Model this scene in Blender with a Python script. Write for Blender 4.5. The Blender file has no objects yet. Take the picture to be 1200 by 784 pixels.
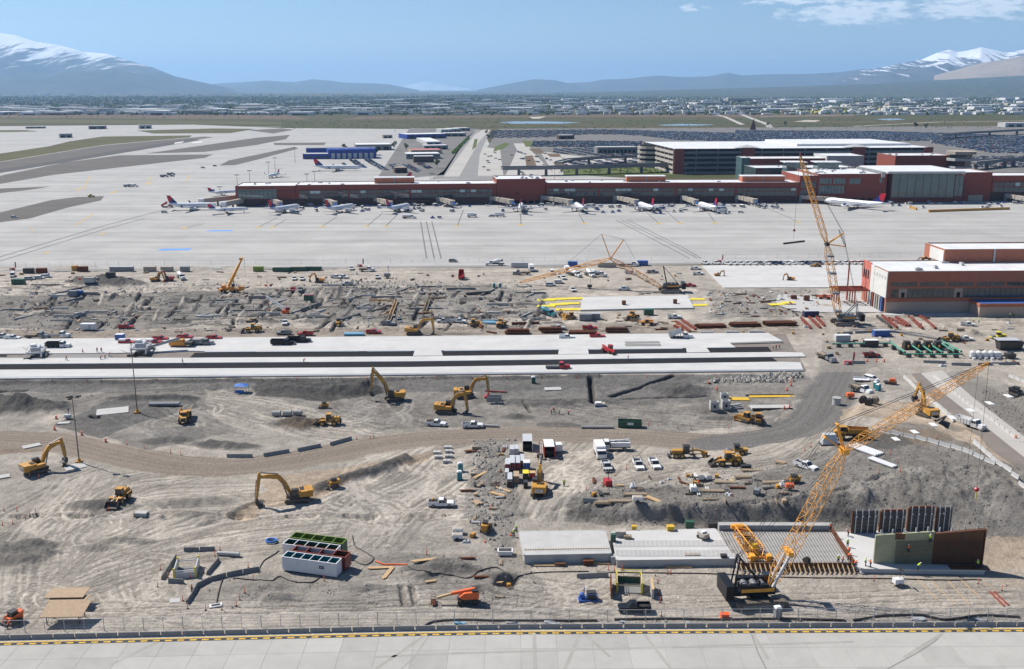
import bpy,bmesh,math,random
import numpy as np
from mathutils import Vector,Matrix,Euler
R=math.radians
SC=bpy.context.scene
COL=SC.collection
rnd=random.Random(7)
# ---------------------------------------------------------------- camera
FPX=1167.;CAMH=92.;PITCH=math.atan(288./FPX)
cam_d=bpy.data.cameras.new('camera');cam=bpy.data.objects.new('camera',cam_d);COL.objects.link(cam)
cam.location=(0,0,CAMH);cam.rotation_euler=(math.pi/2-PITCH,0,0)
cam_d.sensor_width=36.;cam_d.lens=36.*FPX/1200.
cam_d.clip_start=1.;cam_d.clip_end=200000.
SC.camera=cam
# ---------------------------------------------------------------- sun and sky
SUN_EL,SUN_LEFT=48.,58.
sd=Vector((-math.sin(R(SUN_LEFT))*math.cos(R(SUN_EL)),math.cos(R(SUN_LEFT))*math.cos(R(SUN_EL)),math.sin(R(SUN_EL))))
sun_d=bpy.data.lights.new('sun','SUN');sun_o=bpy.data.objects.new('sun',sun_d);COL.objects.link(sun_o)
sun_d.energy=5.;sun_d.angle=R(.53);sun_d.color=(1.,.945,.87)
sun_o.rotation_euler=sd.to_track_quat('Z','Y').to_euler()
def SI(n,k,v):n.inputs[k].default_value=v
W=bpy.data.worlds.new('World');SC.world=W;W.use_nodes=True
def build_world():
 nt=W.node_tree;N=nt.nodes;L=nt.links;N.clear()
 out=N.new('ShaderNodeOutputWorld');bg=N.new('ShaderNodeBackground');L.new(bg.outputs[0],out.inputs[0])
 sky=N.new('ShaderNodeTexSky');sky.sky_type='NISHITA';sky.sun_disc=False
 sky.sun_elevation=R(SUN_EL);sky.sun_rotation=R(-SUN_LEFT)
 sky.altitude=1300;sky.air_density=1.;sky.dust_density=.3;sky.ozone_density=5.
 SI(bg,1,.075)
 tc=N.new('ShaderNodeTexCoord');sep=N.new('ShaderNodeSeparateXYZ');L.new(tc.outputs['Generated'],sep.inputs[0])
 def math_(op,a,b=None,c=None):
  n=N.new('ShaderNodeMath');n.operation=op
  for i,v in enumerate((a,b,c)):
   if v is None:continue
   if isinstance(v,(int,float)):SI(n,i,v)
   else:L.new(v,n.inputs[i])
  return n.outputs[0]
 x,y,z=sep.outputs
 az=math_('ARCTAN2',x,y)
 el=math_('ARCSINE',z)
 cv=N.new('ShaderNodeCombineXYZ');L.new(math_('MULTIPLY',az,1.),cv.inputs[0]);L.new(math_('MULTIPLY',el,3.4),cv.inputs[1])
 cn=N.new('ShaderNodeTexNoise');SI(cn,'Scale',58.);SI(cn,'Detail',7.);SI(cn,'Roughness',.58)
 L.new(cv.outputs[0],cn.inputs['Vector'])
 big=N.new('ShaderNodeTexNoise');SI(big,'Scale',7.);SI(big,'Detail',2.)
 L.new(cv.outputs[0],big.inputs['Vector'])
 def blob(a0,e0,ra,re,s):
  da=math_('DIVIDE',math_('SUBTRACT',az,a0),ra);de=math_('DIVIDE',math_('SUBTRACT',el,e0),re)
  d2=math_('ADD',math_('MULTIPLY',da,da),math_('MULTIPLY',de,de))
  g=math_('MAXIMUM',math_('SUBTRACT',1.,d2),0.)
  return math_('MULTIPLY',g,s)
 def px2ae(px,py):
  v=Vector((px-600.,FPX*math.cos(PITCH)+(392-py)*math.sin(PITCH),(392-py)*math.cos(PITCH)-FPX*math.sin(PITCH))).normalized()
  return math.atan2(v.x,v.y),math.asin(v.z)
 cov=None
 for (px,py,rx,ry,s) in [(1000,14,135,26,.66),(1150,8,150,24,.66),(815,10,48,9,.55),(960,27,60,10,.5),(903,65,16,6,.5),(930,2,120,10,.55),(405,81,28,5,.42),(370,83,22,4,.36),(462,81,22,4,.36),(500,98,70,8,.3),(150,3,20,3,.36),(1010,32,50,6,.4),(540,98,60,7,.27)]:
  a0,e0=px2ae(px,py)
  bnode=blob(a0,e0,rx/FPX,ry/FPX,s)
  cov=bnode if cov is None else math_('MAXIMUM',cov,bnode)
 dens=math_('ADD',math_('SUBTRACT',cn.outputs[0],.66),cov)
 mr=N.new('ShaderNodeMapRange');mr.interpolation_type='SMOOTHSTEP'
 SI(mr,'From Min',.26);SI(mr,'From Max',.52)
 L.new(dens,mr.inputs['Value'])
 mx=N.new('ShaderNodeMix');mx.data_type='RGBA'
 L.new(math_('MULTIPLY',mr.outputs[0],.62),mx.inputs['Factor']);L.new(sky.outputs[0],mx.inputs['A'])
 SI(mx,'B',(12.5,12.7,13.1,1))
 L.new(mx.outputs['Result'],bg.inputs[0])
build_world()
SC.view_settings.view_transform='Standard';SC.view_settings.look='None'
SC.view_settings.exposure=.43;SC.view_settings.gamma=1.
SC.cycles.max_bounces=6;SC.cycles.volume_bounces=2;SC.cycles.diffuse_bounces=2;SC.cycles.glossy_bounces=2
SC.cycles.transparent_max_bounces=8;SC.cycles.use_denoising=True
# ---------------------------------------------------------------- pixel <-> place helpers (measuring only)
CT,ST=math.cos(PITCH),math.sin(PITCH)
def ray(px,py):
 u,v=px-600.,392.-py
 return Vector((u,FPX*CT+v*ST,v*CT-FPX*ST))
def PZ(px,py,z=0.):
 d=ray(px,py);t=(z-CAMH)/d.z
 return Vector((d.x*t,d.y*t,z))
def PY(px,py,Y):
 d=ray(px,py);t=Y/d.y
 return Vector((d.x*t,Y,CAMH+d.z*t))
def zat(px,py,Y):return PY(px,py,Y).z
# ---------------------------------------------------------------- materials
MATS={}
def mat(name,color,rough=.6,metal=0.,var=.18,scl=1.2,dust=0.,bump=0.,bscale=6.,spec=.4,coat=0.,emit=None):
 if name in MATS:return MATS[name]
 m=bpy.data.materials.new(name);m.use_nodes=True;nt=m.node_tree;N=nt.nodes;L=nt.links
 b=N['Principled BSDF'];SI(b,'Roughness',rough);SI(b,'Metallic',metal)
 SI(b,'Specular IOR Level',spec if rough<.65 else .12)
 if coat:SI(b,'Coat Weight',coat)
 g=N.new('ShaderNodeNewGeometry')
 n=N.new('ShaderNodeTexNoise');SI(n,'Scale',scl);SI(n,'Detail',5);SI(n,'Roughness',.65)
 L.new(g.outputs['Position'],n.inputs['Vector'])
 mr=N.new('ShaderNodeMapRange');SI(mr,'From Min',.3);SI(mr,'From Max',.7)
 SI(mr,'To Min',1-var);SI(mr,'To Max',1+var)
 L.new(n.outputs[0],mr.inputs['Value'])
 mul=N.new('ShaderNodeVectorMath');mul.operation='SCALE';SI(mul,0,color[:3])
 L.new(mr.outputs[0],mul.inputs['Scale'])
 last=mul.outputs[0]
 if dust:
  n2=N.new('ShaderNodeTexNoise');n2 .inputs['Scale'].default_value=scl*.7+.3;n2 .inputs['Detail'].default_value=4
  L.new(g.outputs['Position'],n2 .inputs['Vector'])
  m2=N.new('ShaderNodeMapRange');m2 .inputs['From Min'].default_value=.35;m2 .inputs['From Max'].default_value=.75
  m2 .inputs['To Min'].default_value=dust*.25;m2 .inputs['To Max'].default_value=dust
  L.new(n2 .outputs[0],m2 .inputs['Value'])
  mx=N.new('ShaderNodeMix');mx.data_type='RGBA';L.new(m2 .outputs[0],mx.inputs['Factor'])
  L.new(last,mx.inputs['A']);SI(mx,'B',(.24,.19,.14,1));last=mx.outputs['Result']
 L.new(last,b.inputs['Base Color'])
 if bump:
  n3=N.new('ShaderNodeTexNoise');n3 .inputs['Scale'].default_value=bscale;n3 .inputs['Detail'].default_value=6
  L.new(g.outputs['Position'],n3 .inputs['Vector'])
  bp=N.new('ShaderNodeBump');SI(bp,'Strength',bump);SI(bp,'Distance',.2)
  L.new(n3 .outputs[0],bp.inputs['Height']);L.new(bp.outputs[0],b.inputs['Normal'])
 if emit:SI(b,'Emission Color',(*emit[:3],1));SI(b,'Emission Strength',emit[3])
 MATS[name]=m;return m
def palette():
 mat('ylw',(.54,.26,.022),.5,dust=.34,var=.25);mat('orng',(.75,.3,.04),.45,dust=.15)
 mat('cror',(.8,.36,.045),.45,dust=.05);mat('lift_orange',(.75,.14,.035),.4,dust=.1)
 mat('wht',(.74,.74,.73),.35,dust=.08,var=.05);mat('slv',(.5,.51,.52),.35,dust=.1,var=.05)
 mat('rdd',(.45,.025,.03),.35,dust=.08);mat('dark_red_paint',(.2,.02,.025),.35,dust=.1)
 mat('black_paint',(.01,.011,.014),.35,dust=.03,spec=.25);mat('gry',(.22,.23,.24),.4,dust=.12)
 mat('blue_paint',(.03,.1,.35),.4,dust=.08);mat('navy_paint',(.015,.03,.09),.35,dust=.05)
 mat('teal_plastic',(.02,.2,.24),.5,dust=.1);mat('green_paint',(.02,.1,.06),.45,dust=.12)
 mat('olive_paint',(.16,.24,.03),.5,dust=.15);mat('sky_paint',(.2,.45,.62),.4,dust=.05)
 mat('dkst',(.045,.045,.047),.5,.3,dust=.18);mat('steel',(.22,.22,.23),.45,.5,dust=.12)
 mat('galv',(.42,.43,.44),.5,.3,var=.1);mat('rubber',(.025,.025,.026),.85,dust=.35)
 mat('rim',(.35,.34,.32),.5,.3,dust=.3);mat('yellow_rim',(.5,.28,.04),.5,dust=.4)
 mat('glass',(.02,.028,.034),.06,0,var=.02,spec=.7);mat('lamp_glass',(.7,.7,.68),.15,var=.03)
 mat('red_lamp',(.4,.01,.01),.25);mat('track_steel',(.12,.11,.1),.7,.2,dust=.45)
 mat('wood',(.52,.36,.2),.8,var=.2,scl=3);mat('oldwood',(.3,.24,.17),.85,var=.25,scl=3)
 mat('plywood',(.4,.295,.2),.75,var=.15,scl=2);mat('rust',(.14,.055,.03),.8,.1,var=.35,scl=2.5)
 mat('red_primer',(.27,.07,.05),.7,var=.2);mat('concrete',(.36,.355,.34),.85,var=.12,scl=.8,bump=.15)
 mat('ltconc',(.43,.425,.41),.8,var=.08,scl=.4,bump=.1);mat('dark_concrete',(.2,.2,.195),.85,var=.15)
 mat('kerb_concrete',(.27,.27,.265),.85,var=.15,scl=1.5)
 mat('orange_plastic',(.85,.12,.02),.45,var=.05);mat('hi_vis_lime',(.45,.75,.03),.7,var=.05)
 mat('hi_vis_orange',(.9,.16,.02),.7,var=.05);mat('denim',(.03,.04,.07),.9);mat('skin',(.45,.27,.19),.6)
 mat('helmet_white',(.8,.8,.78),.35,var=.03);mat('yellow_plastic',(.75,.6,.03),.5,var=.05)
 mat('tarp_blue',(.04,.16,.5),.6);mat('tarp_grey',(.4,.42,.44),.6);mat('blkpl',(.02,.02,.022),.5,dust=.15)
 mat('brick',(.25,.075,.055),.85,var=.1,scl=.5);mat('orange_brick',(.42,.15,.085),.85,var=.1,scl=.4)
 mat('new_brick',(.4,.155,.1),.85,var=.08,scl=.5);mat('beige_block',(.44,.34,.27),.85,var=.08)
 mat('roof_white',(.64,.645,.65),.6,var=.13,scl=.12);mat('roof_grey',(.45,.45,.45),.8,var=.1,scl=.2)
 mat('winglass',(.035,.055,.062),.05,var=.25,scl=.15,spec=.8);mat('green_glass',(.09,.15,.15),.06,var=.2,scl=.12,spec=.8)
 mat('pale_pane',(.42,.55,.53),.2,var=.2,scl=.3);mat('mullion',(.14,.16,.16),.5,.4)
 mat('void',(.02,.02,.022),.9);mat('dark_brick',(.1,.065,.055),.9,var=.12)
 mat('parking_concrete',(.42,.38,.33),.85,var=.06);mat('bridge_concrete',(.2,.205,.21),.8,var=.08,scl=.2)
 mat('bridge_beige',(.4,.36,.31),.8,var=.12,scl=.8);mat('jet_white',(.8,.81,.82),.25,var=.03)
 mat('jet_grey',(.33,.35,.38),.35,var=.05);mat('tail_blue',(.01,.025,.16),.3);mat('tail_red',(.5,.015,.035),.3)
 mat('bark',(.08,.06,.045),.9);mat('leaf',(.055,.085,.03),.8,var=.35,scl=.4);mat('hedge_leaf',(.09,.16,.025),.8,var=.3)
 mat('pale_wall',(.45,.45,.44),.8,var=.12);mat('tan_wall',(.38,.33,.27),.8,var=.12);mat('hangar_blue',(.012,.04,.26),.5,var=.1)
 mat('pink_roof',(.4,.17,.15),.8);mat('green_form',(.34,.335,.215),.6,var=.12,scl=.5);mat('form_brown',(.12,.048,.02),.55,var=.25,scl=.6)
 mat('form_ply_dark',(.1,.1,.105),.75,var=.2,scl=1.5);mat('rebar',(.07,.06,.055),.8,.2);mat('asphalt_new',(.022,.022,.024),1.,var=.15,scl=.6)
 mat('epoxy_green',(.07,.3,.21),.5,var=.08);mat('red_sheathing',(.52,.17,.13),.7,var=.15,scl=.3);mat('pink_sheathing',(.72,.3,.25),.7)
 mat('white_sheathing',(.62,.61,.57),.7,var=.06,scl=.4);mat('dark_rubble',(.15,.145,.138),.95,var=.35,scl=1.);mat('rubble',(.3,.285,.26),.95,var=.3,scl=1.);mat('yellow_line',(.6,.38,.05),.7,var=.4,scl=2.5)
 mat('blackline',(.055,.055,.06),.8,var=.5,scl=2);mat('blue_mark',(.12,.3,.75),.7,var=.2,scl=.3);mat('steel_blue',(.05,.12,.33),.5)
palette()
# ---------------------------------------------------------------- mesh builder
class MB:
 def __init__(s):s.v=[];s.f=[];s.m=[];s.names=[]
 def mi(s,m):
  if m not in s.names:s.names.append(m)
  return s.names.index(m)
 def add(s,vs,fs,m):
  b=len(s.v);s.v.extend([tuple(p) for p in vs]);k=s.mi(m)
  for f in fs:s.f.append(tuple(i+b for i in f));s.m.append(k)
  return s
 HF=[(0,3,2,1),(4,5,6,7),(0,1,5,4),(1,2,6,5),(2,3,7,6),(3,0,4,7)]
 def box(s,x0,x1,y0,y1,z0,z1,m):
  return s.add([(x0,y0,z0),(x1,y0,z0),(x1,y1,z0),(x0,y1,z0),(x0,y0,z1),(x1,y0,z1),(x1,y1,z1),(x0,y1,z1)],s.HF,m)
 def hexa(s,p,m):return s.add(p,s.HF,m)
 def tbox(s,x0,x1,y0,y1,z0,z1,ix,iy,m):
  return s.add([(x0,y0,z0),(x1,y0,z0),(x1,y1,z0),(x0,y1,z0),(x0+ix,y0+iy,z1),(x1-ix,y0+iy,z1),(x1-ix,y1-iy,z1),(x0+ix,y1-iy,z1)],s.HF,m)
 def beam(s,a,b,w,h,m):
  a,b=Vector(a),Vector(b);d=(b-a)
  if d.length<1e-6:return s
  d.normalize();up=Vector((0,0,1)) if abs(d.z)<.95 else Vector((1,0,0))
  x=d.cross(up).normalized()*(w/2);y=x.cross(d).normalized()*(h/2)
  return s.add([a-x-y,a+x-y,a+x+y,a-x+y,b-x-y,b+x-y,b+x+y,b-x+y],s.HF,m)
 def cyl(s,a,b,r,m,n=8,r2=None,caps=True):
  a,b=Vector(a),Vector(b);d=(b-a).normalized();up=Vector((0,0,1)) if abs(d.z)<.95 else Vector((1,0,0))
  x=d.cross(up).normalized();y=x.cross(d).normalized();r2=r if r2 is None else r2
  vs=[a+(x*math.cos(t)+y*math.sin(t))*r for t in [2*math.pi*i/n for i in range(n)]]+[b+(x*math.cos(t)+y*math.sin(t))*r2 for t in [2*math.pi*i/n for i in range(n)]]
  fs=[(i,(i+1)%n,(i+1)%n+n,i+n) for i in range(n)]
  if caps:fs+=[tuple(range(n-1,-1,-1)),tuple(range(n,2*n))]
  return s.add(vs,fs,m)
 def tube(s,pts,r,m,n=6):
  for a,b in zip(pts[:-1],pts[1:]):s.cyl(a,b,r,m,n)
  return s
 def prism(s,prof,y0,y1,m):
  n=len(prof);vs=[(x,y0,z) for x,z in prof]+[(x,y1,z) for x,z in prof]
  return s.add(vs,[(i,(i+1)%n,(i+1)%n+n,i+n) for i in range(n)]+[tuple(range(n-1,-1,-1)),tuple(range(n,2*n))],m)
 def plate(s,poly,z0,z1,m):
  n=len(poly);vs=[(p[0],p[1],z0) for p in poly]+[(p[0],p[1],z1) for p in poly]
  return s.add(vs,[(i,(i+1)%n,(i+1)%n+n,i+n) for i in range(n)]+[tuple(range(n-1,-1,-1)),tuple(range(n,2*n))],m)
 def ball(s,c,r,m,n=8,k=5,sz=1.):
  vs=[];fs=[]
  for j in range(k+1):
   t=math.pi*j/k
   for i in range(n):
    p=2*math.pi*i/n;vs.append((c[0]+r*math.sin(t)*math.cos(p),c[1]+r*math.sin(t)*math.sin(p),c[2]+r*sz*math.cos(t)))
  for j in range(k):
   for i in range(n):fs.append((j*n+i,(j+1)*n+i,(j+1)*n+(i+1)%n,j*n+(i+1)%n))
  return s.add(vs,fs,m)
 def mesh(s,name,smooth=False):
  me=bpy.data.meshes.new(name);me.from_pydata(s.v,[],s.f)
  for n in s.names:me.materials.append(MATS[n])
  if len(s.m):me.polygons.foreach_set('material_index',s.m)
  if smooth:me.polygons.foreach_set('use_smooth',[True]*len(me.polygons))
  me.update()
  bm=bmesh.new();bm.from_mesh(me);bmesh.ops.recalc_face_normals(bm,faces=bm.faces);bm.to_mesh(me);bm.free()
  return me
def tag(o,lb=None,cat=None,group=None,kind=None):
 if lb:o['label']=lb
 if cat:o['category']=cat
 if group:o['group']=group
 if kind:o['kind']=kind
 return o
def link(name,mesh,parent=None,loc=(0,0,0),rz=0.):
 o=bpy.data.objects.new(name,mesh);COL.objects.link(o);o.location=loc;o.rotation_euler=(0,0,rz)
 if parent:o.parent=parent
 return o
def bd(name,mb,parent=None,loc=(0,0,0),rz=0.,smooth=False):return link(name,mb.mesh(name,smooth),parent,loc,rz)
def emp(name,lb,cat,loc,rz=0.,group=None):
 return tag(link(name,None,None,loc,rz),lb,cat,group)
def Bx(*a):return MB().box(*a)
def Bm(*a):return MB().beam(*a)
def Cy(*a,**k):return MB().cyl(*a,**k)
class Kind:
 def __init__(s,name,cat):s.name=name;s.cat=cat;s.parts=[];s.var={}
 def part(s,name,mb,parent=None,loc=(0,0,0),smooth=False,lb=None):
  s.parts.append((name,mb.mesh(name,smooth),parent,loc,lb));return len(s.parts)-1
 def put(s,loc,deg=0.,lb=None,group=None,swap=None,scl=1.,skip=(),tilt=0.):
  if len(s.parts)==1:
   rn=link(s.name,s._mesh(0,swap),None,loc,R(deg));tag(rn,lb,s.cat,group)
  else:
   rn=emp(s.name,lb,s.cat,loc,R(deg),group);made={}
   for i,(n,me,par,l,lab) in enumerate(s.parts):
    if n in skip:continue
    made[i]=link(n,s._mesh(i,swap),made.get(par,rn) if par is not None else rn,l)
    if lab:made[i]['label']=lab
  if scl!=1.:rn.scale=(scl,)*3
  if tilt:rn.rotation_euler.y=R(tilt)
  return rn
 def _mesh(s,i,swap):
  me=s.parts[i][1]
  if not swap:return me
  names=[m.name for m in me.materials]
  if not any(n in swap for n in names):return me
  key=(i,tuple(sorted(swap.items())))
  if key not in s.var:
   c=me.copy()
   for k,n in enumerate(names):
    if n in swap:c.materials[k]=MATS[swap[n]]
   s.var[key]=c
  return s.var[key]
# ---------------------------------------------------------------- the ground of the works: one height field
def vnoise(x,y,seed=0):
 xi=np.floor(x).astype(np.int64);yi=np.floor(y).astype(np.int64);fx=x-xi;fy=y-yi
 fx=fx*fx*(3-2*fx);fy=fy*fy*(3-2*fy)
 def h(a,b):
  n=(a*374761393+b*668265263+seed*974634777)&0xffffffff
  n=((n^(n>>13))*1274126177)&0xffffffff
  return ((n^(n>>16))&0xffff)/65535.
 return (h(xi,yi)*(1-fx)+h(xi+1,yi)*fx)*(1-fy)+(h(xi,yi+1)*(1-fx)+h(xi+1,yi+1)*fx)*fy
def fbm(x,y,s,seed=0,octv=4,rough=.55):
 t=0;a=1;tot=0
 for k in range(octv):
  t=t+a*(vnoise(x/s+17.3*k,y/s+9.1*k,seed+k)*2-1);tot+=a;a*=rough;s*=.5
 return t/tot
def sstep(a,b,x):
 t=np.clip((x-a)/(b-a),0,1);return t*t*(3-2*t)
def pline(pts,z=0.):return [tuple(PZ(p[0],p[1],z)[:2]) for p in pts]
def pdist(X,Yv,line):
 best=np.full(X.shape,1e9)
 for (ax,ay),(bx,by) in zip(line[:-1],line[1:]):
  dx,dy=bx-ax,by-ay;t=np.clip(((X-ax)*dx+(Yv-ay)*dy)/(dx*dx+dy*dy+1e-9),0,1)
  best=np.minimum(best,np.hypot(X-ax-t*dx,Yv-ay-t*dy))
 return best
def inpoly(X,Yv,poly):
 c=np.zeros(X.shape,bool);n=len(poly)
 for i in range(n):
  (x0,y0),(x1,y1)=poly[i],poly[(i+1)%n]
  if y0==y1:continue
  c^=((y0>Yv)!=(y1>Yv))&(X<(x1-x0)*(Yv-y0)/(y1-y0)+x0)
 return c
YN=PZ(600,754.).y;YF=PZ(600,311.).y
NR,NC=640,960
def halfw(Y):return .66*Y+12
lam=math.log(YF/YN)
gv=np.linspace(0,1,NR);gy=YN*np.exp(lam*gv);gu=np.linspace(-1,1,NC)
GX=gu[None,:]*halfw(gy)[:,None];GY=np.repeat(gy[:,None],NC,1)
WX=GX+2.2*fbm(GX,GY,9,5,3);WY=GY+2.2*fbm(GX,GY,9,15,3)
Hh=.4*fbm(GX,GY,14,1,5,.6)+.2*fbm(GX,GY,2.4,2,4,.65)*sstep(-.3,.4,fbm(GX,GY,20,6,3))
light=np.array((.375,.336,.286));grey=np.array((.235,.219,.196));dark=np.array((.088,.085,.080));road=np.array((.238,.199,.160));tan=np.array((.37,.292,.215));brown=np.array((.165,.115,.076))
C=np.repeat(np.repeat(light[None,None,:],NR,0),NC,1).copy()
def pnt(mask,col):
 global C
 C=C*(1-mask[...,None])+np.asarray(col)*mask[...,None]
tone=sstep(-.25,.5,fbm(GX,GY,30,21,4));pnt(tone*.5,grey);pnt(sstep(.1,.6,fbm(GX,GY,17,25,4,.65))*.8,light*1.18)
def zone(px,col,a=1.,rough=True):
 m=inpoly(WX if rough else GX,WY if rough else GY,pline(px)).astype(float)*a;pnt(m,col);return m
z_mid=zone([(-80,318),(1300,305),(1300,385),(960,392),(-80,400)],light,.6)
zone([(-60,348),(120,345),(260,340),(300,362),(220,385),(60,387),(-60,382)],grey*.72,.85)
zone([(190,345),(420,330),(560,332),(640,345),(640,372),(480,378),(200,378)],grey*.85,.8)
zone([(830,338),(960,338),(960,372),(840,372)],grey*.9,.7)
zone([(-60,388),(1300,376),(1300,384),(960,391),(-60,398)],road*1.15,.75)
zone([(-60,328),(700,318),(780,318),(640,335),(-60,340)],light*1.05,.6)
rough_zone=zone([(-80,446),(940,438),(960,452),(900,500),(780,508),(500,500),(440,505),(300,500),(160,530),(110,500),(60,478),(-80,500)],grey*.82,.8)
zone([(-80,446),(60,445),(500,442),(930,438),(800,452),(420,462),(300,455),(100,460),(-80,458)],dark*1.35,.75)
zone([(300,448),(440,446),(445,462),(380,470),(300,464)],dark*.85,.9)
zone([(60,500),(120,470),(230,466),(235,475),(150,500),(120,515)],dark*1.2,.8)
zone([(560,452),(830,445),(840,470),(640,478),(560,470)],dark*1.5,.6)
zone([(180,500),(240,500),(245,525),(200,522)],dark*1.5,.5)
zone([(-80,520),(60,516),(100,530),(40,528),(-80,535)],brown*1.15,.7)
zone([(240,455),(330,470),(400,490),(460,500),(420,510),(300,510),(250,490)],light,.6)
hr=[(-60,512),(60,516),(130,531),(200,545),(270,548),(340,540),(410,527),(460,518),(520,512),(600,509),(700,509),(780,515),(850,519),(920,511),(955,495),(972,470),(982,450),(990,432)]
d_hr=pdist(GX,GY,pline(hr))+1.2*fbm(GX,GY,6,31,3)
pnt(1-sstep(5.6,7.4,d_hr),road)
d_h2=pdist(GX,GY,pline([(840,521),(905,515),(950,497),(970,470),(980,450),(988,434)]))+1.5*fbm(GX,GY,7,33,3)
pnt(.9*(1-sstep(6.,8.5,d_h2)),dark*1.75)
flat_road=1-sstep(6,11,d_hr)
zone([(270,604),(330,566),(400,560),(470,538),(515,528),(500,540),(420,562),(370,588),(320,592),(290,612)],tan,.85)
zone([(300,565),(420,545),(510,527),(500,540),(400,562),(330,580)],tan,.8)
zone([(990,480),(1060,478),(1100,500),(1200,560),(1180,585),(1100,535),(1030,505),(980,500)],tan*.95,.8)
zone([(930,380),(1300,372),(1300,432),(1100,436),(960,436)],light*1.02,.6)
zone([(960,400),(1040,400),(1020,436),(960,436)],grey*.8,.5)
zone([(1100,440),(1130,432),(1300,500),(1300,590),(1200,545),(1140,480)],grey,.7)
zone([(1150,450),(1300,470),(1300,540),(1220,520),(1160,480)],grey*.85,.7)
bank=zone([(985,535),(1045,512),(1090,522),(1180,572),(1230,600),(1230,632),(1050,630),(850,621),(660,611),(668,596),(760,592),(860,582),(930,562)],grey*.72,.8)
zone([(1090,595),(1230,600),(1230,640),(1160,632)],grey*.8,.6)
zone([(1120,632),(1300,625),(1300,690),(1190,690),(1150,668)],tan*1.,.8)
zone([(820,690),(1200,665),(1260,720),(860,722)],light*.92,.5)
zone([(-60,626),(30,622),(66,640),(50,668),(-60,672)],grey*.7,.45)
zone([(90,590),(150,585),(160,600),(110,612)],grey*.75,.6)
zone([(230,680),(340,670),(480,690),(500,712),(330,716),(230,705)],grey*.8,.4)
zone([(480,650),(620,650),(640,690),(560,712),(500,700)],grey*.75,.45)
zone([(560,515),(605,515),(605,640),(575,648),(545,600)],grey*.85,.7)
speck=fbm(GX,GY,1.6,41,3)
on_road=1-.75*np.maximum(1-sstep(5.,7.6,d_hr),1-sstep(6,8.5,d_h2));C*=(1+on_road*(.22*speck+.26*fbm(GX,GY,6,43,4,.65)))[...,None]
TR=np.zeros((NR,NC))
def gidx(x,y):
 v=np.log(np.maximum(y,1)/YN)/lam;return v*(NR-1),(x/halfw(y)+1)/2*(NC-1)
def stamp(x,y,a):
 i,j=gidx(x,y);i=np.rint(i).astype(int);j=np.rint(j).astype(int)
 ok=(i>0)&(i<NR-1)&(j>0)&(j<NC-1);i,j=i[ok],j[ok]
 for di,dj,k in ((0,0,1),(0,1,.45),(0,-1,.45)):
  np.maximum.at(TR,(i+di,j+dj),a*k) if a>0 else np.minimum.at(TR,(i+di,j+dj),a*k)
def track(px,a=.6,off=0.,gauge=2.1,wob=.5):
 P=[Vector((*q,0)) for q in pline(px)];n=len(P);out=[]
 for k in range(n-1):
  p0,p1,p2,p3=P[max(k-1,0)],P[k],P[k+1],P[min(k+2,n-1)]
  m=max(int((p2-p1).length/.2),2)
  for t in np.linspace(0,1,m,endpoint=False):
   out.append(.5*((2*p1)+(p2-p0)*t+(2*p0-5*p1+4*p2-p3)*t*t+(3*p1-p0-3*p2+p3)*t**3))
 A=np.array([(p.x,p.y) for p in out]);D=np.gradient(A,axis=0);D/=np.linalg.norm(D,axis=1)[:,None]+1e-9
 Nn=np.stack((-D[:,1],D[:,0]),1);s=np.arange(len(A))*.2;ph=rnd.random()*9
 w=off+wob*np.sin(s/23+ph)+wob*.5*np.sin(s/9+2*ph)
 for g in (-gauge/2,gauge/2):
  Q=A+Nn*(w+g)[:,None];stamp(Q[:,0],Q[:,1],a)
fam=[([(-30,650),(60,602),(130,565),(210,548)],9,6),([(-30,668),(100,655),(220,628),(330,602),(450,592),(600,590)],10,6),([(250,738),(185,716),(162,680),(178,648),(240,622),(330,606),(420,598)],9,4),([(-30,735),(160,728),(400,724),(700,722),(950,716),(1200,706)],10,4),([(400,600),(460,566),(500,540),(540,520)],9,7),([(640,606),(668,570),(700,540),(722,520)],11,6),([(-30,735),(50,660),(120,610),(190,590),(300,585)],7,7),([(500,500),(440,480),(410,462),(380,450)],8,7),([(240,470),(300,480),(380,500),(450,505)],7,6),([(430,640),(470,600),(520,570),(560,540)],8,8),([(-30,690),(60,690),(150,660),(230,640),(400,620)],8,7),([(720,580),(800,560),(900,555),(950,530),(975,500)],9,5),([(980,480),(1080,500),(1200,570)],7,4),([(120,560),(90,590),(60,640),(50,700)],6,6),([(420,700),(520,690),(620,700),(720,712)],6,4),([(60,470),(140,455),(260,452)],6,5),([(180,470),(260,500),(300,505)],5,6),([(640,470),(740,490),(860,500)],6,6),([(-20,395),(400,390),(900,382),(1180,376)],5,3),([(-20,330),(300,324),(700,316)],5,2),([(1000,385),(1190,380)],4,4),([(780,640),(700,690),(640,712)],4,3)]
for px,n,spread in fam:
 for k in range(int(n*1.6)):
  o=rnd.gauss(0,spread);track([(p[0]+rnd.gauss(0,5),p[1]+rnd.gauss(0,2.2)) for p in px],rnd.choice([.45,.6,.8,-.45,-.6]),o)
for cx,cy,n,rr in [(470,560,26,50),(500,600,16,60),(430,600,16,60),(180,680,16,60),(690,560,22,45),(90,620,14,60),(430,480,16,45),(240,480,10,40),(760,560,10,40),(60,700,8,40),(600,700,8,60),(200,500,8,30)]:
 for k in range(n):
  x,y,a,w=cx+rnd.gauss(0,rr*.5),cy+rnd.gauss(0,rr*.18),rnd.uniform(0,2*math.pi),rnd.uniform(.4,1.4)*rnd.choice([-1,1]);R_=rnd.uniform(.4,1.)*rr
  track([(x+R_*math.cos(a+w*t),y+R_*.42*math.sin(a+w*t)) for t in (0,.33,.66,1)],rnd.choice([-.9,-.7,-.6,.5]),0,2.,.2)
hrw=[(p[0],p[1]) for p in hr]
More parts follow.
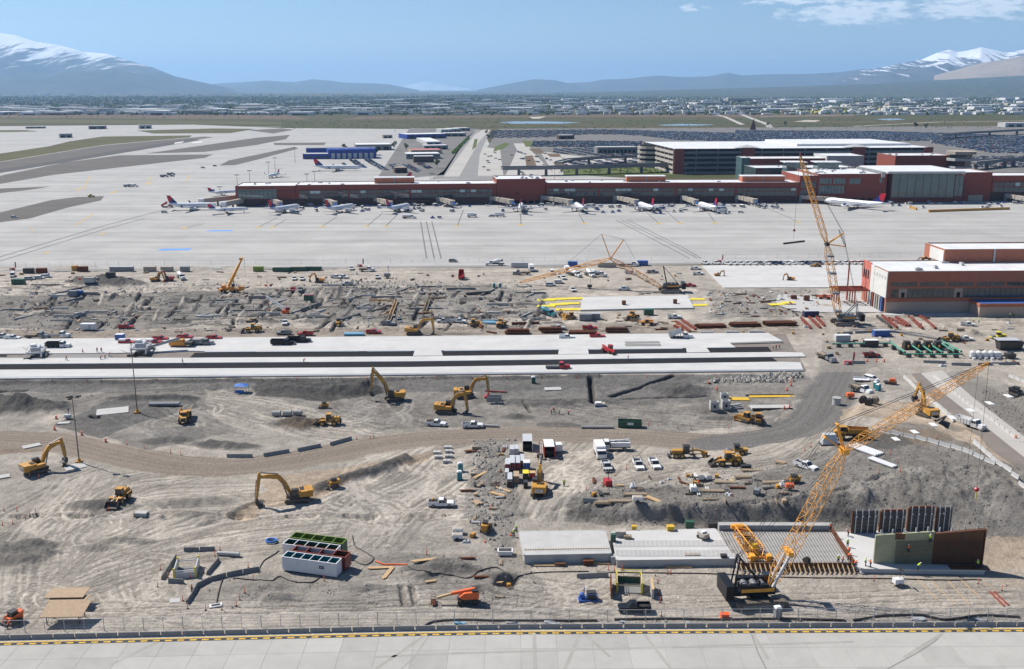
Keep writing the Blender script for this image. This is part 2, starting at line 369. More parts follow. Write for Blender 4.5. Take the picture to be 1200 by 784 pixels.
for k in range(12):track(hrw,rnd.choice([.4,-.45,.5,-.35]),rnd.uniform(-5,5),wob=.25)
TR*=np.clip(on_road*2,.55,1);C*=(1-.42*TR)[...,None];Hh-=.11*TR
def win(x0,x1,y0,y1,pad):
 i0=max(int(np.searchsorted(gy,y0-pad))-1,0);i1=min(int(np.searchsorted(gy,y1+pad))+1,NR);i1=max(i1,i0+1)
 i0=min(i0,NR-1);h0,h1=halfw(gy[i0]),halfw(gy[i1-1]);u0=min((x0-pad)/h0,(x0-pad)/h1);u1=max((x1+pad)/h0,(x1+pad)/h1)
 j0=min(max(int((u0+1)/2*(NC-1))-1,0),NC-1);j1=max(min(int((u1+1)/2*(NC-1))+2,NC),j0+1)
 return slice(i0,i1),slice(j0,j1)
def paintw(w,mask,col):C[w]=C[w]*(1-mask[...,None])+np.asarray(col)*mask[...,None]
def pile(px,py,rx,ry,h,d=0.,col=None,rot=0.):
 global Hh
 c=PZ(px,py);w=win(c.x,c.x,c.y,c.y,1.5*max(rx,ry));X,Yv=GX[w],GY[w];dx=X-c.x;dy=Yv-c.y;ca,sa=math.cos(R(rot)),math.sin(R(rot))
 r=np.hypot((dx*ca+dy*sa)/rx,(-dx*sa+dy*ca)/ry)+.38*fbm(X,Yv,max(rx,ry)*.6,int(px)%97,4)
 g=np.clip(1.12-r,0,1)**1.15
 Hh[w]=np.maximum(Hh[w],Hh[w]*(1-g)+g*h*(1+.5*fbm(X,Yv,3.,int(py)%89,4,.65)))
 if d:paintw(w,d*sstep(.05,.3,g),dark if col is None else col)
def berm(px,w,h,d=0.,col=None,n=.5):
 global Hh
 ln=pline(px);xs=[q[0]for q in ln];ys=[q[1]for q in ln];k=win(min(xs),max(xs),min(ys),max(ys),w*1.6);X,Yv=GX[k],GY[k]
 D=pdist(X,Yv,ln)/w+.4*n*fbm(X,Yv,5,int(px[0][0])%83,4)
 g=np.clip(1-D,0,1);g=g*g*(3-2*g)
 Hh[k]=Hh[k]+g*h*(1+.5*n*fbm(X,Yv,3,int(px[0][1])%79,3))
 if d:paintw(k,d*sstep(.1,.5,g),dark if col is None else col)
def bank_up():
 global Hh
 base=pline([(640,612),(700,613),(850,621),(1000,623),(1120,631),(1320,640)])
 xs=np.array([b[0]for b in base]);ys=np.array([b[1]for b in base])
 yb=np.interp(GX,xs,ys);d=GY-yb+2.*fbm(GX,GY,8,61,4)
 top=np.interp(GX,[PZ(620,600).x,PZ(690,600).x,PZ(850,600).x,PZ(960,560).x,PZ(1060,540).x,220],[0,3.,4.4,5.6,6.4,6.4])
 rise=np.interp(GX,[PZ(690,600).x,PZ(850,600).x,PZ(960,580).x,PZ(1060,580).x,220],[3.6,4.4,9,22,30])
 back=np.interp(GX,[PZ(690,600).x,PZ(850,600).x,PZ(1060,540).x,220],[45,60,110,110])
 g=sstep(0,1,d/rise)*(1-sstep(0,1,(d-rise)/back))
 Hh=Hh+g*top*(1+.06*fbm(GX,GY,6,63,4));return g*(d<rise*1.15)
gb=bank_up()
rid=np.abs(fbm(GX*1.+GY*.35,GY*.5,7,66,4,.6));Hh+=gb*(1.5*fbm(GX,GY,7,65,5,.68)-1.6*rid);C*=(1+gb*(.45*fbm(GX*1.6,GY*.6,6,67,4,.7)+.5*rid))[...,None]
for a in [(28,478,13,8,4.,.9),(2,474,8,6,2.5,.9),(118,331,17,10,4.2,.9),(140,333,14,8,3.,.8),(425,457,8,4,3.,.9),(395,458,10,4,2.3,.9),(345,458,13,4,1.8,.8),(318,455,8,4,1.8,.7),(352,498,6.5,4,2.4,.85,brown*.75),(338,497,6,3.5,1.6,.5),(800,458,11,5,2.6,.55),(775,455,8,4,1.8,.5),(18,646,7,3.2,2.2,.7,grey*.55),(40,640,5,2.4,1.9,.6,grey*.6),(8,658,6,2.8,1.7,.6,grey*.6),(34,656,4,2.2,1.3,.5,grey*.65),(52,648,3.5,1.8,1.1,.5,grey*.65),(24,668,5,2,1.,.4,grey*.7),(500,676,4,2,1.3,.5,grey*.7),(520,660,5,2,1.2,.5,grey*.7),(560,690,5,2,1.2,.4,grey*.8),(430,690,6,2,1.,.4,grey*.8),(330,700,6,2,1.,.4,grey*.8),(115,642,6,1.6,.9,.4,grey*.8),(150,634,6,1.4,.9,.4,grey*.8),(225,604,5,2,1.2,.5,grey*.7),(245,588,6,2.4,1.2,.5,grey*.75),(605,489,6,2.5,1.2,.7),(655,498,7,2.5,1.2,.6),(880,388,.1,.1,0,0),(275,524,9,2.5,1.6,.75),(250,521,7,2.5,1.4,.75),(165,467,11,2,1.4,.8),(205,466,9,2,1.3,.8),(195,517,8,3,1.2,.6),(570,560,6,6,1.3,.4,grey*.7),(590,545,5,5,1.2,.4,grey*.7),(565,530,6,4,1.3,.4,grey*.8),(505,668,6,2.5,1.2,.6),(540,668,5,2.5,1.4,.5),(585,676,4,2,1.3,.5),(1138,392,5,3,2.2,.3,tan*.8),(845,491,7,2.5,1.1,.6),(825,480,8,3,1.,.4),(700,500,6,2,.9,.5),(1060,533,12,8,1.5,.9,tan*.55),(1035,540,10,7,1.5,.8),(470,655,8,3,.8,.3),(300,690,8,3,.9,.3),(110,592,6,3,1.1,.6),(200,590,7,3,.9,.4),(135,594,5,2,1,.6),(640,402,.1,.1,0,0),(25,440,.1,.1,0,0),(505,391,12,2.,.9,.5),(545,391,9,2,.8,.5),(215,353,9,5,1.4,.6),(60,368,9,4,1.5,.6),(90,372,8,4,1.6,.6),(300,372,7,4,1.8,.5),(315,378,6,3,1.2,.5),(360,378,8,3,1,.4)]:
 if a[4]>0:pile(*a)
berm([(372,574),(400,564),(440,553),(475,540)],3.2,1.7,.8,dark*1.2)
berm([(-40,449),(120,448),(420,445),(700,442)],2.2,.8,.5)
berm([(655,596),(700,590),(780,588)],3.,.8,.3,grey*.7)
berm([(232,614),(262,606),(285,594),(305,588)],1.4,.5,.4)
berm([(560,470),(620,473),(700,470),(760,474)],3.5,.8,.4)
berm([(990,640),(1000,625)],1.,.1)
berm([(1135,455),(1180,475),(1240,500)],12,1.6,.5,grey*.75)
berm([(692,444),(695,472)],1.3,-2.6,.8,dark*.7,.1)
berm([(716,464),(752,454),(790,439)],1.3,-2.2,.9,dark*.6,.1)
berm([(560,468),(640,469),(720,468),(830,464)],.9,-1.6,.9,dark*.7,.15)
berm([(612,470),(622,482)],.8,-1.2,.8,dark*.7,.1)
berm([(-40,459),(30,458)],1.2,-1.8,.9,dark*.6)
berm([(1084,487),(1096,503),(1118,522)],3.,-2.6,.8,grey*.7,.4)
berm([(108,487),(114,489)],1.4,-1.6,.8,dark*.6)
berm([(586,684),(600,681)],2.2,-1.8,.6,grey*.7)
berm([(482,688),(487,707)],.9,-.8,.4);berm([(470,688),(474,708)],.9,-.8,.4)
mid=((GY>PZ(0,388).y)&(GY<PZ(0,334).y)).astype(float)
Hh+=mid*.55*fbm(GX,GY,6,75,5,.65);C*=(1+.55*mid*fbm(GX,GY,6,76,4,.7))[...,None]
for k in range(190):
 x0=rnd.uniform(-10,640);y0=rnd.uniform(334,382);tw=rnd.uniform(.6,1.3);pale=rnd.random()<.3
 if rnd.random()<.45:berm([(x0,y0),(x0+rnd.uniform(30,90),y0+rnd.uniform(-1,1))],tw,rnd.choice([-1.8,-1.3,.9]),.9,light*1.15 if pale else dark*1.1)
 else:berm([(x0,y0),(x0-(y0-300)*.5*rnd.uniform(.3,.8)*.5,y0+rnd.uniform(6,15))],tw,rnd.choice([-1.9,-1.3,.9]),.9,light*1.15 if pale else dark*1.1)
Hh+=.16*np.abs(fbm(GX,GY,2.2,78,3))*sstep(-.1,.3,fbm(GX,GY,16,79,3));C*=(1+.28*rough_zone*fbm(GX,GY,4,80,4,.7))[...,None]
Hh+=rough_zone*.5*fbm(GX,GY,5,71,5,.68)
Hh=Hh*(1-.85*flat_road*(1-sstep(.3,1,gb)))
def level(px,z,w=2.,a=1.):
 global Hh
 poly=pline(px);xs=[q[0]for q in poly];ys=[q[1]for q in poly];k=win(min(xs),max(xs),min(ys),max(ys),w*1.2);X,Yv=GX[k],GY[k]
 m=inpoly(X,Yv,poly);D=pdist(X,Yv,poly+poly[:1]);g=np.where(m,1.,np.clip(1-D/w,0,1))*a
 Hh[k]=Hh[k]*(1-g)+z*g
level([(-200,396),(920,388),(945,436),(-200,446)],-.12)
level([(600,620),(850,617),(1010,619),(1120,624),(1165,660),(1165,672),(1010,676),(600,668)],-.1,3)
level([(830,304),(1300,298),(1300,372),(1040,372),(1000,344),(840,346)],-.1)
level([(635,340),(820,336),(826,368),(640,372)],-.1)
level([(1056,434),(1130,425),(1290,560),(1290,640),(1180,560),(1110,480)],-.08,3)
LINE_PX=[(-500,757),(-200,754),(0,751),(150,747.5),(300,744),(450,740.5),(600,738),(900,736.5),(1200,735),(1400,734),(1700,733)]
LINE=pline(LINE_PX)
def line_y(x):return np.interp(x,[q[0]for q in LINE],[q[1]for q in LINE])
Hh*=np.clip((GY-line_y(GX))/9,0,1)*np.clip((YF-GY)/14,0,1)*np.clip((1-np.abs(gu[None,:]))*12,0,1)
Hh-=.03+.14*(GY<line_y(GX)+.2)
def hz(x,y):
 i,j=gidx(np.array([float(x)]),np.array([float(y)]));i,j=float(i[0]),float(j[0])
 if not (0<=i<NR-1 and 0<=j<NC-1):return 0.
 a,b=int(i),int(j);fi,fj=i-a,j-b
 return float((Hh[a,b]*(1-fj)+Hh[a,b+1]*fj)*(1-fi)+(Hh[a+1,b]*(1-fj)+Hh[a+1,b+1]*fj)*fi)
def G(px,py):
 lo=PZ(px,py,9.);hi=PZ(px,py,-3.);prev=lo
 for k in range(1,49):
  p=lo.lerp(hi,k/48)
  if p.z<=hz(p.x,p.y):
   for _ in range(6):
    m=(prev+p)/2
    if m.z<=hz(m.x,m.y):p=m
    else:prev=m
   return Vector((p.x,p.y,hz(p.x,p.y)))
  prev=p
 return PZ(px,py,0.)
def soil_material():
 m=bpy.data.materials.new('works_soil');m.use_nodes=True;nt=m.node_tree;N=nt.nodes;L=nt.links
 b=N['Principled BSDF'];SI(b,'Roughness',.95);SI(b,'Specular IOR Level',.15)
 at=N.new('ShaderNodeAttribute');at.attribute_name='soil';g=N.new('ShaderNodeNewGeometry')
 def noise(scl,det,rough=.65):
  n=N.new('ShaderNodeTexNoise');SI(n,'Scale',scl);SI(n,'Detail',det);SI(n,'Roughness',rough)
  L.new(g.outputs['Position'],n.inputs['Vector']);return n.outputs[0]
 mr=N.new('ShaderNodeMapRange');SI(mr,'From Min',.28);SI(mr,'From Max',.72);SI(mr,'To Min',.66);SI(mr,'To Max',1.32)
 L.new(noise(1.7,8,.75),mr.inputs['Value'])
 sc=N.new('ShaderNodeVectorMath');sc.operation='SCALE';L.new(at.outputs['Color'],sc.inputs[0]);L.new(mr.outputs[0],sc.inputs['Scale'])
 L.new(sc.outputs[0],b.inputs['Base Color'])
 bp=N.new('ShaderNodeBump');SI(bp,'Strength',.9);SI(bp,'Distance',.6);L.new(noise(1.1,8,.7),bp.inputs['Height']);b2=N.new('ShaderNodeBump');b2 .inputs['Strength'].default_value=.7;b2 .inputs['Distance'].default_value=.22;L.new(noise(4.2,6,.75),b2 .inputs['Height']);L.new(bp.outputs[0],b2 .inputs['Normal']);L.new(b2 .outputs[0],b.inputs['Normal'])
 return m
def build_works_ground():
 v=np.stack((GX,GY,Hh),2).reshape(-1,3);idx=np.arange(NR*NC).reshape(NR,NC)
 f=np.stack((idx[:-1,:-1],idx[:-1,1:],idx[1:,1:],idx[1:,:-1]),2).reshape(-1,4)
 me=bpy.data.meshes.new('works_ground');me.vertices.add(len(v));me.vertices.foreach_set('co',v.astype(np.float32).ravel())
 me.loops.add(f.size);me.loops.foreach_set('vertex_index',f.astype(np.int32).ravel());me.polygons.add(len(f))
 me.polygons.foreach_set('loop_start',np.arange(0,f.size,4,dtype=np.int32));me.update(calc_edges=True)
 me.polygons.foreach_set('use_smooth',[True]*len(f))
 ca=me.color_attributes.new('soil','FLOAT_COLOR','POINT');rgba=np.ones((NR*NC,4),np.float32);rgba[:,:3]=np.clip(C.reshape(-1,3),.01,.8)
 ca.data.foreach_set('color',rgba.ravel());me.materials.append(soil_material());me.validate()
 tag(link('works_ground',me),kind='structure')
build_works_ground()
# ---------------------------------------------------------------- flat ground sheets
def stm(name,color,sx,sy,var,rough=.85,fine=.06,fs=.35,rot=0.):
 m=bpy.data.materials.new(name);m.use_nodes=True;nt=m.node_tree;N=nt.nodes;L=nt.links
 b=N['Principled BSDF'];SI(b,'Roughness',rough);SI(b,'Specular IOR Level',.08)
 g=N.new('ShaderNodeNewGeometry');mp=N.new('ShaderNodeMapping');SI(mp,'Scale',(sx,sy,1));SI(mp,'Rotation',(0,0,rot));L.new(g.outputs['Position'],mp.inputs[0])
 n=N.new('ShaderNodeTexNoise');SI(n,'Scale',1);SI(n,'Detail',6);SI(n,'Roughness',.65);L.new(mp.outputs[0],n.inputs['Vector'])
 n2=N.new('ShaderNodeTexNoise');n2 .inputs['Scale'].default_value=fs;n2 .inputs['Detail'].default_value=8;n2 .inputs['Roughness'].default_value=.7;L.new(g.outputs['Position'],n2 .inputs['Vector'])
 def mr(src,v):
  k=N.new('ShaderNodeMapRange');SI(k,'From Min',.3);SI(k,'From Max',.7);SI(k,'To Min',1-v);SI(k,'To Max',1+v);L.new(src,k.inputs['Value']);return k.outputs[0]
 mu=N.new('ShaderNodeMath');mu.operation='MULTIPLY';L.new(mr(n.outputs[0],var),mu.inputs[0]);L.new(mr(n2 .outputs[0],fine),mu.inputs[1])
 sc=N.new('ShaderNodeVectorMath');sc.operation='SCALE';SI(sc,0,color);L.new(mu.outputs[0],sc.inputs['Scale']);L.new(sc.outputs[0],b.inputs['Base Color'])
 MATS[name]=m;return m
stm('apron_concrete',(.365,.358,.342),.004,.07,.17,fine=.13,fs=.03);stm('near_apron_concrete',(.375,.358,.322),.05,.05,.05,fine=.05)
stm('near_apron_a',(.358,.349,.325),.08,.05,.08,fine=.07);stm('near_apron_b',(.40,.39,.364),.05,.08,.08,fine=.06);stm('near_apron_c',(.382,.372,.346),.05,.05,.08,fine=.06);stm('airfield_asphalt',(.13,.12,.108),.01,.05,.14);stm('rubber_asphalt',(.10,.096,.09),.01,.05,.1);stm('old_asphalt',(.24,.235,.225),.02,.05,.12)
stm('car_park_asphalt',(.17,.163,.152),.02,.02,.15);stm('infield_grass',(.10,.093,.042),.01,.03,.25,fine=.2);stm('lane_concrete',(.49,.485,.47),.05,.25,.07,fine=.09,fs=.12)
stm('road_concrete',(.40,.38,.35),.02,.02,.08);stm('road_dark',(.20,.175,.155),.1,.1,.15);stm('pond_water',(.18,.25,.32),.01,.01,.05,rough=.15);stm('pale_earth',(.42,.38,.32),.01,.03,.15)
stm('yellow_crop',(.36,.3,.04),.005,.03,.25);stm('verge_brown',(.135,.098,.065),.05,.05,.25);stm('verge_green',(.1,.12,.04),.05,.05,.3);stm('repair_concrete',(.56,.55,.53),.02,.1,.05)
stm('seam_tar',(.17,.17,.17),.1,.1,.2);stm('faint_seam',(.325,.312,.283),.1,.1,.1)
def sheet(name,px,m,z,kind='structure',base=0.):
 P=[PZ(p[0],p[1],base) for p in px];mb=MB();mb.v=[(p.x,p.y,z) for p in P];mb.f=[tuple(range(len(P)))];mb.m=[0];mb.names=[m]
 return tag(bd(name,mb),kind=kind)
def spx(name,pts,w,m,z):
 """a ribbon w metres wide along a line of ground points"""
 P=[PZ(p[0],p[1]) for p in pts];mb=MB();n=len(P);vs=[]
 for i,p in enumerate(P):
  d=(P[min(i+1,n-1)]-P[max(i-1,0)]);d.z=0;d.normalize();s=Vector((-d.y,d.x,0))*(w/2);vs+=[(*(p+s)[:2],z),(*(p-s)[:2],z)]
 mb.add(vs,[(2*i,2*i+1,2*i+3,2*i+2) for i in range(n-1)],m)
 return tag(bd(name,mb),kind='structure')
def field_material():
 m=bpy.data.materials.new('open_fields');m.use_nodes=True;nt=m.node_tree;N=nt.nodes;L=nt.links
 b=N['Principled BSDF'];SI(b,'Roughness',1);SI(b,'Specular IOR Level',.1)
 g=N.new('ShaderNodeNewGeometry');mp=N.new('ShaderNodeMapping');SI(mp,'Scale',(.0009,.004,1));L.new(g.outputs['Position'],mp.inputs[0])
 n=N.new('ShaderNodeTexNoise');SI(n,'Scale',1);SI(n,'Detail',8);SI(n,'Roughness',.65);L.new(mp.outputs[0],n.inputs['Vector'])
 r=N.new('ShaderNodeValToRGB');e=r.color_ramp.elements;e[0].position=.3;e[0].color=(.055,.064,.026,1);e[1].position=.72;e[1].color=(.125,.095,.055,1)
 k=e.new(.47);k.color=(.075,.076,.034,1);k=e.new(.58);k.color=(.095,.08,.042,1)
 L.new(n.outputs[0],r.inputs[0]);L.new(r.outputs[0],b.inputs['Base Color']);MATS['open_fields']=m
field_material()
def build_ground():
 a,b=halfw(YN),halfw(YF);B=90000.;z=-.06
 mb=MB();mb.add([(-B,-B,z),(B,-B,z),(B,B,z),(-B,B,z),(-a+1,YN+.5,z),(a-1,YN+.5,z),(b-1,YF-.5,z),(-b+1,YF-.5,z)],[(0,1,5,4),(1,2,6,5),(2,3,7,6),(3,0,4,7)],'open_fields')
 tag(bd('ground',mb),kind='structure')
build_ground()
sheet('apron',[(-900,316.5),(0,316.5),(600,311),(1200,303),(2100,303),(2100,236),(1200,236),(590,200),(565,152),(330,150),(225,146),(100,147),(-120,149),(-900,160)],'apron_concrete',-.02)
sheet('grass_infield',[(-60,186),(0,180),(57,171.5),(82,165.5),(120,160),(225,158.6),(222,161),(120,170),(0,189.5),(-60,200)],'infield_grass',.02)
sheet('grass_infield',[(-120,153),(30,152.4),(46,154),(-120,158)],'infield_grass',.02)
sheet('grass_infield',[(160,153),(250,150.5),(300,151),(270,156),(180,156.5)],'infield_grass',.02)
sheet('grass_infield',[(-200,139),(100,140.5),(330,143),(330,146),(90,144.5),(-200,143.5)],'infield_grass',.02)
sheet('asphalt_shoulder',[(-60,200),(0,190),(120,170.5),(222,161.5),(240,160),(250,161),(165,172),(0,198.5),(-60,208)],'airfield_asphalt',.03)
sheet('runway',[(-60,209),(0,198.5),(165,172),(222,163),(236,164),(170,175),(0,202.8),(-60,214)],'rubber_asphalt',.04)
sheet('asphalt_infield',[(-60,217),(0,206),(75,190.5),(140,182),(250,181),(240,185),(160,194),(62,205),(0,215.5),(-60,228)],'airfield_asphalt',.03)
sheet('asphalt_infield',[(170,180),(212,174),(300,161.5),(340,158),(335,163),(300,170),(240,178)],'airfield_asphalt',.03)
sheet('asphalt_infield',[(257,194),(268,188),(300,181.5),(345,172),(350,174),(300,187.5),(275,193.5)],'airfield_asphalt',.03)
sheet('asphalt_infield',[(-60,262),(0,249),(60,234.5),(90,231),(122,229.8),(118,235),(80,243),(35,256),(0,260.5),(-60,276)],'airfield_asphalt',.03)
sheet('asphalt_infield',[(-60,225),(10,220.5),(60,218.5),(30,223),(-60,233)],'airfield_asphalt',.03)
sheet('asphalt_infield',[(290,152.5),(330,150.5),(345,152),(320,156.5)],'airfield_asphalt',.03)
sheet('asphalt_infield',[(320,167.5),(382,167),(380,170),(322,170)],'airfield_asphalt',.03)
sheet('repair_slab',[(205,167),(216,165.5),(213,167.5),(204,168.6)],'repair_concrete',.05);sheet('repair_slab',[(226,166),(238,165.3),(236,167.3),(224,168)],'repair_concrete',.05)
spx('service_road_marking',[(-10,304),(60,283),(120,265),(165,253),(230,236)],1.2,'seam_tar',.03);spx('service_road_marking',[(-10,309),(65,286),(125,268),(170,256)],1.,'seam_tar',.03)
sheet('blue_paint_patch',[(183,293.5),(190,291.6),(225,291.2),(222,293)],'blue_mark',.03);sheet('blue_paint_patch',[(240,271),(247,269.8),(274,269.6),(270,271)],'blue_mark',.03)
for q in [(120,274),(54,296),(92,222),(133,225),(174,215)]:
 sheet('orange_marking',[(q[0]-5,q[1]+.8),(q[0]+3,q[1]-.8),(q[0]+5,q[1]-.6),(q[0]-1,q[1]+1)],'yellow_line',.03)
for a in [[(98,222),(105,206)],[(218,213),(222,205)],[(88,264),(110,250)],[(35,268),(40,270)],[(172,214),(178,207)]]:
 spx('taxi_line',a,.7,'yellow_line',.03)
for k,(x0,x1,y) in enumerate([(-200,1400,283),(-100,1400,271),(0,1400,296),(200,1400,261)]):
 spx('apron_joint',[(x0,y+2),(600,y),(x1,y-3)],.9,'faint_seam',.01)
for px in [[(493,259.5),(500,303)],[(499.5,259.5),(509,303)],[(506,259.5),(517,303)]]:spx('tar_seam',px,.8,'seam_tar',.02)
for px in [[(722,258),(780,288),(808,303)],[(728,258),(790,288),(818,303)],[(735,257.5),(800,290),(822,303)]]:spx('tar_seam',px,.8,'seam_tar',.02)
for px in [((325,255),(303,266)),((336,257),(320,266)),((395,254),(377,265.5)),((448,250),(430,265)),((465,252),(452,265)),((543,246),(536,264.5)),((610,250),(610.5,263)),((678,250),(685,262)),((758,249),(772,262)),((780,247),(797,261.5)),((830,249),(838,261)),((898,243),(935,260)),((240,262),(216,267))]:
 spx('lead_in_line',px,.7,'seam_tar',.03);x,y=px[1];sheet('orange_marking',[(x-4,y+.6),(x+4,y+.4),(x+3,y-.4),(x-3,y-.3)],'yellow_line',.04)
spx('perimeter_road',[(-300,320),(0,317.5),(600,312),(1000,306)],6.5,'old_asphalt',.02)
sheet('landside_road',[(560,200),(566,172),(575,152),(560,152),(548,160),(520,200),(505,210),(600,212)],'old_asphalt',.0)
sheet('car_park',[(585,151),(1500,146),(1700,215),(900,205),(860,197),(560,206),(566,180)],'car_park_asphalt',.0)
sheet('landside_yard',[(440,212),(480,150),(560,151),(545,165),(520,205)],'car_park_asphalt',.0)
sheet('approach_road',[(590,211),(606,176),(602,168),(620,168),(622,176),(652,206),(660,211)],'road_concrete',.03)
sheet('approach_road',[(520,207),(556,158),(566,152),(575,152),(562,165),(538,207)],'road_concrete',.03)
sheet('approach_road',[(633,178),(650,180),(685,203),(650,205)],'road_concrete',.04)
sheet('approach_road',[(640,178),(700,186),(768,184),(768,187),(690,191),(650,183)],'road_concrete',.05)
sheet('terminal_lot',[(560,206),(562,182),(566,172),(586,175),(590,206)],'road_concrete',.02)
for px in [[(615,183),(624,182),(629,195),(617,196)],[(648,190),(660,190),(664,197),(652,197)],[(619,174.5),(634,174),(638,180),(628,180)],[(640,180),(655,180),(658,184),(645,184)]]:sheet('planted_verge',px,'verge_brown',.06)
for px in [[(580,172),(592,167),(598,168.5),(590,174),(578,178)],[(612,164),(624,166),(626,172),(616,172)],[(556,163),(560,163),(558,172),(553,176)],[(660,197),(900,195),(900,204),(660,206)]]:sheet('planted_verge',px,'verge_green',.06)
for a,b in [((592,195),(640,195)),]:pass
sheet('pond',[(585,143.6),(600,142.2),(640,142.3),(682,143.3),(660,144.8),(600,144.9)],'pond_water',-.02)
sheet('pond',[(770,146.4),(800,145.2),(840,146),(820,147),(780,147.2)],'pond_water',-.02);sheet('pond',[(1025,139.5),(1050,138.8),(1062,140),(1040,141.2)],'pond_water',-.02)
sheet('bare_earth',[(930,142.5),(945,140.6),(962,141),(955,143)],'pale_earth',-.02);sheet('bare_earth',[(620,137),(640,136.5),(632,139),(624,139)],'pale_earth',-.02)
sheet('yellow_field',[(915,130),(1010,127),(1080,127.4),(1060,129.6),(990,131),(940,133)],'yellow_crop',-.02)
spx('highway',[(800,124),(840,129),(870,134.5),(900,146),(905,152)],16,'road_concrete',-.01);spx('highway',[(815,128),(850,137),(870,146)],14,'road_concrete',-.01)
spx('highway',[(890,137),(1000,134.5),(1300,132)],16,'road_concrete',-.01);spx('highway',[(1000,148),(1100,143),(1300,140)],14,'road_concrete',-.01);spx('highway',[(1040,126),(1200,122),(1400,120)],30,'road_concrete',-.01)
spx('perimeter_track',[(-200,150),(100,149),(330,148.5)],14,'road_concrete',.02)
sheet('concrete_pad',[(-60,172),(0,163),(60,161),(90,161.5),(40,168),(-60,182)],'apron_concrete',.025)
sheet('brown_field',[(-300,137),(60,138),(360,140),(340,135),(60,133.5),(-300,133)],'verge_brown',-.03)
sheet('brown_field',[(400,140),(560,138),(800,137),(1000,136.5),(1000,134),(700,134.5),(420,136.5)],'verge_brown',-.03)
def near_apron():
 xs=np.linspace(-150,150,41);base=MB();n=len(xs)
 base.add([(x,float(line_y(x))+.3,-.035) for x in xs]+[(x,-120,-.035) for x in xs],[(i,i+1,n+i+1,n+i) for i in range(n-1)],'faint_seam')
 rn=tag(bd('apron',base),kind='structure')
 s=6.1;g=.02
 for i in range(-21,21):
  for j in range(0,6):
   x0,x1=i*s+1.5+g,(i+1)*s+1.5-g;a0,a1=float(line_y(x0)),float(line_y(x1));o0,o1=j*s+g-.25*(j==0),(j+1)*s-g;h=.003*rnd.random()
   mb=MB();mb.hexa([(x0,a0-o1,-.12),(x1,a1-o1,-.12),(x1,a1-o0,-.12),(x0,a0-o0,-.12),(x0,a0-o1,h),(x1,a1-o1,h),(x1,a1-o0,h),(x0,a0-o0,h)],'near_apron_'+rnd.choice('abccc'))
   bd('concrete_panel',mb,rn)
 return rn
near_apron()
def off_line(x,o):return Vector((x,float(line_y(x))-o,0))
def edge_line():
 mb=MB();xs=np.linspace(-150,150,121)
 def band(o0,o1,z,m,x0,x1):
  k=[x for x in xs if x0<x<x1];k=[x0]+k+[x1]
  for a,b in zip(k[:-1],k[1:]):
   P=[off_line(a,o1),off_line(b,o1),off_line(b,o0),off_line(a,o0)];mb.add([(p.x,p.y,z) for p in P],[(0,1,2,3)],m)
 band(.35,.62,.012,'yellow_line',-150,150);band(.72,1.55,.012,'blackline',-150,150)
 x=-149.
 while x<148:band(.98,1.36,.020,'yellow_line',x,x+1.15);x+=2.08
 tag(bd('edge_line',mb),kind='structure')
edge_line()
for px in [[(120,784),(185,752)],[(440,784),(500,743)],[(627,784),(626,742)],[(662,784),(680,742)],[(715,770),(688,745),(684,741)],[(786,784),(755,743)],[(900,772),(882,742)],[(1060,770),(1100,745),(1105,741)],[(440,770),(520,766),(1000,752)]]:
 spx('apron_seam',px,.6,'faint_seam',.006+.0007*px[0][0]%.02)
spx('tar_crack',[(1040,784),(1075,765),(1095,752),(1106,741)],.3,'old_asphalt',.007);spx('tar_crack',[(470,784),(484,772),(505,742)],.3,'faint_seam',.008)
spx('tar_crack',[(898,784),(888,764),(880,741)],.25,'old_asphalt',.007)
# ---------------------------------------------------------------- mountains, far town
def hill_material(name,low,high,snow_z=None,soft=250.,scl=.0016):
 m=bpy.data.materials.new(name);m.use_nodes=True;nt=m.node_tree;N=nt.nodes;L=nt.links
 b=N['Principled BSDF'];SI(b,'Roughness',1);SI(b,'Specular IOR Level',.05)
 g=N.new('ShaderNodeNewGeometry');n=N.new('ShaderNodeTexNoise');SI(n,'Scale',scl);SI(n,'Detail',9);SI(n,'Roughness',.68);L.new(g.outputs['Position'],n.inputs['Vector'])
 mx=N.new('ShaderNodeMix');mx.data_type='RGBA';SI(mx,'A',(*low,1));SI(mx,'B',(*high,1))
 k=N.new('ShaderNodeMapRange');SI(k,'From Min',.35);SI(k,'From Max',.65);L.new(n.outputs[0],k.inputs['Value']);L.new(k.outputs[0],mx.inputs['Factor']);last=mx.outputs['Result']
 if snow_z is not None:
  sp=N.new('ShaderNodeSeparateXYZ');L.new(g.outputs['Position'],sp.inputs[0])
  n2=N.new('ShaderNodeTexNoise');n2 .inputs['Scale'].default_value=.0019;n2 .inputs['Detail'].default_value=9;n2 .inputs['Roughness'].default_value=.66;mp=N.new('ShaderNodeMapping');SI(mp,'Scale',(3.,.25,.3));L.new(g.outputs['Position'],mp.inputs[0]);L.new(mp.outputs[0],n2 .inputs['Vector'])
  ad=N.new('ShaderNodeMath');ad.operation='MULTIPLY_ADD';L.new(n2 .outputs[0],ad.inputs[0]);SI(ad,1,2600.);L.new(sp.outputs[2],ad.inputs[2])
  sn=N.new('ShaderNodeMapRange');SI(sn,'From Min',snow_z+1300);SI(sn,'From Max',snow_z+1300+soft);L.new(ad.outputs[0],sn.inputs['Value'])
  m2=N.new('ShaderNodeMix');m2 .data_type='RGBA';L.new(sn.outputs[0],m2 .inputs['Factor']);L.new(last,m2 .inputs['A']);m2 .inputs['B'].default_value=(.82,.84,.87,1);last=m2 .outputs['Result']
 L.new(last,b.inputs['Base Color']);MATS[name]=m
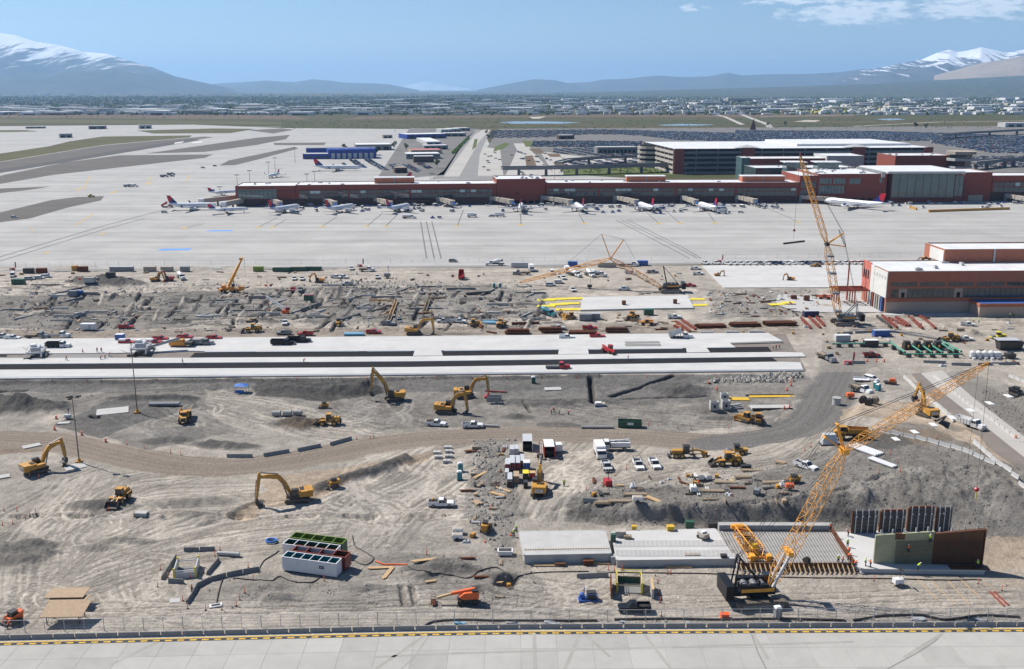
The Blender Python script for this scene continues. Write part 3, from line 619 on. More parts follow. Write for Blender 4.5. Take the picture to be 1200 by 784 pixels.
hill_material('bare_range',(.05,.055,.05),(.095,.09,.08),740,240);hill_material('foothill',(.06,.065,.05),(.11,.10,.08));hill_material('snow_range',(.06,.06,.06),(.11,.10,.09),620,200);hill_material('faint_snow',(.55,.57,.6),(.7,.72,.74));hill_material('town_slope',(.018,.036,.024),(.13,.14,.12),scl=.011);hill_material('tan_hill',(.28,.22,.16),(.36,.29,.21))
def range_mesh(name,prof,D,depth,m,seed,rough=1.):
 """ridge line seen along prof (photo measure), standing at distance D: a body with spurs, front and back"""
 xs=[p[0]for p in prof];ys=[p[1]for p in prof];nx=280;nv=44
 fs=[];P=np.linspace(xs[0],xs[-1],nx);py=np.interp(P,xs,ys);u=P-600;v=392-py
 dy=FPX*CT+v*ST;dz=v*CT-FPX*ST;top=np.maximum(CAMH+D*dz/dy,4.)[:,None];tz=(u/dy)[:,None]
 t=np.linspace(-1,1,nv)[None,:];Y=D+t*depth*np.where(t<0,1,.6);X=tz*Y;Y=np.repeat(Y,nx,0)
 s=np.maximum(0,1-np.abs(t))**1.12;spur=fbm(X+900*t,Y*.35,depth*.32,seed,5,.58)
 Z=top*(s+rough*.46*spur*np.sin(np.minimum(1,1-np.abs(t))*math.pi)*np.where(np.abs(t)>.04,1,.15))
 Z=np.maximum(Z,-1);Z[:,0]=-1;Z[:,-1]=-1
 vs=np.stack((X,Y,Z),2).reshape(-1,3).tolist()
 for i in range(nx-1):
  for j in range(nv-1):
   a=i*nv+j;fs.append((a,a+nv,a+nv+1,a+1))
 mb=MB();mb.v=vs;mb.f=fs;mb.m=[0]*len(fs);mb.names=[m]
 return tag(bd(name,mb,smooth=True),kind='structure')
range_mesh('mountain_range',[(-420,60),(-200,42),(-60,34),(0,37.5),(18,40),(42,48),(70,52),(100,60),(125,62),(150,70),(175,77),(205,89),(232,95),(250,99),(275,104)],26000,8500,'bare_range',11)
range_mesh('mountains',[(225,104),(250,98),(285,96),(310,94),(345,96),(366,92.5),(385,94),(405,96.5),(430,97),(455,98.5),(478,103),(490,105)],34000,6000,'foothill',12,.7)
range_mesh('snow_mountain',[(455,104.5),(478,100),(490,96.5),(500,95),(512,97.5),(530,101),(552,104.5)],62000,5000,'faint_snow',13,.6)
range_mesh('mountains',[(560,105),(585,100),(605,96),(625,92.5),(650,93.5),(665,97),(690,96),(705,93),(735,92),(752,90),(772,88),(800,90),(830,89),(853,84.5),(870,88),(900,86.5),(950,86),(985,84),(1012,80),(1035,82)],33000,6500,'foothill',14,.7)
range_mesh('mountain_range',[(980,90),(1010,82),(1040,77),(1058,73),(1080,69),(1098,61),(1113,57),(1122,60),(1135,58),(1150,54),(1163,57),(1180,61),(1200,57),(1240,54),(1330,46),(1480,52)],27000,6500,'snow_range',15)
range_mesh('hill',[(1095,88),(1125,80),(1150,73),(1175,69),(1200,64),(1260,58),(1400,62)],20000,4500,'tan_hill',16,.5)
range_mesh('hill',[(660,109),(760,106),(900,102),(1020,98),(1090,94),(1200,88),(1400,82)],17000,7000,'town_slope',17,.15)
def far_woods():
 mb=MB();r2=random.Random(5);vs,fs=[],[]
 for k in range(14000):
  far=r2 .random()
  px=r2 .uniform(-90,1290);py=112.5+13*r2 .random()**1.5+(1.5 if px<500 else 0)
  if r2 .random()<.18:py=r2 .uniform(122,135)
  if px>650 and r2 .random()<.5:py=108+8*r2 .random()
  p=PZ(px,max(py,107.5));w=r2 .uniform(5,10)*(1+p.y/9000);h=r2 .uniform(5,11)*(1+p.y/16000);b=len(vs)
  n=5
  for i in range(n):
   a=2*math.pi*i/n+r2 .random();vs.append((p.x+w*.5*math.cos(a),p.y+w*.5*math.sin(a),-.2))
  for i in range(n):
   a=2*math.pi*i/n+r2 .random();q=r2 .uniform(.4,.62);vs.append((p.x+w*q*math.cos(a),p.y+w*q*math.sin(a),h*r2 .uniform(.4,.7)))
  vs.append((p.x+r2 .uniform(-1,1),p.y,h))
  for i in range(n):
   j=(i+1)%n;fs+=[(b+i,b+j,b+n+j,b+n+i),(b+n+i,b+n+j,b+2*n)]
 mb.v=vs;mb.f=fs;mb.m=[0]*len(fs);mb.names=['leaf'];tag(bd('far_woodland',mb),kind='stuff')
far_woods()
def far_blocks():
 r2=random.Random(15);mb=MB()
 for k in range(3800):
  px=r2 .uniform(-90,1290);py=110.5+24*r2 .random()**1.15;p=PZ(px,max(py,109));w,d,h=r2 .uniform(12,45),r2 .uniform(10,30),r2 .uniform(4,9)*(1+p.y/20000);mb.box(p.x-w/2,p.x+w/2,p.y-d/2,p.y+d/2,-.5,h,r2 .choice(['wht','pale_wall','tan_wall','roof_white','dark_concrete','roof_grey']))
 tag(bd('distant_town',mb),kind='stuff')
far_blocks()
def far_town():
 r2=random.Random(9);n=0
 cols=['roof_white','roof_white','pale_wall','tan_wall','roof_grey','pale_wall','dark_concrete']
 kinds={}
 def wh(w,d,h,wall,roof):
  mb=MB();mb.box(-w/2,w/2,-d/2,d/2,-.5,h,wall);return mb
 for i in range(14):
  w=r2 .choice([40,60,80,110,150]);d=r2 .uniform(30,70);h=r2 .uniform(7,13);K=Kind('warehouse','warehouse')
  wl=r2 .choice(['pale_wall','wht','white_sheathing','tan_wall','wht']);K.part('wall',Bx(-w/2,w/2,-d/2,d/2,-.5,h,wl))
  K.part('roof',Bx(-w/2+.5,w/2-.5,-d/2+.5,d/2-.5,h,h+.6,r2 .choice(['roof_white','roof_white','roof_grey'])))
  K.part('door',Bx(-w*.3,w*.3,-d/2-.3,-d/2-.01,0,h*.5,'void'));kinds[i]=K
 for k in range(290):
  py=117+13*r2 .random()**.8;px=r2 .uniform(-60,1260)
  if 480<px<700:py=max(py,118)
  if px<430:py=min(py+5,137)
  p=PZ(px,py);s=r2 .uniform(.8,1.5)*(1.5 if py<121 else 1)
  kinds[k%14].put((p.x,p.y,-.06),r2 .choice([0,0,4,-3]),'pale flat roofed warehouse among the many in the industrial district below the mountains','warehouses in the distant industrial district',scl=s)
far_town()
def haze():
 mb=MB();mb.box(-75000,75000,-60000,80000,-1.5,1750,'void')
 me=mb.mesh('haze');me.materials.clear();m=bpy.data.materials.new('haze_air');m.use_nodes=True;N=m.node_tree.nodes;N.clear()
 out=N.new('ShaderNodeOutputMaterial');v=N.new('ShaderNodeVolumePrincipled');SI(v,'Color',(.39,.655,1.,1));SI(v,'Density',3.2e-5);SI(v,'Anisotropy',.25)
 m.node_tree.links.new(v.outputs[0],out.inputs['Volume']);me.materials.append(m);tag(link('haze',me),kind='stuff')
haze()
# ---------------------------------------------------------------- paving lanes
def slp(name,px,z0,z1,m,kind='structure',parent=None,z=0.):
 P=[PZ(p[0],p[1],z) for p in px];mb=MB();mb.plate([(p.x,p.y) for p in P],z0,z1,m)
 o=bd(name,mb,parent);return tag(o,kind=kind) if kind else o
slp('lane_base',[(-120,398),(920,391),(945,434),(-120,446)],-.3,-.02,'road_dark')
slp('concrete_lane',[(-120,399),(0,398),(480,395),(830,391.4),(900,391),(917,400.5),(855,402.5),(862,408),(480,412),(258,413.4),(228,412),(215,412),(205,413),(135,414.5),(0,415.5),(-120,416)],-.1,.32,'lane_concrete')
slp('concrete_lane',[(-120,421.5),(0,420.5),(220,420.2),(480,418.6),(912,413.4),(940,414),(944,418.6),(480,424.3),(0,427.6),(-120,428.4)],-.1,.32,'lane_concrete')
slp('concrete_lane',[(-120,435),(0,434.2),(480,431.2),(915,424.8),(938,425.6),(941,433.6),(480,438.6),(0,443),(-120,444)],-.1,.32,'lane_concrete')
slp('asphalt_lane',[(228,413.6),(480,412.3),(855,408.2),(862,407),(900,406.6),(905,413),(480,418.2),(222,419.8)],-.05,.1,'asphalt_new')
slp('asphalt_lane',[(-120,428.8),(0,428),(480,424.7),(905,419.4),(912,424.4),(480,430.8),(0,433.8),(-120,434.6)],-.05,.1,'asphalt_new')
slp('asphalt_lane',[(-120,417),(0,416.2),(8,416.2),(8,418),(-120,418.5)],-.05,.1,'asphalt_new')
slp('graded_lane',[(62,415.2),(130,414.8),(130,420.2),(55,420.5)],-.05,.12,'old_asphalt')
for a in [[(655,409.8),(689,409.6),(690,415.8),(654,416.2)],[(804,408.6),(828,408.4),(832,413.6),(805,414)],[(486,411.8),(517,411.6),(519,417.6),(484,418)]]:slp('infill_slab',a,-.05,.315,'lane_concrete')
for a in [[(-120,444.4),(0,443.4),(480,439),(941,434),(943,435),(480,440),(0,444.6),(-120,445.6)]]:slp('lane_form',a,-.1,.34,'galv')
for (x0,x1,y0,y1) in [(240,300,412.7,412.2),(305,420,412.4,411.8),(430,482,411.9,411.5),(520,655,411.4,410.),(690,800,409.8,408.8)]:slp('lane_form',[(x0,y0),(x1,y1),(x1,y1+1.),(x0,y0+1.)],-.05,.36,'galv')
slp('lane_form',[(732,401.6),(772,401),(774,403),(733,403.6)],.3,.42,'old_asphalt');slp('lane_form',[(732,404.2),(774,403.8),(775,406.6),(733,406.9)],.3,.36,'old_asphalt')
slp('lane_form',[(855,402.6),(917,401),(918,402),(856,403.6)],.0,.3,'dark_concrete')
slp('concrete_pad',[(822,311.5),(1010,308),(1010,337),(848,337.5)],-.1,.22,'lane_concrete')
slp('concrete_pad',[(912,345.5),(1040,343),(1080,352),(1042,366),(935,366),(908,356)],-.1,.12,'ltconc')
slp('concrete_pad',[(1034,367),(1300,366),(1300,370),(1034,370)],-.1,.12,'ltconc')
slp('floor_slab',[(683,349.3),(806,347.2),(813,362),(768,362.5),(680,364.5)],-.1,.55,'lane_concrete')
slp('road',[(1068,438),(1104,434),(1140,466),(1200,512),(1300,590),(1300,640),(1200,575),(1128,505),(1090,465)],-.15,.05,'road_dark')
slp('road',[(1079,437.4),(1104,434),(1140,466),(1200,512),(1300,590),(1300,610),(1200,536),(1130,480),(1098,455)],-.05,.085,'road_concrete')
# ---------------------------------------------------------------- barriers, fences
def barrier_kind(L,m='concrete',name='concrete_barrier'):
 K=Kind(name,'barrier');mb=MB()
 prof=[(-.3,0),(.3,0),(.3,.08),(.17,.33),(.09,.95),(-.09,.95),(-.17,.33),(-.3,.08)]
 n=len(prof);vs=[(-L/2,y,z) for y,z in prof]+[(L/2,y,z) for y,z in prof]
 mb.add(vs,[(i,(i+1)%n,(i+1)%n+n,i+n) for i in range(n)]+[tuple(range(n-1,-1,-1)),tuple(range(n,2*n))],m)
 K.part('block',mb);K.part('joint_pin',Bx(-L/2-.04,-L/2+.05,-.14,.14,.35,.6,'dkst'))
 return K
BK=barrier_kind(3.36,'kerb_concrete');BK3=barrier_kind(3.,'ltconc');BK6=barrier_kind(6.,'kerb_concrete');BKD=barrier_kind(3.,'dark_concrete')
ORD='first second third fourth fifth sixth seventh eighth ninth tenth eleventh twelfth thirteenth fourteenth fifteenth sixteenth seventeenth eighteenth nineteenth twentieth'.split()
TENS={2:'twenty',3:'thirty',4:'forty',5:'fifty',6:'sixty'}
def ordinal(k):return ORD[k]if k<20 else (TENS[(k+1)//10]+'-'+ORD[(k+1)%10-1]if (k+1)%10 else TENS[(k+1)//10][:-1]+'ieth')
def rba(K,P,L,lb,group,gap=.04,z=None,end='left end'):
 """blocks end to end along a ground line"""
 pts=[]
 for a,b in zip(P[:-1],P[1:]):
  n=max(int((b-a).length/.25),1);pts+=[a.lerp(b,t/n) for t in range(n)]
 pts.append(P[-1]);s=0;prev=pts[0];start=pts[0];out=[]
 for p in pts[1:]:
  if (p-start).length>=L+gap:
   d=p-start;c=(p+start)/2;zz=hz(c.x,c.y) if z is None else z
   out.append(K.put((c.x,c.y,zz),math.degrees(math.atan2(d.y,d.x)),lb,group));start=p
 for k,o in enumerate(out):o['label']=(ordinal(k)+' ' if k<len(out)-1 else 'last ')+lb+', counted from its '+end
 return out
rba(BK,[off_line(x,-.45) for x in np.linspace(-112,112,40)],3.36,'grey barrier block of the long near row','concrete barriers along the near apron',z=-.1)
def wire_fence(name,lb,P,step,h,tall_every=2,wire=.3,group=None,m='galv',zf=None):
 rn=emp(name,lb,'fence',(0,0,0),0,group)
 pm=MB();pm.cyl((0,0,-.2),(0,0,h),.045,m,6);thin=pm.mesh('post');pm=MB();pm.cyl((0,0,-.2),(0,0,h+.12),.07,m,6);thick=pm.mesh('post')
 Q=[];
 for a,b in zip(P[:-1],P[1:]):
  n=max(int(round((b-a).length/step)),1);Q+=[a.lerp(b,t/n) for t in range(n)]
 Q.append(P[-1]);Q=[Vector((q.x,q.y,(hz(q.x,q.y) if zf is None else zf))) for q in Q]
 for k,q in enumerate(Q):link('post',thick if k%tall_every==0 else thin,rn,q)
 mesh=MB()
 for a,b in zip(Q[:-1],Q[1:]):
  bd('rail',Bm(a+Vector((0,0,h)),b+Vector((0,0,h)),.05,.05,m),rn);bd('rail',Bm(a+Vector((0,0,.1)),b+Vector((0,0,.1)),.025,.025,m),rn)
  if wire:
   L=(b-a).length;n=int(L/wire);d=(b-a)/n;hh=h-.15;k=int(hh/wire+.999);t=Vector((0,0,.007))
   for i in range(-k,n):
    for sgn in (1,-1):
     i0,i1=i,i+hh/wire;z0,z1=(.1,.1+hh) if sgn>0 else (.1+hh,.1);f0=max(0,-i0)/(i1-i0);f1=1-max(0,i1-n)/(i1-i0)
     if f1<=f0:continue
     p=a+d*(i0+f0*(i1-i0))+Vector((0,0,z0+f0*(z1-z0)));q=a+d*(i0+f1*(i1-i0))+Vector((0,0,z0+f1*(z1-z0)))
     mesh.add([p-t,q-t,q+t,p+t],[(0,1,2,3)],m)
 if wire:tag(bd('wire_mesh',mesh,rn),kind='stuff')
 return rn
wire_fence('chain_link_fence','tall chain link fence with metal posts standing behind the near barrier row',[off_line(x,-2.6)+Vector((0,0,0)) for x in np.linspace(-112,112,12)],3.4,2.35,2,.28)
wire_fence('perimeter_fence','thin grey airfield fence along the far edge of the works',[PZ(x,y) for x,y in [(-80,314),(300,309.6),(600,307),(850,303.5),(1090,300)]],6.,2.4,4,.8,zf=0.)
# ---------------------------------------------------------------- buildings
class Bld:
 """a straight-sided building set out from its front corners on the ground; local x runs along the front, y goes back"""
 def __init__(s,name,lb,l,r,ptop,depth,wall,roof='roof_white',cat='building',group=None,z0=0.,parapet=.5,base=None):
  a,b=PZ(l[0],l[1],z0),PZ(r[0],r[1],z0);d=b-a;s.W=d.length;s.a=a;s.d=d.normalized();s.l=l;s.r=r
  s.H=zat(l[0],ptop,a.y)-z0;s.depth=depth;s.z0=z0
  s.root=emp(name,lb,cat,a,math.atan2(d.y,d.x),group)
  bd('wall',Bx(0,s.W,0,depth,-.3,s.H,wall),s.root)
  if roof:
   e=.45;mb=MB();mb.box(e,s.W-e,e,depth-e,s.H-.2,s.H+.04,roof);s.roof=bd('roof',mb,s.root)
   if depth>20:
    sm_=MB()
    for k in range(1,int(s.W/11)):sm_.box(s.W*k/int(s.W/11)-.12,s.W*k/int(s.W/11)+.12,.6,depth-.6,s.H+.042,s.H+.07,'roof_grey')
    if sm_.v:tag(bd('roof_seam',sm_,s.root),kind='stuff')
   if parapet:
    mb=MB();q=.25
    for (x0,x1,y0,y1) in ((-.06,s.W+.06,-.06,q),(-.06,s.W+.06,depth-q,depth+.06),(-.06,q,q,depth-q),(s.W-q,s.W+.06,q,depth-q)):mb.box(x0,x1,y0,y1,s.H+.002,s.H+parapet,wall)
    bd('parapet',mb,s.root)
    mb=MB()
    for (x0,x1,y0,y1) in ((-.12,s.W+.12,-.12,.3),(-.12,s.W+.12,depth-.3,depth+.12),(-.12,.3,.3,depth-.3),(s.W-.3,s.W+.12,.3,depth-.3)):mb.box(x0,x1,y0,y1,s.H+parapet+.002,s.H+parapet+.08,'pale_wall')
    bd('coping',mb,s.root)
 def u(s,px):
  d=ray(px,(s.l[1]+s.r[1])/2);k=d.x/d.y
  return (k*s.a.y-s.a.x)/(s.d.x-k*s.d.y)
 def v(s,py,px=None):
  px=s.l[0]if px is None else px;p=s.a+s.d*s.u(px);return zat(px,py,p.y)-s.z0
 def strip(s,name,x0,x1,z0,z1,m,n=1,gap=.15,proud=.06,frame=None,sub=None):
  w=(x1-x0)/n;mb=MB();mb.box(0,w-gap,-proud,.25,z0,z1,m);me=mb.mesh(name)
  fm=None
  if frame:
   f=MB();t=.09;f.box(0,w-gap,-proud-.06,-proud-.002,z1-t,z1,frame);f.box(0,w-gap,-proud-.06,-proud-.002,z0,z0+t,frame);f.box(0,t,-proud-.06,-proud-.002,z0+t,z1-t,frame);f.box(w-gap-t,w-gap,-proud-.06,-proud-.002,z0+t,z1-t,frame)
   if z1-z0>3:f.box(t,w-gap-t,-proud-.06,-proud-.002,(z0+z1)/2-.05,(z0+z1)/2+.05,frame)
   fm=f.mesh('frame')
  out=[]
  for i in range(n):
   o=link(name,me,s.root,(x0+i*w+gap/2,0,0));out.append(o)
   if fm:link('frame',fm,o)
  return out
 def part(s,name,mb,parent=None):return bd(name,mb,parent or s.root)
def roof_units(b,n,seed,x0=.03,x1=.97):
 r2=random.Random(seed)
 for k in range(n):
  w,d,h=r2 .uniform(1,3.5),r2 .uniform(1,2.5),r2 .uniform(.5,1.5);x=b.W*r2 .uniform(x0,x1);y=b.depth*r2 .uniform(.15,.85)
  b.part('roof_unit',Bx(x-w/2,x+w/2,y-d/2,y+d/2,b.H+.05,b.H+.05+h,r2 .choice(['pale_wall','roof_grey','galv'])).cyl((x,y,b.H+h+.05),(x,y,b.H+h+.25),min(w,d)*.3,'gry',8))
def concourse(name,lb,l,r,ptop,depth,segs,seed,unit=4.2):
 b=Bld(name,lb,l,r,ptop,depth,'brick');r2=random.Random(seed);H=b.H
 for (x0,x1) in segs:
  u0,u1=b.u(x0),b.u(x1);n=max(int((u1-u0)/unit),1)
  ws=b.strip('window',u0,u1,H*.60,H*.74,'winglass',n,.25,.06,'mullion')
  for w in ws:
   if r2 .random()<.22:me=w.data.copy();me.materials[0]=MATS['pale_pane'];w.data=me
  b.strip('window',u0,u1,H*.36,H*.57,'winglass',n,.2,.06,'mullion')
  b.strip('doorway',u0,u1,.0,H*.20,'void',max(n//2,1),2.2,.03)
 b.part('sill',Bx(0,b.W,-.35,-.02,H*.285,H*.345,'dark_brick'))
 b.part('plinth',Bx(0,b.W,-.15,-.02,-.2,H*.285,'dark_brick'))
 b.part('band',Bx(0,b.W,-.2,-.02,H*.765,H*.79,'dark_brick'))
 return b
c1=concourse('concourse','west end pavilion of the red brick concourse with tall blue glass wall',(277,242),(347,241.4),218.8,34,[],1)
c1 .strip('window',c1 .u(279),c1 .u(325),c1 .H*.38,c1 .H*.86,'green_glass',9,.15,.08,'mullion');roof_units(c1,3,1)
c2=concourse('concourse','long red brick concourse left of the tall windowless brick block',(347.5,241.4),(581.5,239),217.6,30,[(351,408),(410,480),(482,577)],2);roof_units(c2,6,2)
c3=Bld('brick_block','tall windowless dark red brick block in the middle of the concourse',(582,239),(639,238.3),210.6,36,'brick');roof_units(c3,8,3)
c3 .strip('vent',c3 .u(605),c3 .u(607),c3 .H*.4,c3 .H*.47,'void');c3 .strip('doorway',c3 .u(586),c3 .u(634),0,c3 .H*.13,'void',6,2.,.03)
c4=concourse('concourse','long red brick concourse right of the tall windowless brick block',(639.5,238.2),(935,237.4),215.,30,[(642,700),(702,790),(793,860),(863,932)],4);roof_units(c4,8,4)
mb=MB();mb.box(c2 .u(470),c2 .u(503),-5,-.4,3.2,4.2,'dark_brick');c2 .part('canopy',mb)
def penthouse(lb,host,x0,x1,p0,p1,back,depth):
 u0,u1=host.u(x0),host.u(x1);o=host.root.location+Vector((host.d.x*u0-host.d.y*back,host.d.y*u0+host.d.x*back,0));h=4.4
 mb=MB();mb.box(0,u1-u0,0,depth,0,h,'orange_brick');rn=emp('rooftop_plant_room',lb,'plant room',(o.x,o.y,host.z0+host.H+.06),host.root.rotation_euler.z,'plant rooms on the concourse roof')
 bd('wall',mb,rn);bd('roof',Bx(-.3,u1-u0+.3,-.3,depth+.3,h+.002,h+.5,'roof_white'),rn);bd('downpipe',Bx((u1-u0)/2-.5,(u1-u0)/2+.5,-.2,-.01,0,h,'gry'),rn)
penthouse('orange brick plant room on the concourse roof, nearest the west end',c2,439,486,209,214,12,10);penthouse('orange brick plant room on the concourse roof, midway along the right wing',c4,736,782,206.4,211,12,10);penthouse('orange brick plant room on the concourse roof beside the terminal',c4,872,922,202,209.7,10,12)
t1=Bld('terminal','brick terminal block with wide dark windows beside the glass hall',(935.5,237.4),(956,237.3),206.5,50,'brick');t1 .strip('window',t1 .u(937),t1 .u(955),t1 .H*.55,t1 .H*.8,'winglass',3,.2,.06,'mullion');t1 .strip('window',t1 .u(937),t1 .u(955),t1 .H*.25,t1 .H*.48,'winglass',3,.2,.06,'mullion')
t2=Bld('terminal','dark red brick terminal wall with blue windows behind the big white jet',(956.5,237.3),(1037,236.9),204.6,62,'brick');roof_units(t2,16,5)
for (x0,x1,p0,p1,n) in ((958.5,973,208.8,215.8,4),(974.5,989,208.8,215.8,4),(993,1006.5,209,215.6,4),(1028,1032,208.8,214.5,1),(958,988,217.5,227,8)):t2 .strip('window',t2 .u(x0),t2 .u(x1),t2 .v(p1,x0),t2 .v(p0,x0),'green_glass',n,.2,.08,'mullion')
t2 .strip('doorway',t2 .u(960),t2 .u(1033),0,3.4,'void',8,2.5,.05)
t3=Bld('glass_hall','great glass hall of the terminal under a broad white roof',(1043,237.2),(1116,237),203,60,'brick',roof=None)
t3 .strip('window',0,t3 .W,t3 .v(231,1043),t3 .H-.2,'green_glass',8,.25,.3,'mullion');mb=MB();mb.box(-.5,t3 .W+.5,-1.2,-.35,t3 .v(231.6,1043),t3 .v(230.6,1043),'mullion');t3 .part('ledge',mb)
mb=MB();mb.box(-6,t3 .W+7,-5,62,t3 .H+.01,t3 .H+1.3,'pale_wall');t3 .part('roof_edge',mb);mb=MB();mb.box(-5,t3 .W+6,-4,61,t3 .H+1.31,t3 .H+1.8,'roof_white');t3 .part('roof',mb)
for k in range(18):
 mb=MB();mb.box(-9,-6.05,0+k*3.4,.9+k*3.4,t3 .H-3.5,t3 .H+.9,'pale_wall');t3 .part('roof_fin',mb)
t4=Bld('glass_return','narrow glass return at the right of the great hall',(1116.5,236.6),(1127,236.5),205,30,'brick');t4 .strip('window',.2,t4 .W-.2,t4 .v(230,1117),t4 .H-.3,'green_glass',2,.2,.08,'mullion')
t5=Bld('terminal','plain brick stair block right of the glass hall',(1127.5,236),(1159.5,235.8),202.6,40,'brick');t5 .strip('doorway',t5 .u(1134),t5 .u(1151),0,5.2,'tan_wall')
t6=concourse('concourse','right wing of the concourse with low roof at the picture edge',(1160,235.6),(1330,234.8),206.4,30,[(1162,1200),(1204,1320)],6)
t7=Bld('terminal_roof','upper white terminal roof over brick wall behind the glass hall',(1046,222),(1112,221.5),183,40,'brick');roof_units(t7,5,8)
t8=Bld('terminal','brick terminal hall with a green glass end in front of the parking garage',(878,214),(1000,213.2),186.5,36,'brick');t8 .strip('vent',t8 .u(895),t8 .u(950),t8 .H*.72,t8 .H*.80,'dark_brick',5,.6)
t9=Bld('glass_stair','green glass corner stair at the left end of the brick hall',(868,214),(877.6,214),185.5,26,'green_glass')
t10=Bld('terminal','white roofed lower hall with dark glass front above the concourse roof',(884,225),(1000,224),197.5,34,'winglass');roof_units(t10,5,9)
t11=Bld('terminal','raised white clerestory roof in front of the brick hall',(967,214),(1010,214),183.2,46,'pale_wall')
for (a,b,p) in ((921,942,191.5),(957.5,982,191.5)):
 q=Bld('roof_lantern','glazed roof lantern with flat white cap, '+('left of the pair' if a<940 else 'right of the pair'),(a,206),(b,206),p,14,'green_glass',z0=t10 .H*.8,group='roof lanterns on the terminal');q.part('cap',Bx(-2,q.W+2,-2,16,q.H+.6,q.H+1.3,'roof_white'))
def ramp_tower():
 p=PZ(1122,222);z0=0;s=1.;zt=lambda y:zat(1122,y,p.y)
 rn=emp('ramp_control_tower','octagonal ramp control tower with dark window bands behind the terminal','tower',(p.x,p.y,0));r=11.5
 def ring(name,r0,a,b,m,n=8):bd(name,Cy((0,0,a),(0,0,b),r0,m,n),rn)
 ring('shaft',r*.78,-.2,zt(197),'brick');ring('shaft_band',r*.95,zt(197),zt(194.5),'pale_wall');ring('window_band',r*.86,zt(194.5),zt(188),'winglass');ring('balcony',r*1.15,zt(188),zt(185),'pale_wall');ring('window_band',r*.9,zt(185),zt(180.5),'winglass');ring('roof',r*1.2,zt(180.5),zt(177),'tan_wall')
 bd('mast',Cy((0,0,zt(177)),(0,0,zt(170)),.2,'galv',6),rn)
ramp_tower()
def garage():
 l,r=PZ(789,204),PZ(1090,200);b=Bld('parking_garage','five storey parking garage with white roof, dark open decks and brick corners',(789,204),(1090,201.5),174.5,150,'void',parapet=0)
 H=b.H;n=5;hs=H/n;nb=12
 for k in range(n):
  z=k*hs
  b.part('parapet_beam',Bx(-.6,b.W+.3,-.9,-.05,z+.02,z+hs*.46,'bridge_concrete'))
  b.part('parapet_beam',Bx(-.9,-.05,-.6,b.depth,z+.02,z+hs*.52,'parking_concrete'))
 for i in range(nb+1):
  x=b.W*i/nb;b.part('column',Bx(x-.5,x+.5,-1.1,-.92,0,H,'bridge_concrete'))
 for i in range(9):
  y=b.depth*i/8;b.part('column',Bx(-1.1,-.92,y-.5,y+.5,0,H,'parking_concrete'))
 for (x0,x1,e) in ((0,11,.3),(b.u(868),b.u(882),1),(b.u(996),b.u(1011),1),(b.u(1080),b.W,.5)):
  b.part('stair_block',Bx(x0,x1,-2.2,-1.15,0,H+e,'brick'))
 for x in (b.u(875),b.u(1003)):
  mb=MB();mb.add([(x-14,-3,H+1.1),(x+14,-3,H+1.1),(x+14,12,H+1.1),(x-14,12,H+1.1),(x,4.5,H+4)],[(0,1,4),(1,2,4),(2,3,4),(3,0,4),(3,2,1,0)],'roof_grey');b.part('canopy',mb)
 b.part('upper_roof',Bx(b.W*.52,b.W*.98,40,b.depth-2,H+.05,H+2.5,'roof_white'))
 c=PZ(767,199);rn=emp('garage_ramp','round helical ramp tower at the left end of the parking garage','ramp',(c.x+4,c.y+45,0))
 for k in range(5):
  bd('ramp_deck',Cy((0,0,k*hs+.1),(0,0,k*hs+hs*.5),19,'parking_concrete',20),rn)
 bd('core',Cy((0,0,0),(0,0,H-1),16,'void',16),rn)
garage()
def viaduct(lb,pts,w,z,t,piers,group='elevated roadways before the garage'):
 P=[PZ(x,y,z) for x,y in pts];rn=emp('elevated_road',lb,'elevated road',(0,0,0),0,group)
 def rib(name,w0,w1,z0,z1,m):
  mb=MB();vs=[];n=len(P)
  for i,p in enumerate(P):
   d=P[min(i+1,n-1)]-P[max(i-1,0)];d.z=0;d.normalize();s=Vector((-d.y,d.x,0));a,b=p+s*w0,p+s*w1
   vs+=[(a.x,a.y,z0),(b.x,b.y,z0),(b.x,b.y,z1),(a.x,a.y,z1)]
  fs=[]
  for i in range(n-1):
   o=4*i;fs+=[(o,o+1,o+5,o+4),(o+1,o+2,o+6,o+5),(o+2,o+3,o+7,o+6),(o+3,o,o+4,o+7)]
  fs+=[(3,2,1,0),(4*n-4,4*n-3,4*n-2,4*n-1)];mb.add(vs,fs,m);bd(name,mb,rn)
 rib('deck',-w/2,w/2,z-t,z,'bridge_concrete');rib('parapet',-w/2,-w/2+.4,z+.005,z+1.1,'bridge_concrete');rib('parapet',w/2-.4,w/2,z+.005,z+1.1,'bridge_concrete')
 pm=MB();pm.tbox(-1.6,1.6,-2.2,2.2,-.2,z-t-.01,.1,.2,'bridge_concrete');me=pm.mesh('pier')
 for x,y in piers:
  q=PZ(x,y,z);link('pier',me,rn,(q.x,q.y,0))
viaduct('long grey elevated roadway on piers between concourse and parking garage',[(588,196.4),(640,195.8),(700,194.4),(760,192.8),(860,190.5),(890,190)],14,9,2.2,[(608,196.2),(640,195.8),(676,195),(714,194),(752,193),(790,192),(831,191),(870,190.4)])
viaduct('curving upper ramp leading to the helical tower of the garage',[(655,190),(670,186.5),(700,184.5),(735,183.2),(768,182.8)],10,8,1.8,[(690,185),(733,183.3),(752,183)])
viaduct('elevated road on piers to the right of the ramp tower',[(1138,190),(1170,187),(1210,186),(1300,184)],14,9,2.2,[(1144,189.2),(1157,188.2),(1178,186.8),(1188,186.5)])
viaduct('far motorway flyover at the right edge beyond the car parks',[(1100,158),(1140,155),(1200,152),(1320,149)],14,9,2.,[(1120,156.4),(1192,152.4),(1160,154)])
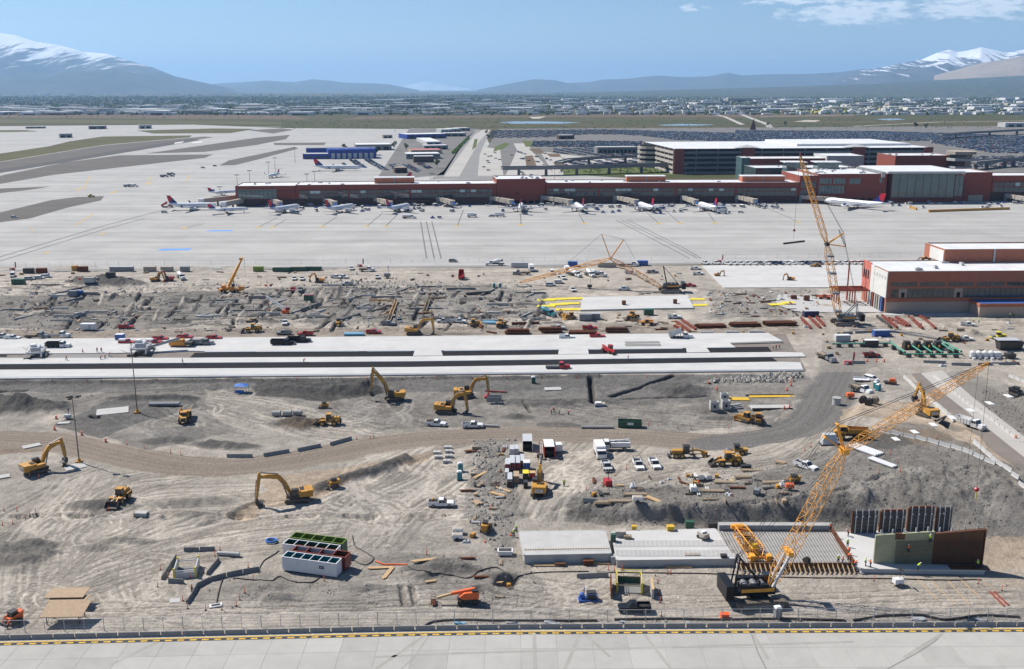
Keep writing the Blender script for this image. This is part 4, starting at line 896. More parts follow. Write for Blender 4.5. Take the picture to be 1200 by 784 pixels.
def shed(lb,l,r,top,depth,wall,roof,doors=0,dm='void',name='shed',win=0):
 b=Bld(name,lb,l,r,top,depth,wall,roof,parapet=0,cat='building')
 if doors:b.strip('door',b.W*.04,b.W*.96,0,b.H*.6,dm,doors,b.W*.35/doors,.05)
 if win:b.strip('window',b.W*.03,b.W*.97,b.H*.5,b.H*.8,'winglass',win,b.W*.3/win,.05)
 return b
shed('long blue hangar with row of dark doors behind the concourse',(385,186.5),(441,185.6),175.4,40,'hangar_blue','hangar_blue',8,'pale_wall',name='hangar');shed('blue lean-to end of the long hangar with pale roof',(355,186.6),(390,186.4),180.3,22,'hangar_blue','roof_grey',3,'navy_paint',name='hangar')
shed('dark upper bay of the blue hangar',(359,183),(441,182),173.8,20,'hangar_blue','dark_concrete',name='hangar')
shed('grey hangar with white roof behind the long blue hangar',(417,176.5),(459,176),169.5,45,'dark_concrete','roof_white',4,name='hangar');shed('far blue fronted hangar with white roof',(477,163),(523,162),157.5,50,'hangar_blue','roof_white',5,name='hangar')
shed('long white roofed shed running away from the viewer',(500,170),(517,169.8),166,140,'pale_wall','roof_white',2);shed('low shed with patched white roof and dark wall',(497,175.5),(525,175),170.5,22,'gry','roof_white',4)
shed('pink roofed shed among white sheds behind the concourse',(482,180.5),(518,180),176,40,'tan_wall','pink_roof',4);shed('broad white roofed shed with dark glass front',(476,186.5),(516,186),180.3,34,'gry','roof_white',0,win=8);shed('small brick office with pale frame beside white roofed shed',(485,190.5),(508.6,190.2),183.2,14,'dark_brick','roof_white',0,win=6)
shed('small brown flat roofed office in the staff car park',(463,203),(477.5,202.7),196.5,14,'dark_brick','tan_wall',2);shed('tiny kiosk standing on the open apron',(449,162),(460,161.8),158.2,10,'tan_wall','tan_wall',2)
for i,(x0,x1,y,t) in enumerate([(517,530,156,151.6),(528,540,154.5,150.8),(536,551,153.5,150),(520,546,160,156)]):shed(['far white domed store','far white store with twin roof','far dark gabled store','far low dark depot'][i]+' by the access road',(x0,y),(x1,y-.2),t,40,['pale_wall','pale_wall','gry','dark_concrete'][i],['roof_white','roof_white','roof_grey','roof_grey'][i],3)
shed('long low dark covered walkway beside the rental car lots',(700,180),(747,179.6),172.5,24,'dark_concrete','roof_grey',9);shed('small white roofed booth in the far car park',(655,163.2),(673,163),158.4,18,'dark_brick','roof_white',2)
shed('white bus shelter on the landside road',(848,203),(868,202.8),199,8,'dark_concrete','roof_white',3);shed('white canopy building at the far right edge',(1178,149),(1230,148.6),144,30,'pale_wall','roof_white',5)
shed('grey block house among the runway fields',(104,151.5),(125,151.2),147.6,30,'dark_concrete','roof_grey',2);shed('low bunker on the far runway edge',(30,150.6),(52,150.4),148.6,20,'dark_concrete','dark_concrete',2)
shed('dark equipment hut on the grass beside the runway',(70,161.6),(85,161.3),157,16,'steel','dark_concrete',2);shed('pale radar hut cluster by the distant taxiway',(163,151),(178,150.7),146.4,14,'pale_wall','roof_grey',2)
def new_hall():
 b=Bld('new_airport_hall','new rust red hall with white roof and unfinished sheathing at its left end',(1037,366.5),(1330,364.5),319,27,'new_brick',parapet=.35)
 H=b.H;v=lambda py,px=1039:b.v(py,px)
 b.part('plinth',Bx(-.25,b.W,-.25,-.01,-.2,v(353.6),'beige_block'))
 b.part('band',Bx(-.3,b.W,-.4,-.02,v(353.2),v(349.6),'orange_brick'))
 for (x0,x1) in ((1041,1071.5),(1074.7,1104),(1107.5,1137),(1140.5,1173),(1176,1210),(1213,1245)):b.strip('window',b.u(x0),b.u(x1),v(335.7),v(331.2),'winglass',4,.15,.06,'mullion')
 for (x0,x1,m,n) in ((1041.5,1050.5,'winglass',2),(1061,1115,'winglass',9),(1126,1250,'winglass',20)):b.strip('window',b.u(x0),b.u(x1),v(348.8),v(338.6),m,n,.12,.06,'mullion')
 for (x0,x1) in ((1051,1060.6),(1115.5,1125.5)):
  o=b.strip('door_panel',b.u(x0),b.u(x1),v(349),v(338.4),'tan_wall',1,.1,.08)[0];mb=MB();w=b.u(x1)-b.u(x0);mb.box(w*.3,w*.7,-.16,-.09,v(348.6),v(343),'void');bd('door',mb,o)
 z1=v(349.4);dep=b.depth
 b.part('sheathing',Bx(-.35,-.01,.02,dep*.52,z1,H-.1,'white_sheathing'))
 b.part('sheathing',Bx(-.42,-.02,dep*.52+.01,dep*.66,z1-1.,H+.3,'white_sheathing'))
 s=b.part('sheathing',Bx(-.5,-.03,dep*.66+.01,dep,z1-.5,H+.9,'red_sheathing'))
 for k in range(3):
  mb=MB();y=dep*(.72+.09*k);mb.box(-.56,-.51,y,y+1.3,H*.62,H*.84,'void');b.part('opening',mb)
 for k in range(5):
  mb=MB();y=dep*(.05+.11*k);mb.box(-.43,-.36,y,y+1.5,H*.8,H*.88,'pale_wall');b.part('opening',mb)
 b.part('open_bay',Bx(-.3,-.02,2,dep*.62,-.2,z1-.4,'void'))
 for k in range(7):
  mb=MB();y=2+k*dep*.09;mb.box(-1.1,-.32,y,y+.9,-.2,z1-.05,['steel_blue','pale_wall','tan_wall','pale_wall','red_primer','pale_wall','pale_wall'][k]);b.part('column',mb)
 fr=MB()
 for k in range(4):
  y=dep*(.62+.11*k)
  for x in (-7,-14):fr.beam((x,y,0),(x,y,z1),.4,.4,'red_primer')
  fr.beam((-15,y,z1),(-.6,y,z1),.4,.6,'red_primer')
 for x in (-7,-14):fr.beam((x,dep*.62,z1-.05),(x,dep*.95,z1-.05),.4,.5,'red_primer')
 fr.beam((-7,dep*.97,0),(-7,dep*.97,H),.5,.5,'red_primer');fr.beam((-7,dep*.97,H),(-.6,dep*.97,H),.5,.5,'red_primer');b.part('steel_frame',fr)
 u0=b.u(1135);b.part('annexe',Bx(u0,b.W,-9,-.42,-.2,v(355),'beige_block'));b.part('annexe_band',Bx(u0-.2,b.W,-9.2,-.45,v(354.9),v(351.6),'orange_brick'));b.part('annexe_roof',Bx(u0+.3,b.W,-8.8,-.5,v(351.5),v(351.2),'steel_blue'))
 p=Bld('rooftop_plant_hall','long rust red plant hall with white roof standing on the new hall',(1106,307.8),(1330,306.4),293.5,20,'new_brick',z0=b.H+.1);p.part('sheathing',Bx(-.3,-.02,.5,14,.1,p.H-.2,'white_sheathing'));p.part('duct',Bx(p.u(1163),p.u(1165),-.5,-.02,0,p.H+.6,'galv'))
 roof_units(b,4,21,.05,.4)
new_hall()
# ---------------------------------------------------------------- kinds of vehicles and machines (local +x is forward)
def wheel_mb(x,y,r,w,n=14,tm='rubber'):
 mb=MB();s=1 if y>0 else -1
 mb.cyl((x,y-w/2,r),(x,y+w/2,r),r,tm,n);return mb
def awh(K,x,y,r,w,rim='rim',n=14):
 i=K.part('wheel',wheel_mb(x,y,r,w,n));mb=MB();s=1 if y>0 else -1
 mb.cyl((x,y+s*(w/2-.03),r),(x,y+s*(w/2+.02),r),r*.58,rim,10);K.part('rim',mb,i)
def track_mb(x0,x1,y0,y1,r,m='track_steel',n=6):
 prof=[(x0+r-r*math.sin(math.pi*k/n),r+r*math.cos(math.pi*k/n)) for k in range(n+1)]+[(x1-r+r*math.sin(math.pi*k/n),r-r*math.cos(math.pi*k/n)) for k in range(n+1)]
 mb=MB();mb.prism(prof,y0,y1,m)
 k=int((x1-x0)/.32)
 for i in range(k):
  x=x0+r+(x1-x0-2*r)*(i+.5)/k;mb.box(x-.05,x+.05,y0-.02,y1+.02,2*r,2*r+.05,m)
 return mb
def add_track(K,x0,x1,y0,y1,r,rim='dkst'):
 i=K.part('track',track_mb(x0,x1,y0,y1,r));mb=MB();yo=y1 if y1>0 else y0;s=1 if y1>0 else -1
 for x in (x0+r,x1-r):mb.cyl((x,yo-s*.02,r),(x,yo+s*.05,r),r*.62,rim,10)
 mb.box(x0+r,x1-r,min(yo,yo+s*.04),max(yo,yo+s*.04),r*.6,r*1.3,rim);K.part('roller_frame',mb,i)
def lamps(K,x,y,z,xr,zr,w=.3,h=.16):
 for s in (-1,1):
  K.part('headlight',Bx(x-.03,x+.03,s*y-w/2,s*y+w/2,z-h/2,z+h/2,'lamp_glass'))
  K.part('taillight',Bx(xr-.03,xr+.03,s*y-w/2,s*y+w/2,zr-h/2,zr+h/2,'red_lamp'))
def cabin(K,x0,x1,W,z0,z1,rake_f,rake_r,pnt,side=.16,parent=None):
 """greenhouse: glass block, roof plate, pillars"""
 w=W/2;g=MB();a=.05
 P=lambda x,y,z:(x,y,z)
 g.hexa([P(x0,-w+a,z0),P(x1,-w+a,z0),P(x1,w-a,z0),P(x0,w-a,z0),P(x0+rake_r,-w+side,z1),P(x1-rake_f,-w+side,z1),P(x1-rake_f,w-side,z1),P(x0+rake_r,w-side,z1)],'glass')
 K.part('window',g,parent)
 r=MB();r.tbox(x0+rake_r-.04,x1-rake_f+.04,-w+side-.04,w-side+.04,z1-.02,z1+.07,.08,.08,pnt)
 for s in (-1,1):
  for (xa,xb) in ((x0,x0+rake_r),(x1,x1-rake_f),((x0+x1)/2,(x0+rake_r+x1-rake_f)/2)):
   r.beam((xa,s*(w-a+.005),z0),(xb,s*(w-side+.005),z1),.09,.05,pnt)
 K.part('roof',r,parent)
def pkk(pnt,crew=True,topper=None,name='pickup_truck',L=5.9):
 K=Kind(name,'pickup truck');h=L/2;W=1.96;bx=-.55 if crew else -.2
 b=MB();prof=[(-h,.5),(-h,.98),(bx,.98),(bx,1.08),(1.15,1.12),(h-.75,1.1),(h-.12,1.),(h,.85),(h,.48),(h-.5,.38),(-h+.4,.42)]
 b.prism(prof,-W/2,W/2,pnt)
 K.part('body',b)
 b=MB()
 for s in (-1,1):b.box(-h+.02,bx-.02,s*W/2-(.1 if s>0 else 0),s*W/2+(0 if s>0 else .1),.985,1.42,pnt)
 b.box(bx-.1,bx-.02,-W/2+.1,W/2-.1,.985,1.42,pnt);b.box(-h+.12,bx-.1,-W/2+.1,W/2-.1,.986,1.,'blkpl')
 K.part('cargo_bed',b)
 K.part('tailgate',Bx(-h-.01,-h+.08,-W/2+.1,W/2-.1,.6,1.41,pnt))
 cabin(K,bx+.03,1.35,W,1.08,1.82,.72,.12,pnt)
 K.part('bumper',Bx(h-.02,h+.12,-W/2+.03,W/2-.03,.48,.72,'galv').box(h-.03,h+.03,-.62,.62,.74,.97,'blkpl'))
 K.part('rear_bumper',Bx(-h-.14,-h,-W/2+.05,W/2-.05,.5,.66,'galv'))
 lamps(K,h-.02,.78,.9,-h-.02,1.,.3,.2)
 for s in (-1,1):
  K.part('mirror',Bx(.85,.98,s*1.-.02 if s>0 else -1.2,1.2 if s>0 else -.98,1.15,1.36,'blkpl'))
  for x in (1.88,-1.75):awh(K,x,s*.875,.42,.27)
 if topper=='box':
  b=MB()
  for s in (-1,1):b.box(-h+.05,bx-.1,(W/2-.35) if s>0 else -W/2-.05,(W/2+.05) if s>0 else -W/2+.35,1.425,1.75,pnt)
  K.part('tool_box',b)
 if topper=='shell':
  K.part('topper',MB().tbox(-h+.03,bx-.03,-W/2+.02,W/2-.02,1.425,1.95,.08,.12,'wht'))
 if topper=='rack':
  b=MB()
  for s in (-1,1):
   for x in (-h+.2,bx-.15):b.beam((x,s*.9,1.42),(x,s*.9,2.1),.07,.07,'blkpl')
   b.beam((-h+.1,s*.9,2.1),(1.,s*.9,2.1),.07,.07,'blkpl')
  for x in (-h+.2,bx-.15,.6):b.beam((x,-.9,2.1),(x,.9,2.1),.06,.06,'blkpl')
  K.part('rack',b)
 if topper=='load':
  K.part('cargo',Bx(-h+.3,bx-.3,-.6,.6,1.002,1.6,'dkst').cyl((-1.9,-.4,1.7),(-1.9,.4,1.7),.25,'ylw',8))
 return K
PK={c:pkk(m) for c,m in dict(white='wht',red='rdd',black='black_paint',dark='gry',silver='slv',maroon='dark_red_paint',navy='navy_paint').items()}
PKW_box=pkk('wht',True,'box');PKW_load=pkk('wht',True,'load');PKW_rack=pkk('wht',False,'rack');PKR_shell=pkk('rdd',False,'shell');PKW_shell=pkk('wht',False,'shell');PKW_reg=pkk('wht',False,None)
def suv_kind(pnt,name='suv',cat='suv',L=4.9,W=1.9,Hh_=1.75,nose=1.15,rear=.1):
 K=Kind(name,cat);h=L/2;b=MB()
 b.prism([(-h,.45),(-h,1.),(h-nose,1.05),(h-.15,.92),(h,.75),(h,.42),(h-.4,.34),(-h+.3,.36)],-W/2,W/2,pnt);K.part('body',b)
 cabin(K,-h+rear,h-nose+.25,W,1.02,Hh_-.08,.8,.3,pnt)
 lamps(K,h-.02,W*.38,.8,-h,.9)
 for s in (-1,1):
  for x in (h-.95,-h+.95):awh(K,x,s*(W/2-.085),.36,.24)
 return K
SUV={c:suv_kind(m) for c,m in dict(white='wht',silver='slv',black='black_paint',navy='navy_paint',red='rdd',dark='gry').items()}
VAN=suv_kind('wht','van','van',5.4,2.,2.2,.9)
def truck_front(K,x,W,pnt,z0=.6,hood=True):
 b=MB()
 if hood:
  b.prism([(x,.55),(x,1.75),(x+1.7,1.65),(x+1.85,1.45),(x+1.85,.5)],-W*.36,W*.36,pnt);K.part('hood',b)
  b=MB()
  for s in (-1,1):b.prism([(x+.25,.7),(x+.3,1.2),(x+1.6,1.2),(x+1.8,.7)],s*W*.36 if s>0 else -W/2,W/2 if s>0 else -W*.36,pnt)
  K.part('fender',b)
  K.part('grille',Bx(x+1.86,x+1.92,-W*.3,W*.3,.8,1.45,'galv'));K.part('bumper',Bx(x+1.85,x+2.05,-W/2,W/2,.45,.75,'galv'))
  xf=x+1.2
 else:xf=x-.4
 K.part('cab',Bx(x-1.6,x-.01,-W/2,W/2,.7,1.75,pnt))
 cabin(K,x-1.58,x,W,1.75,2.6,.35,.05,pnt,.1)
 for s in (-1,1):
  awh(K,xf,s*(W/2-.17),.5,.3,'galv');K.part('headlight',Bx(xf+.6 if hood else x+.0,xf+.68 if hood else x+.06,s*W*.4-.15,s*W*.4+.15,.9,1.1,'lamp_glass'))
 return xf
def dump_truck_kind(pnt,bed,raised=0.,axles=(-1.2,-2.5,-3.8),load=False,name='dump_truck'):
 K=Kind(name,'dump truck');W=2.5
 truck_front(K,2.1,W,pnt);K.part('chassis',Bx(-4.6,2.,-.5,.5,.65,.95,'dkst'))
 for x in axles:
  for s in (-1,1):awh(K,x,s*(W/2-.28),.5,.52,'galv')
 b=MB();piv=Vector((-4.3,0,1.));a=R(raised)
 def rot(p):q=Vector(p)-piv;return (piv.x+q.x*math.cos(a)-q.z*math.sin(a),q.y,piv.z+q.x*math.sin(a)+q.z*math.cos(a))
 def rb(x0,x1,y0,y1,z0,z1,m):
  b.hexa([rot(p) for p in [(x0,y0,z0),(x1,y0,z0),(x1,y1,z0),(x0,y1,z0),(x0,y0,z1),(x1,y0,z1),(x1,y1,z1),(x0,y1,z1)]],m)
 rb(-4.8,.3,-W/2+.1,W/2-.1,1.,1.15,bed);rb(-4.8,.3,-W/2,-W/2+.1,1.,2.45,bed);rb(-4.8,.3,W/2-.1,W/2,1.,2.45,bed);rb(.2,.32,-W/2+.1,W/2-.1,1.15,2.75,bed);rb(-4.8,-4.7,-W/2+.1,W/2-.1,1.15,2.35,bed)
 for k in range(6):x=-4.5+k*.9;rb(x-.06,x+.06,-W/2-.07,-W/2-.002,1.05,2.4,bed);rb(x-.06,x+.06,W/2+.002,W/2+.07,1.05,2.4,bed)
 i=K.part('dump_bed',b)
 if load:
  K.part('load',MB().tbox(-4.65,.15,-W/2+.12,W/2-.12,1.2,2.5,.8,.4,'rubble'),i)
 if raised:K.part('hydraulic_ram',Cy((-.5,0,1.),rot((-.2,0,1.2)),.12,'steel',8))
 for s in (-1,1):
  K.part('exhaust',Cy((.55,s*1.05,1.),(.55,s*1.05,3.),.08,'galv',6));K.part('taillight',Bx(-4.83,-4.8,s*.9-.15,s*.9+.15,.8,.95,'red_lamp'))
 return K
DT_black=dump_truck_kind('black_paint','black_paint');DT_blackwhite=dump_truck_kind('wht','black_paint');DT_white=dump_truck_kind('wht','wht',0,(-1.2,-2.5,-3.8));DT_raised=dump_truck_kind('wht','slv',22);DT_red=dump_truck_kind('rdd','rdd',30);DT_dark=dump_truck_kind('gry','gry',0,(-1.2,-2.5,-3.8),True)
def flatbed_kind(pnt,load=None,name='flatbed_truck',hood=True,L=6.):
 K=Kind(name,'truck');W=2.4;truck_front(K,2.1,W,pnt,hood=hood);K.part('chassis',Bx(-L+1.,2.,-.5,.5,.65,.95,'dkst'))
 K.part('flatbed',Bx(-L+1.,.4,-W/2,W/2,1.,1.15,'dkst').box(.3,.4,-W/2,W/2,1.15,2.3,'dkst'))
 for x in ((-L+2.6,) if L<6.5 else (-L+2.4,-L+3.7)):
  for s in (-1,1):awh(K,x,s*(W/2-.28),.5,.5)
 if load=='service':
  b=MB()
  for s in (-1,1):b.box(-L+1.1,.2,W/2-.55 if s>0 else -W/2,W/2 if s>0 else -W/2+.55,1.16,2.3,pnt)
  K.part('tool_body',b);K.part('crane_post',Cy((-1.2,0,1.2),(-1.2,0,2.5),.3,'dkst',8));K.part('crane_arm',Bm((-1.2,0,2.55),(-4.6,.2,2.9),.28,.3,'wht'))
  K.part('welder',Bx(-4.4,-3.6,-.5,.5,1.2,2.2,'dkst'))
 if load=='tank':
  K.part('tank',Cy((-L+1.3,0,2.1),(.2,0,2.1),.98,'wht',14))
 if load=='box':
  K.part('cargo_box',Bx(-L+1.,.3,-W/2,W/2,1.16,3.3,'wht'))
 if load=='mixer':
  K.part('drum',Cy((-4.4,0,2.9),(-2.2,0,2.4),.65,'wht',12,1.2).cyl((-2.2,0,2.4),(.1,0,2.),1.2,'wht',12,.7));K.part('hopper',MB().tbox(-5.2,-4.5,-.5,.5,2.2,3.2,-.1,-.1,'dkst'))
 if load=='stake':
  b=MB()
  for s in (-1,1):
   for k in range(6):b.beam((-L+1.1+k*.9,s*W/2,1.15),(-L+1.1+k*.9,s*W/2,1.9),.06,.08,'dkst')
   b.beam((-L+1.1,s*W/2,1.9),(.2,s*W/2,1.9),.06,.08,'dkst')
  b.box(-L+1.3,-.6,-.9,.9,1.16,1.7,'oldwood');K.part('stake_sides',b)
 return K
SERVICE=flatbed_kind('wht','service','service_truck');TANKER=flatbed_kind('wht','tank','water_truck',L=7);MIXER=flatbed_kind('wht','mixer','mixer_truck',L=7);BOXTRUCK=flatbed_kind('wht','box','box_truck',False);FLAT_red=flatbed_kind('rdd',None,L=5.2);STAKE=flatbed_kind('wht','stake',L=5.);FLAT_white=flatbed_kind('wht',None,L=8);FLAT_dark=flatbed_kind('gry','stake',L=6)
def text_mesh(s,size,m,depth=.01):
 cu=bpy.data.curves.new('lettering','FONT');cu.body=s;cu.size=size;cu.align_x='CENTER';cu.align_y='CENTER';cu.extrude=depth;cu.resolution_u=2
 o=bpy.data.objects.new('lettering',cu);COL.objects.link(o);dg=bpy.context.evaluated_depsgraph_get();me=bpy.data.meshes.new_from_object(o.evaluated_get(dg));bpy.data.objects.remove(o);me.materials.clear();me.materials.append(MATS[m]);return me
def place_text(me,M):c=me.copy();c.transform(M);return c
CAT_ME=text_mesh('CAT',.62,'black_paint')
def raw_part(K,name,me,parent=None):K.parts.append((name,me,parent,(0,0,0),None));return len(K.parts)-1
def rotz_fn(deg):
 c,s=math.cos(R(deg)),math.sin(R(deg));return lambda p:(p[0]*c-p[1]*s,p[0]*s+p[1]*c,p[2])
def rot_mb(mb,deg):
 f=rotz_fn(deg);mb.v=[f(p) for p in mb.v];return mb
def excavator_kind(swing=0.,tip=(6.2,3.6),knee=(3.,5.2),end=(6.9,.9),pnt='ylw',S=1.,text=True,attach='bucket',accent=None):
 """tracks along +x, house turned by swing; joints of the arm given in the house's own x,z"""
 K=Kind('excavator','excavator');rt=lambda mb:rot_mb(mb,swing)
 for s in (-1,1):add_track(K,-2.4,2.4,s*1.6-(.6 if s>0 else 0),s*1.6+(0 if s>0 else .6),.48)
 K.part('undercarriage',Bx(-1.2,1.2,-1.,1.,.45,.85,'dkst').cyl((0,0,.85),(0,0,1.1),.8,'dkst',14))
 K.part('deck',rt(Bx(-2.1,1.7,-1.45,1.45,1.1,1.3,'dkst')))
 ci=K.part('counterweight',rt(MB().hexa([(-2.9,-1.3,1.15),(-2.,-1.48,1.15),(-2.,1.48,1.15),(-2.9,1.3,1.15),(-3.,-1.3,2.5),(-2.,-1.5,2.55),(-2.,1.5,2.55),(-3.,1.3,2.5)],pnt)))
 if text:
  K.part('plate',rt(Bx(-3.03,-2.99,-.75,.75,1.4,2.05,'wht')),ci)
  M=Matrix.Rotation(R(swing),4,'Z')@Matrix.Translation((-3.06,0,1.72))@Matrix.Rotation(R(-90),4,'Z')@Matrix.Rotation(R(90),4,'X');raw_part(K,'lettering',place_text(CAT_ME,M),ci)
 K.part('engine_cover',rt(Bx(-1.98,-.3,-1.45,1.45,1.31,2.45,pnt).box(-.28,1.5,-1.45,-.5,1.31,2.1,pnt)))
 K.part('exhaust',rt(Bx(-1.3,-.5,-1.,.5,2.46,2.56,'blkpl').cyl((-1.2,-.6,2.56),(-1.2,-.6,2.8),.09,'dkst',6)))
 cb=K.part('cab',rt(Bx(-.2,1.5,.5,1.45,1.31,1.9,'blkpl')));K.part('window',rt(MB().hexa([(-.18,.52,1.9),(1.48,.52,1.9),(1.48,1.43,1.9),(-.18,1.43,1.9),(-.15,.58,2.9),(1.15,.58,2.9),(1.15,1.38,2.9),(-.15,1.38,2.9)],'glass')),cb)
 K.part('cab_roof',rt(Bx(-.22,1.2,.5,1.46,2.9,3.02,'blkpl')),cb)
 b=MB();foot=Vector((1.2,0,1.6));kn=Vector((knee[0],0,knee[1]));tp=Vector((tip[0],0,tip[1]));en=Vector((end[0],0,end[1]))
 def arm(pts,w,hs,m):
  n=len(pts);vs=[]
  for i,p in enumerate(pts):
   d=(pts[min(i+1,n-1)]-pts[max(i-1,0)]).normalized();nr=Vector((-d.z,0,d.x))*hs[i]/2;vs+=[p-nr+Vector((0,-w/2,0)),p+nr+Vector((0,-w/2,0)),p+nr+Vector((0,w/2,0)),p-nr+Vector((0,w/2,0))]
  fs=[(3,2,1,0),tuple(4*(n-1)+k for k in range(4))]
  for i in range(n-1):
   for k in range(4):fs.append((4*i+k,4*i+(k+1)%4,4*i+4+(k+1)%4,4*i+4+k))
  o=MB();o.add(vs,fs,m);return o
 mid=foot.lerp(kn,.55)+Vector((-.15,0,.25));mid2=kn.lerp(tp,.5)+Vector((.05,0,.12))
 K.part('boom',rt(arm([foot,mid,kn,mid2,tp],.62,[.55,.85,.95,.75,.5],pnt)))
 d=(tp-en).normalized();top=tp+d*.9
 K.part('stick',rt(arm([top,tp,en],.45,[.45,.72,.36],pnt)))
 for y in (-.45,.45):
  b=MB();q=foot.lerp(kn,.75);b.cyl((1.9,y,1.35),(q.x,y,q.z),.13,'steel',7);K.part('hydraulic_cylinder',rt(b))
 b=MB();q=kn+Vector((0,0,.6));b.cyl(q,top,.13,'steel',7);K.part('hydraulic_cylinder',rt(b));b=MB();q2=tp.lerp(en,.15)+Vector((.45,0,.1));b.cyl(q2,en.lerp(tp,.1)+Vector((.38,0,0)),.1,'steel',7);K.part('hydraulic_cylinder',rt(b))
 if attach=='bucket':
  b=MB();e=en;prof=[(e.x+.25,e.z+.2),(e.x+.35,e.z-.4),(e.x+.1,e.z-1.1),(e.x-.5,e.z-1.3),(e.x-1.2,e.z-.85),(e.x-1.,e.z-.7),(e.x-.5,e.z-.6),(e.x-.25,e.z+.05)]
  b.prism([(p[0],max(p[1],.0)) for p in prof],-.7,.7,'dkst' if not accent else accent);bi=K.part('bucket',rt(b));
 else:
  b=MB();e=en;b.box(e.x-.3,e.x+.3,-.35,.35,max(e.z-1.1,0),e.z,accent or 'dkst');b.cyl((e.x,0,max(e.z-1.8,0)),(e.x,0,max(e.z-1.1,.3)),.12,'dkst',8);K.part('attachment',rt(b))
 return K
def loader_kind(steer=0.,bucket_z=.15,pnt='ylw',canopy='ylw',S=1.,bucket=True):
 K=Kind('wheel_loader','wheel loader')
 for x in (1.6,-1.75):
  for s in (-1,1):awh(K,x,s*1.1,.82,.65,'yellow_rim',16)
 K.part('engine_cover',Bx(-3.3,-.3,-.85,.85,.9,2.,pnt).tbox(-3.4,-.8,-.8,.8,2.,2.45,.25,.12,pnt));K.part('counterweight',Bx(-3.65,-3.3,-1.1,1.1,.7,1.5,'dkst'))
 K.part('radiator_grille',Bx(-3.42,-3.38,-.6,.6,1.3,2.1,'blkpl'))
 K.part('front_frame',Bx(-.3,2.2,-.55,.55,.8,1.5,pnt))
 for s in (-1,1):
  K.part('fender',Bx(-2.6,-.8,s*1.1-.4,s*1.1+.4,1.72,1.8,pnt));K.part('fender',Bx(1.,2.3,s*1.1-.38,s*1.1+.38,1.72,1.8,pnt))
 ci=K.part('cab',Bx(-.9,.6,-.78,.78,1.5,2.2,'blkpl'));K.part('window',MB().tbox(-.88,.58,-.76,.76,2.2,3.25,.08,.06,'glass'),ci);K.part('cab_roof',Bx(-1.,.65,-.85,.85,3.25,3.42,canopy),ci)
 b=MB()
 for s in (-1,1):b.beam((1.2,s*.6,1.75),(3.2,s*.6,bucket_z+.75),.22,.45,pnt)
 b.beam((2.4,-.6,(1.75+bucket_z+.75)/2-.05),(2.4,.6,(1.75+bucket_z+.75)/2-.05),.25,.3,pnt);K.part('lift_arm',b);K.part('linkage',Bm((1.5,0,2.1),(3.1,0,bucket_z+1.3),.2,.3,'dkst'))
 if bucket:
  b=MB();z=bucket_z;b.prism([(3.1,z+1.3),(3.,z+.5),(3.3,z),(4.5,z),(4.5,z+.1),(3.45,z+.2),(3.2,z+.6),(3.3,z+1.3)],-1.45,1.45,'dkst')
  for s in (-1,1):b.prism([(3.1,z+1.3),(3.,z+.5),(3.3,z),(4.5,z),(4.2,z+.6),(3.35,z+1.3)],s*1.45-.04,s*1.45+.04,'dkst')
  K.part('bucket',b)
 K.part('exhaust',Cy((-2.4,.4,2.45),(-2.4,.4,3.1),.08,'dkst',6))
 return K
def grader_kind():
 K=Kind('motor_grader','road grader');P='ylw'
 for x in (-1.6,-3.1):
  for s in (-1,1):awh(K,x,s*1.,.68,.5,'yellow_rim',16)
 for s in (-1,1):awh(K,4.2,s*1.,.68,.45,'yellow_rim',16)
 K.part('engine_cover',Bx(-4.2,-1.4,-.7,.7,.9,2.1,P).box(-4.5,-4.2,-.8,.8,.8,1.6,'dkst'))
 ci=K.part('cab',Bx(-1.3,.3,-.75,.75,1.1,2.,'blkpl'));K.part('window',MB().tbox(-1.28,.28,-.73,.73,2.,3.1,.05,.05,'glass'),ci);K.part('cab_roof',Bx(-1.4,.45,-.85,.85,3.1,3.25,'blkpl'),ci)
 K.part('frame',Bm((.2,0,1.6),(2.,0,2.1),.35,.45,P).beam((1.95,0,2.1),(4.3,0,1.5),.35,.42,P).box(4.,4.9,-.5,.5,1.,1.6,P));K.part('front_axle',Bm((4.2,-.9,.75),(4.2,.9,.75),.2,.2,'dkst'))
 K.part('circle',Cy((1.2,0,.75),(1.2,0,.9),.8,'dkst',14).beam((1.2,0,.9),(4.,0,1.1),.2,.2,P));K.part('blade',MB().hexa([(1.,-1.8,.1),(1.15,-1.8,.1),(1.9,1.8,.1),(1.75,1.8,.1),(.95,-1.8,.75),(1.05,-1.8,.75),(1.8,1.8,.75),(1.7,1.8,.75)],'steel'))
 for s in (-1,1):K.part('hydraulic_cylinder',Cy((1.3,s*.5,.9),(1.2,s*.5,2.7),.09,'steel',6))
 K.part('ripper',Bx(-5.2,-4.5,-.9,.9,.4,.7,'dkst'))
 return K
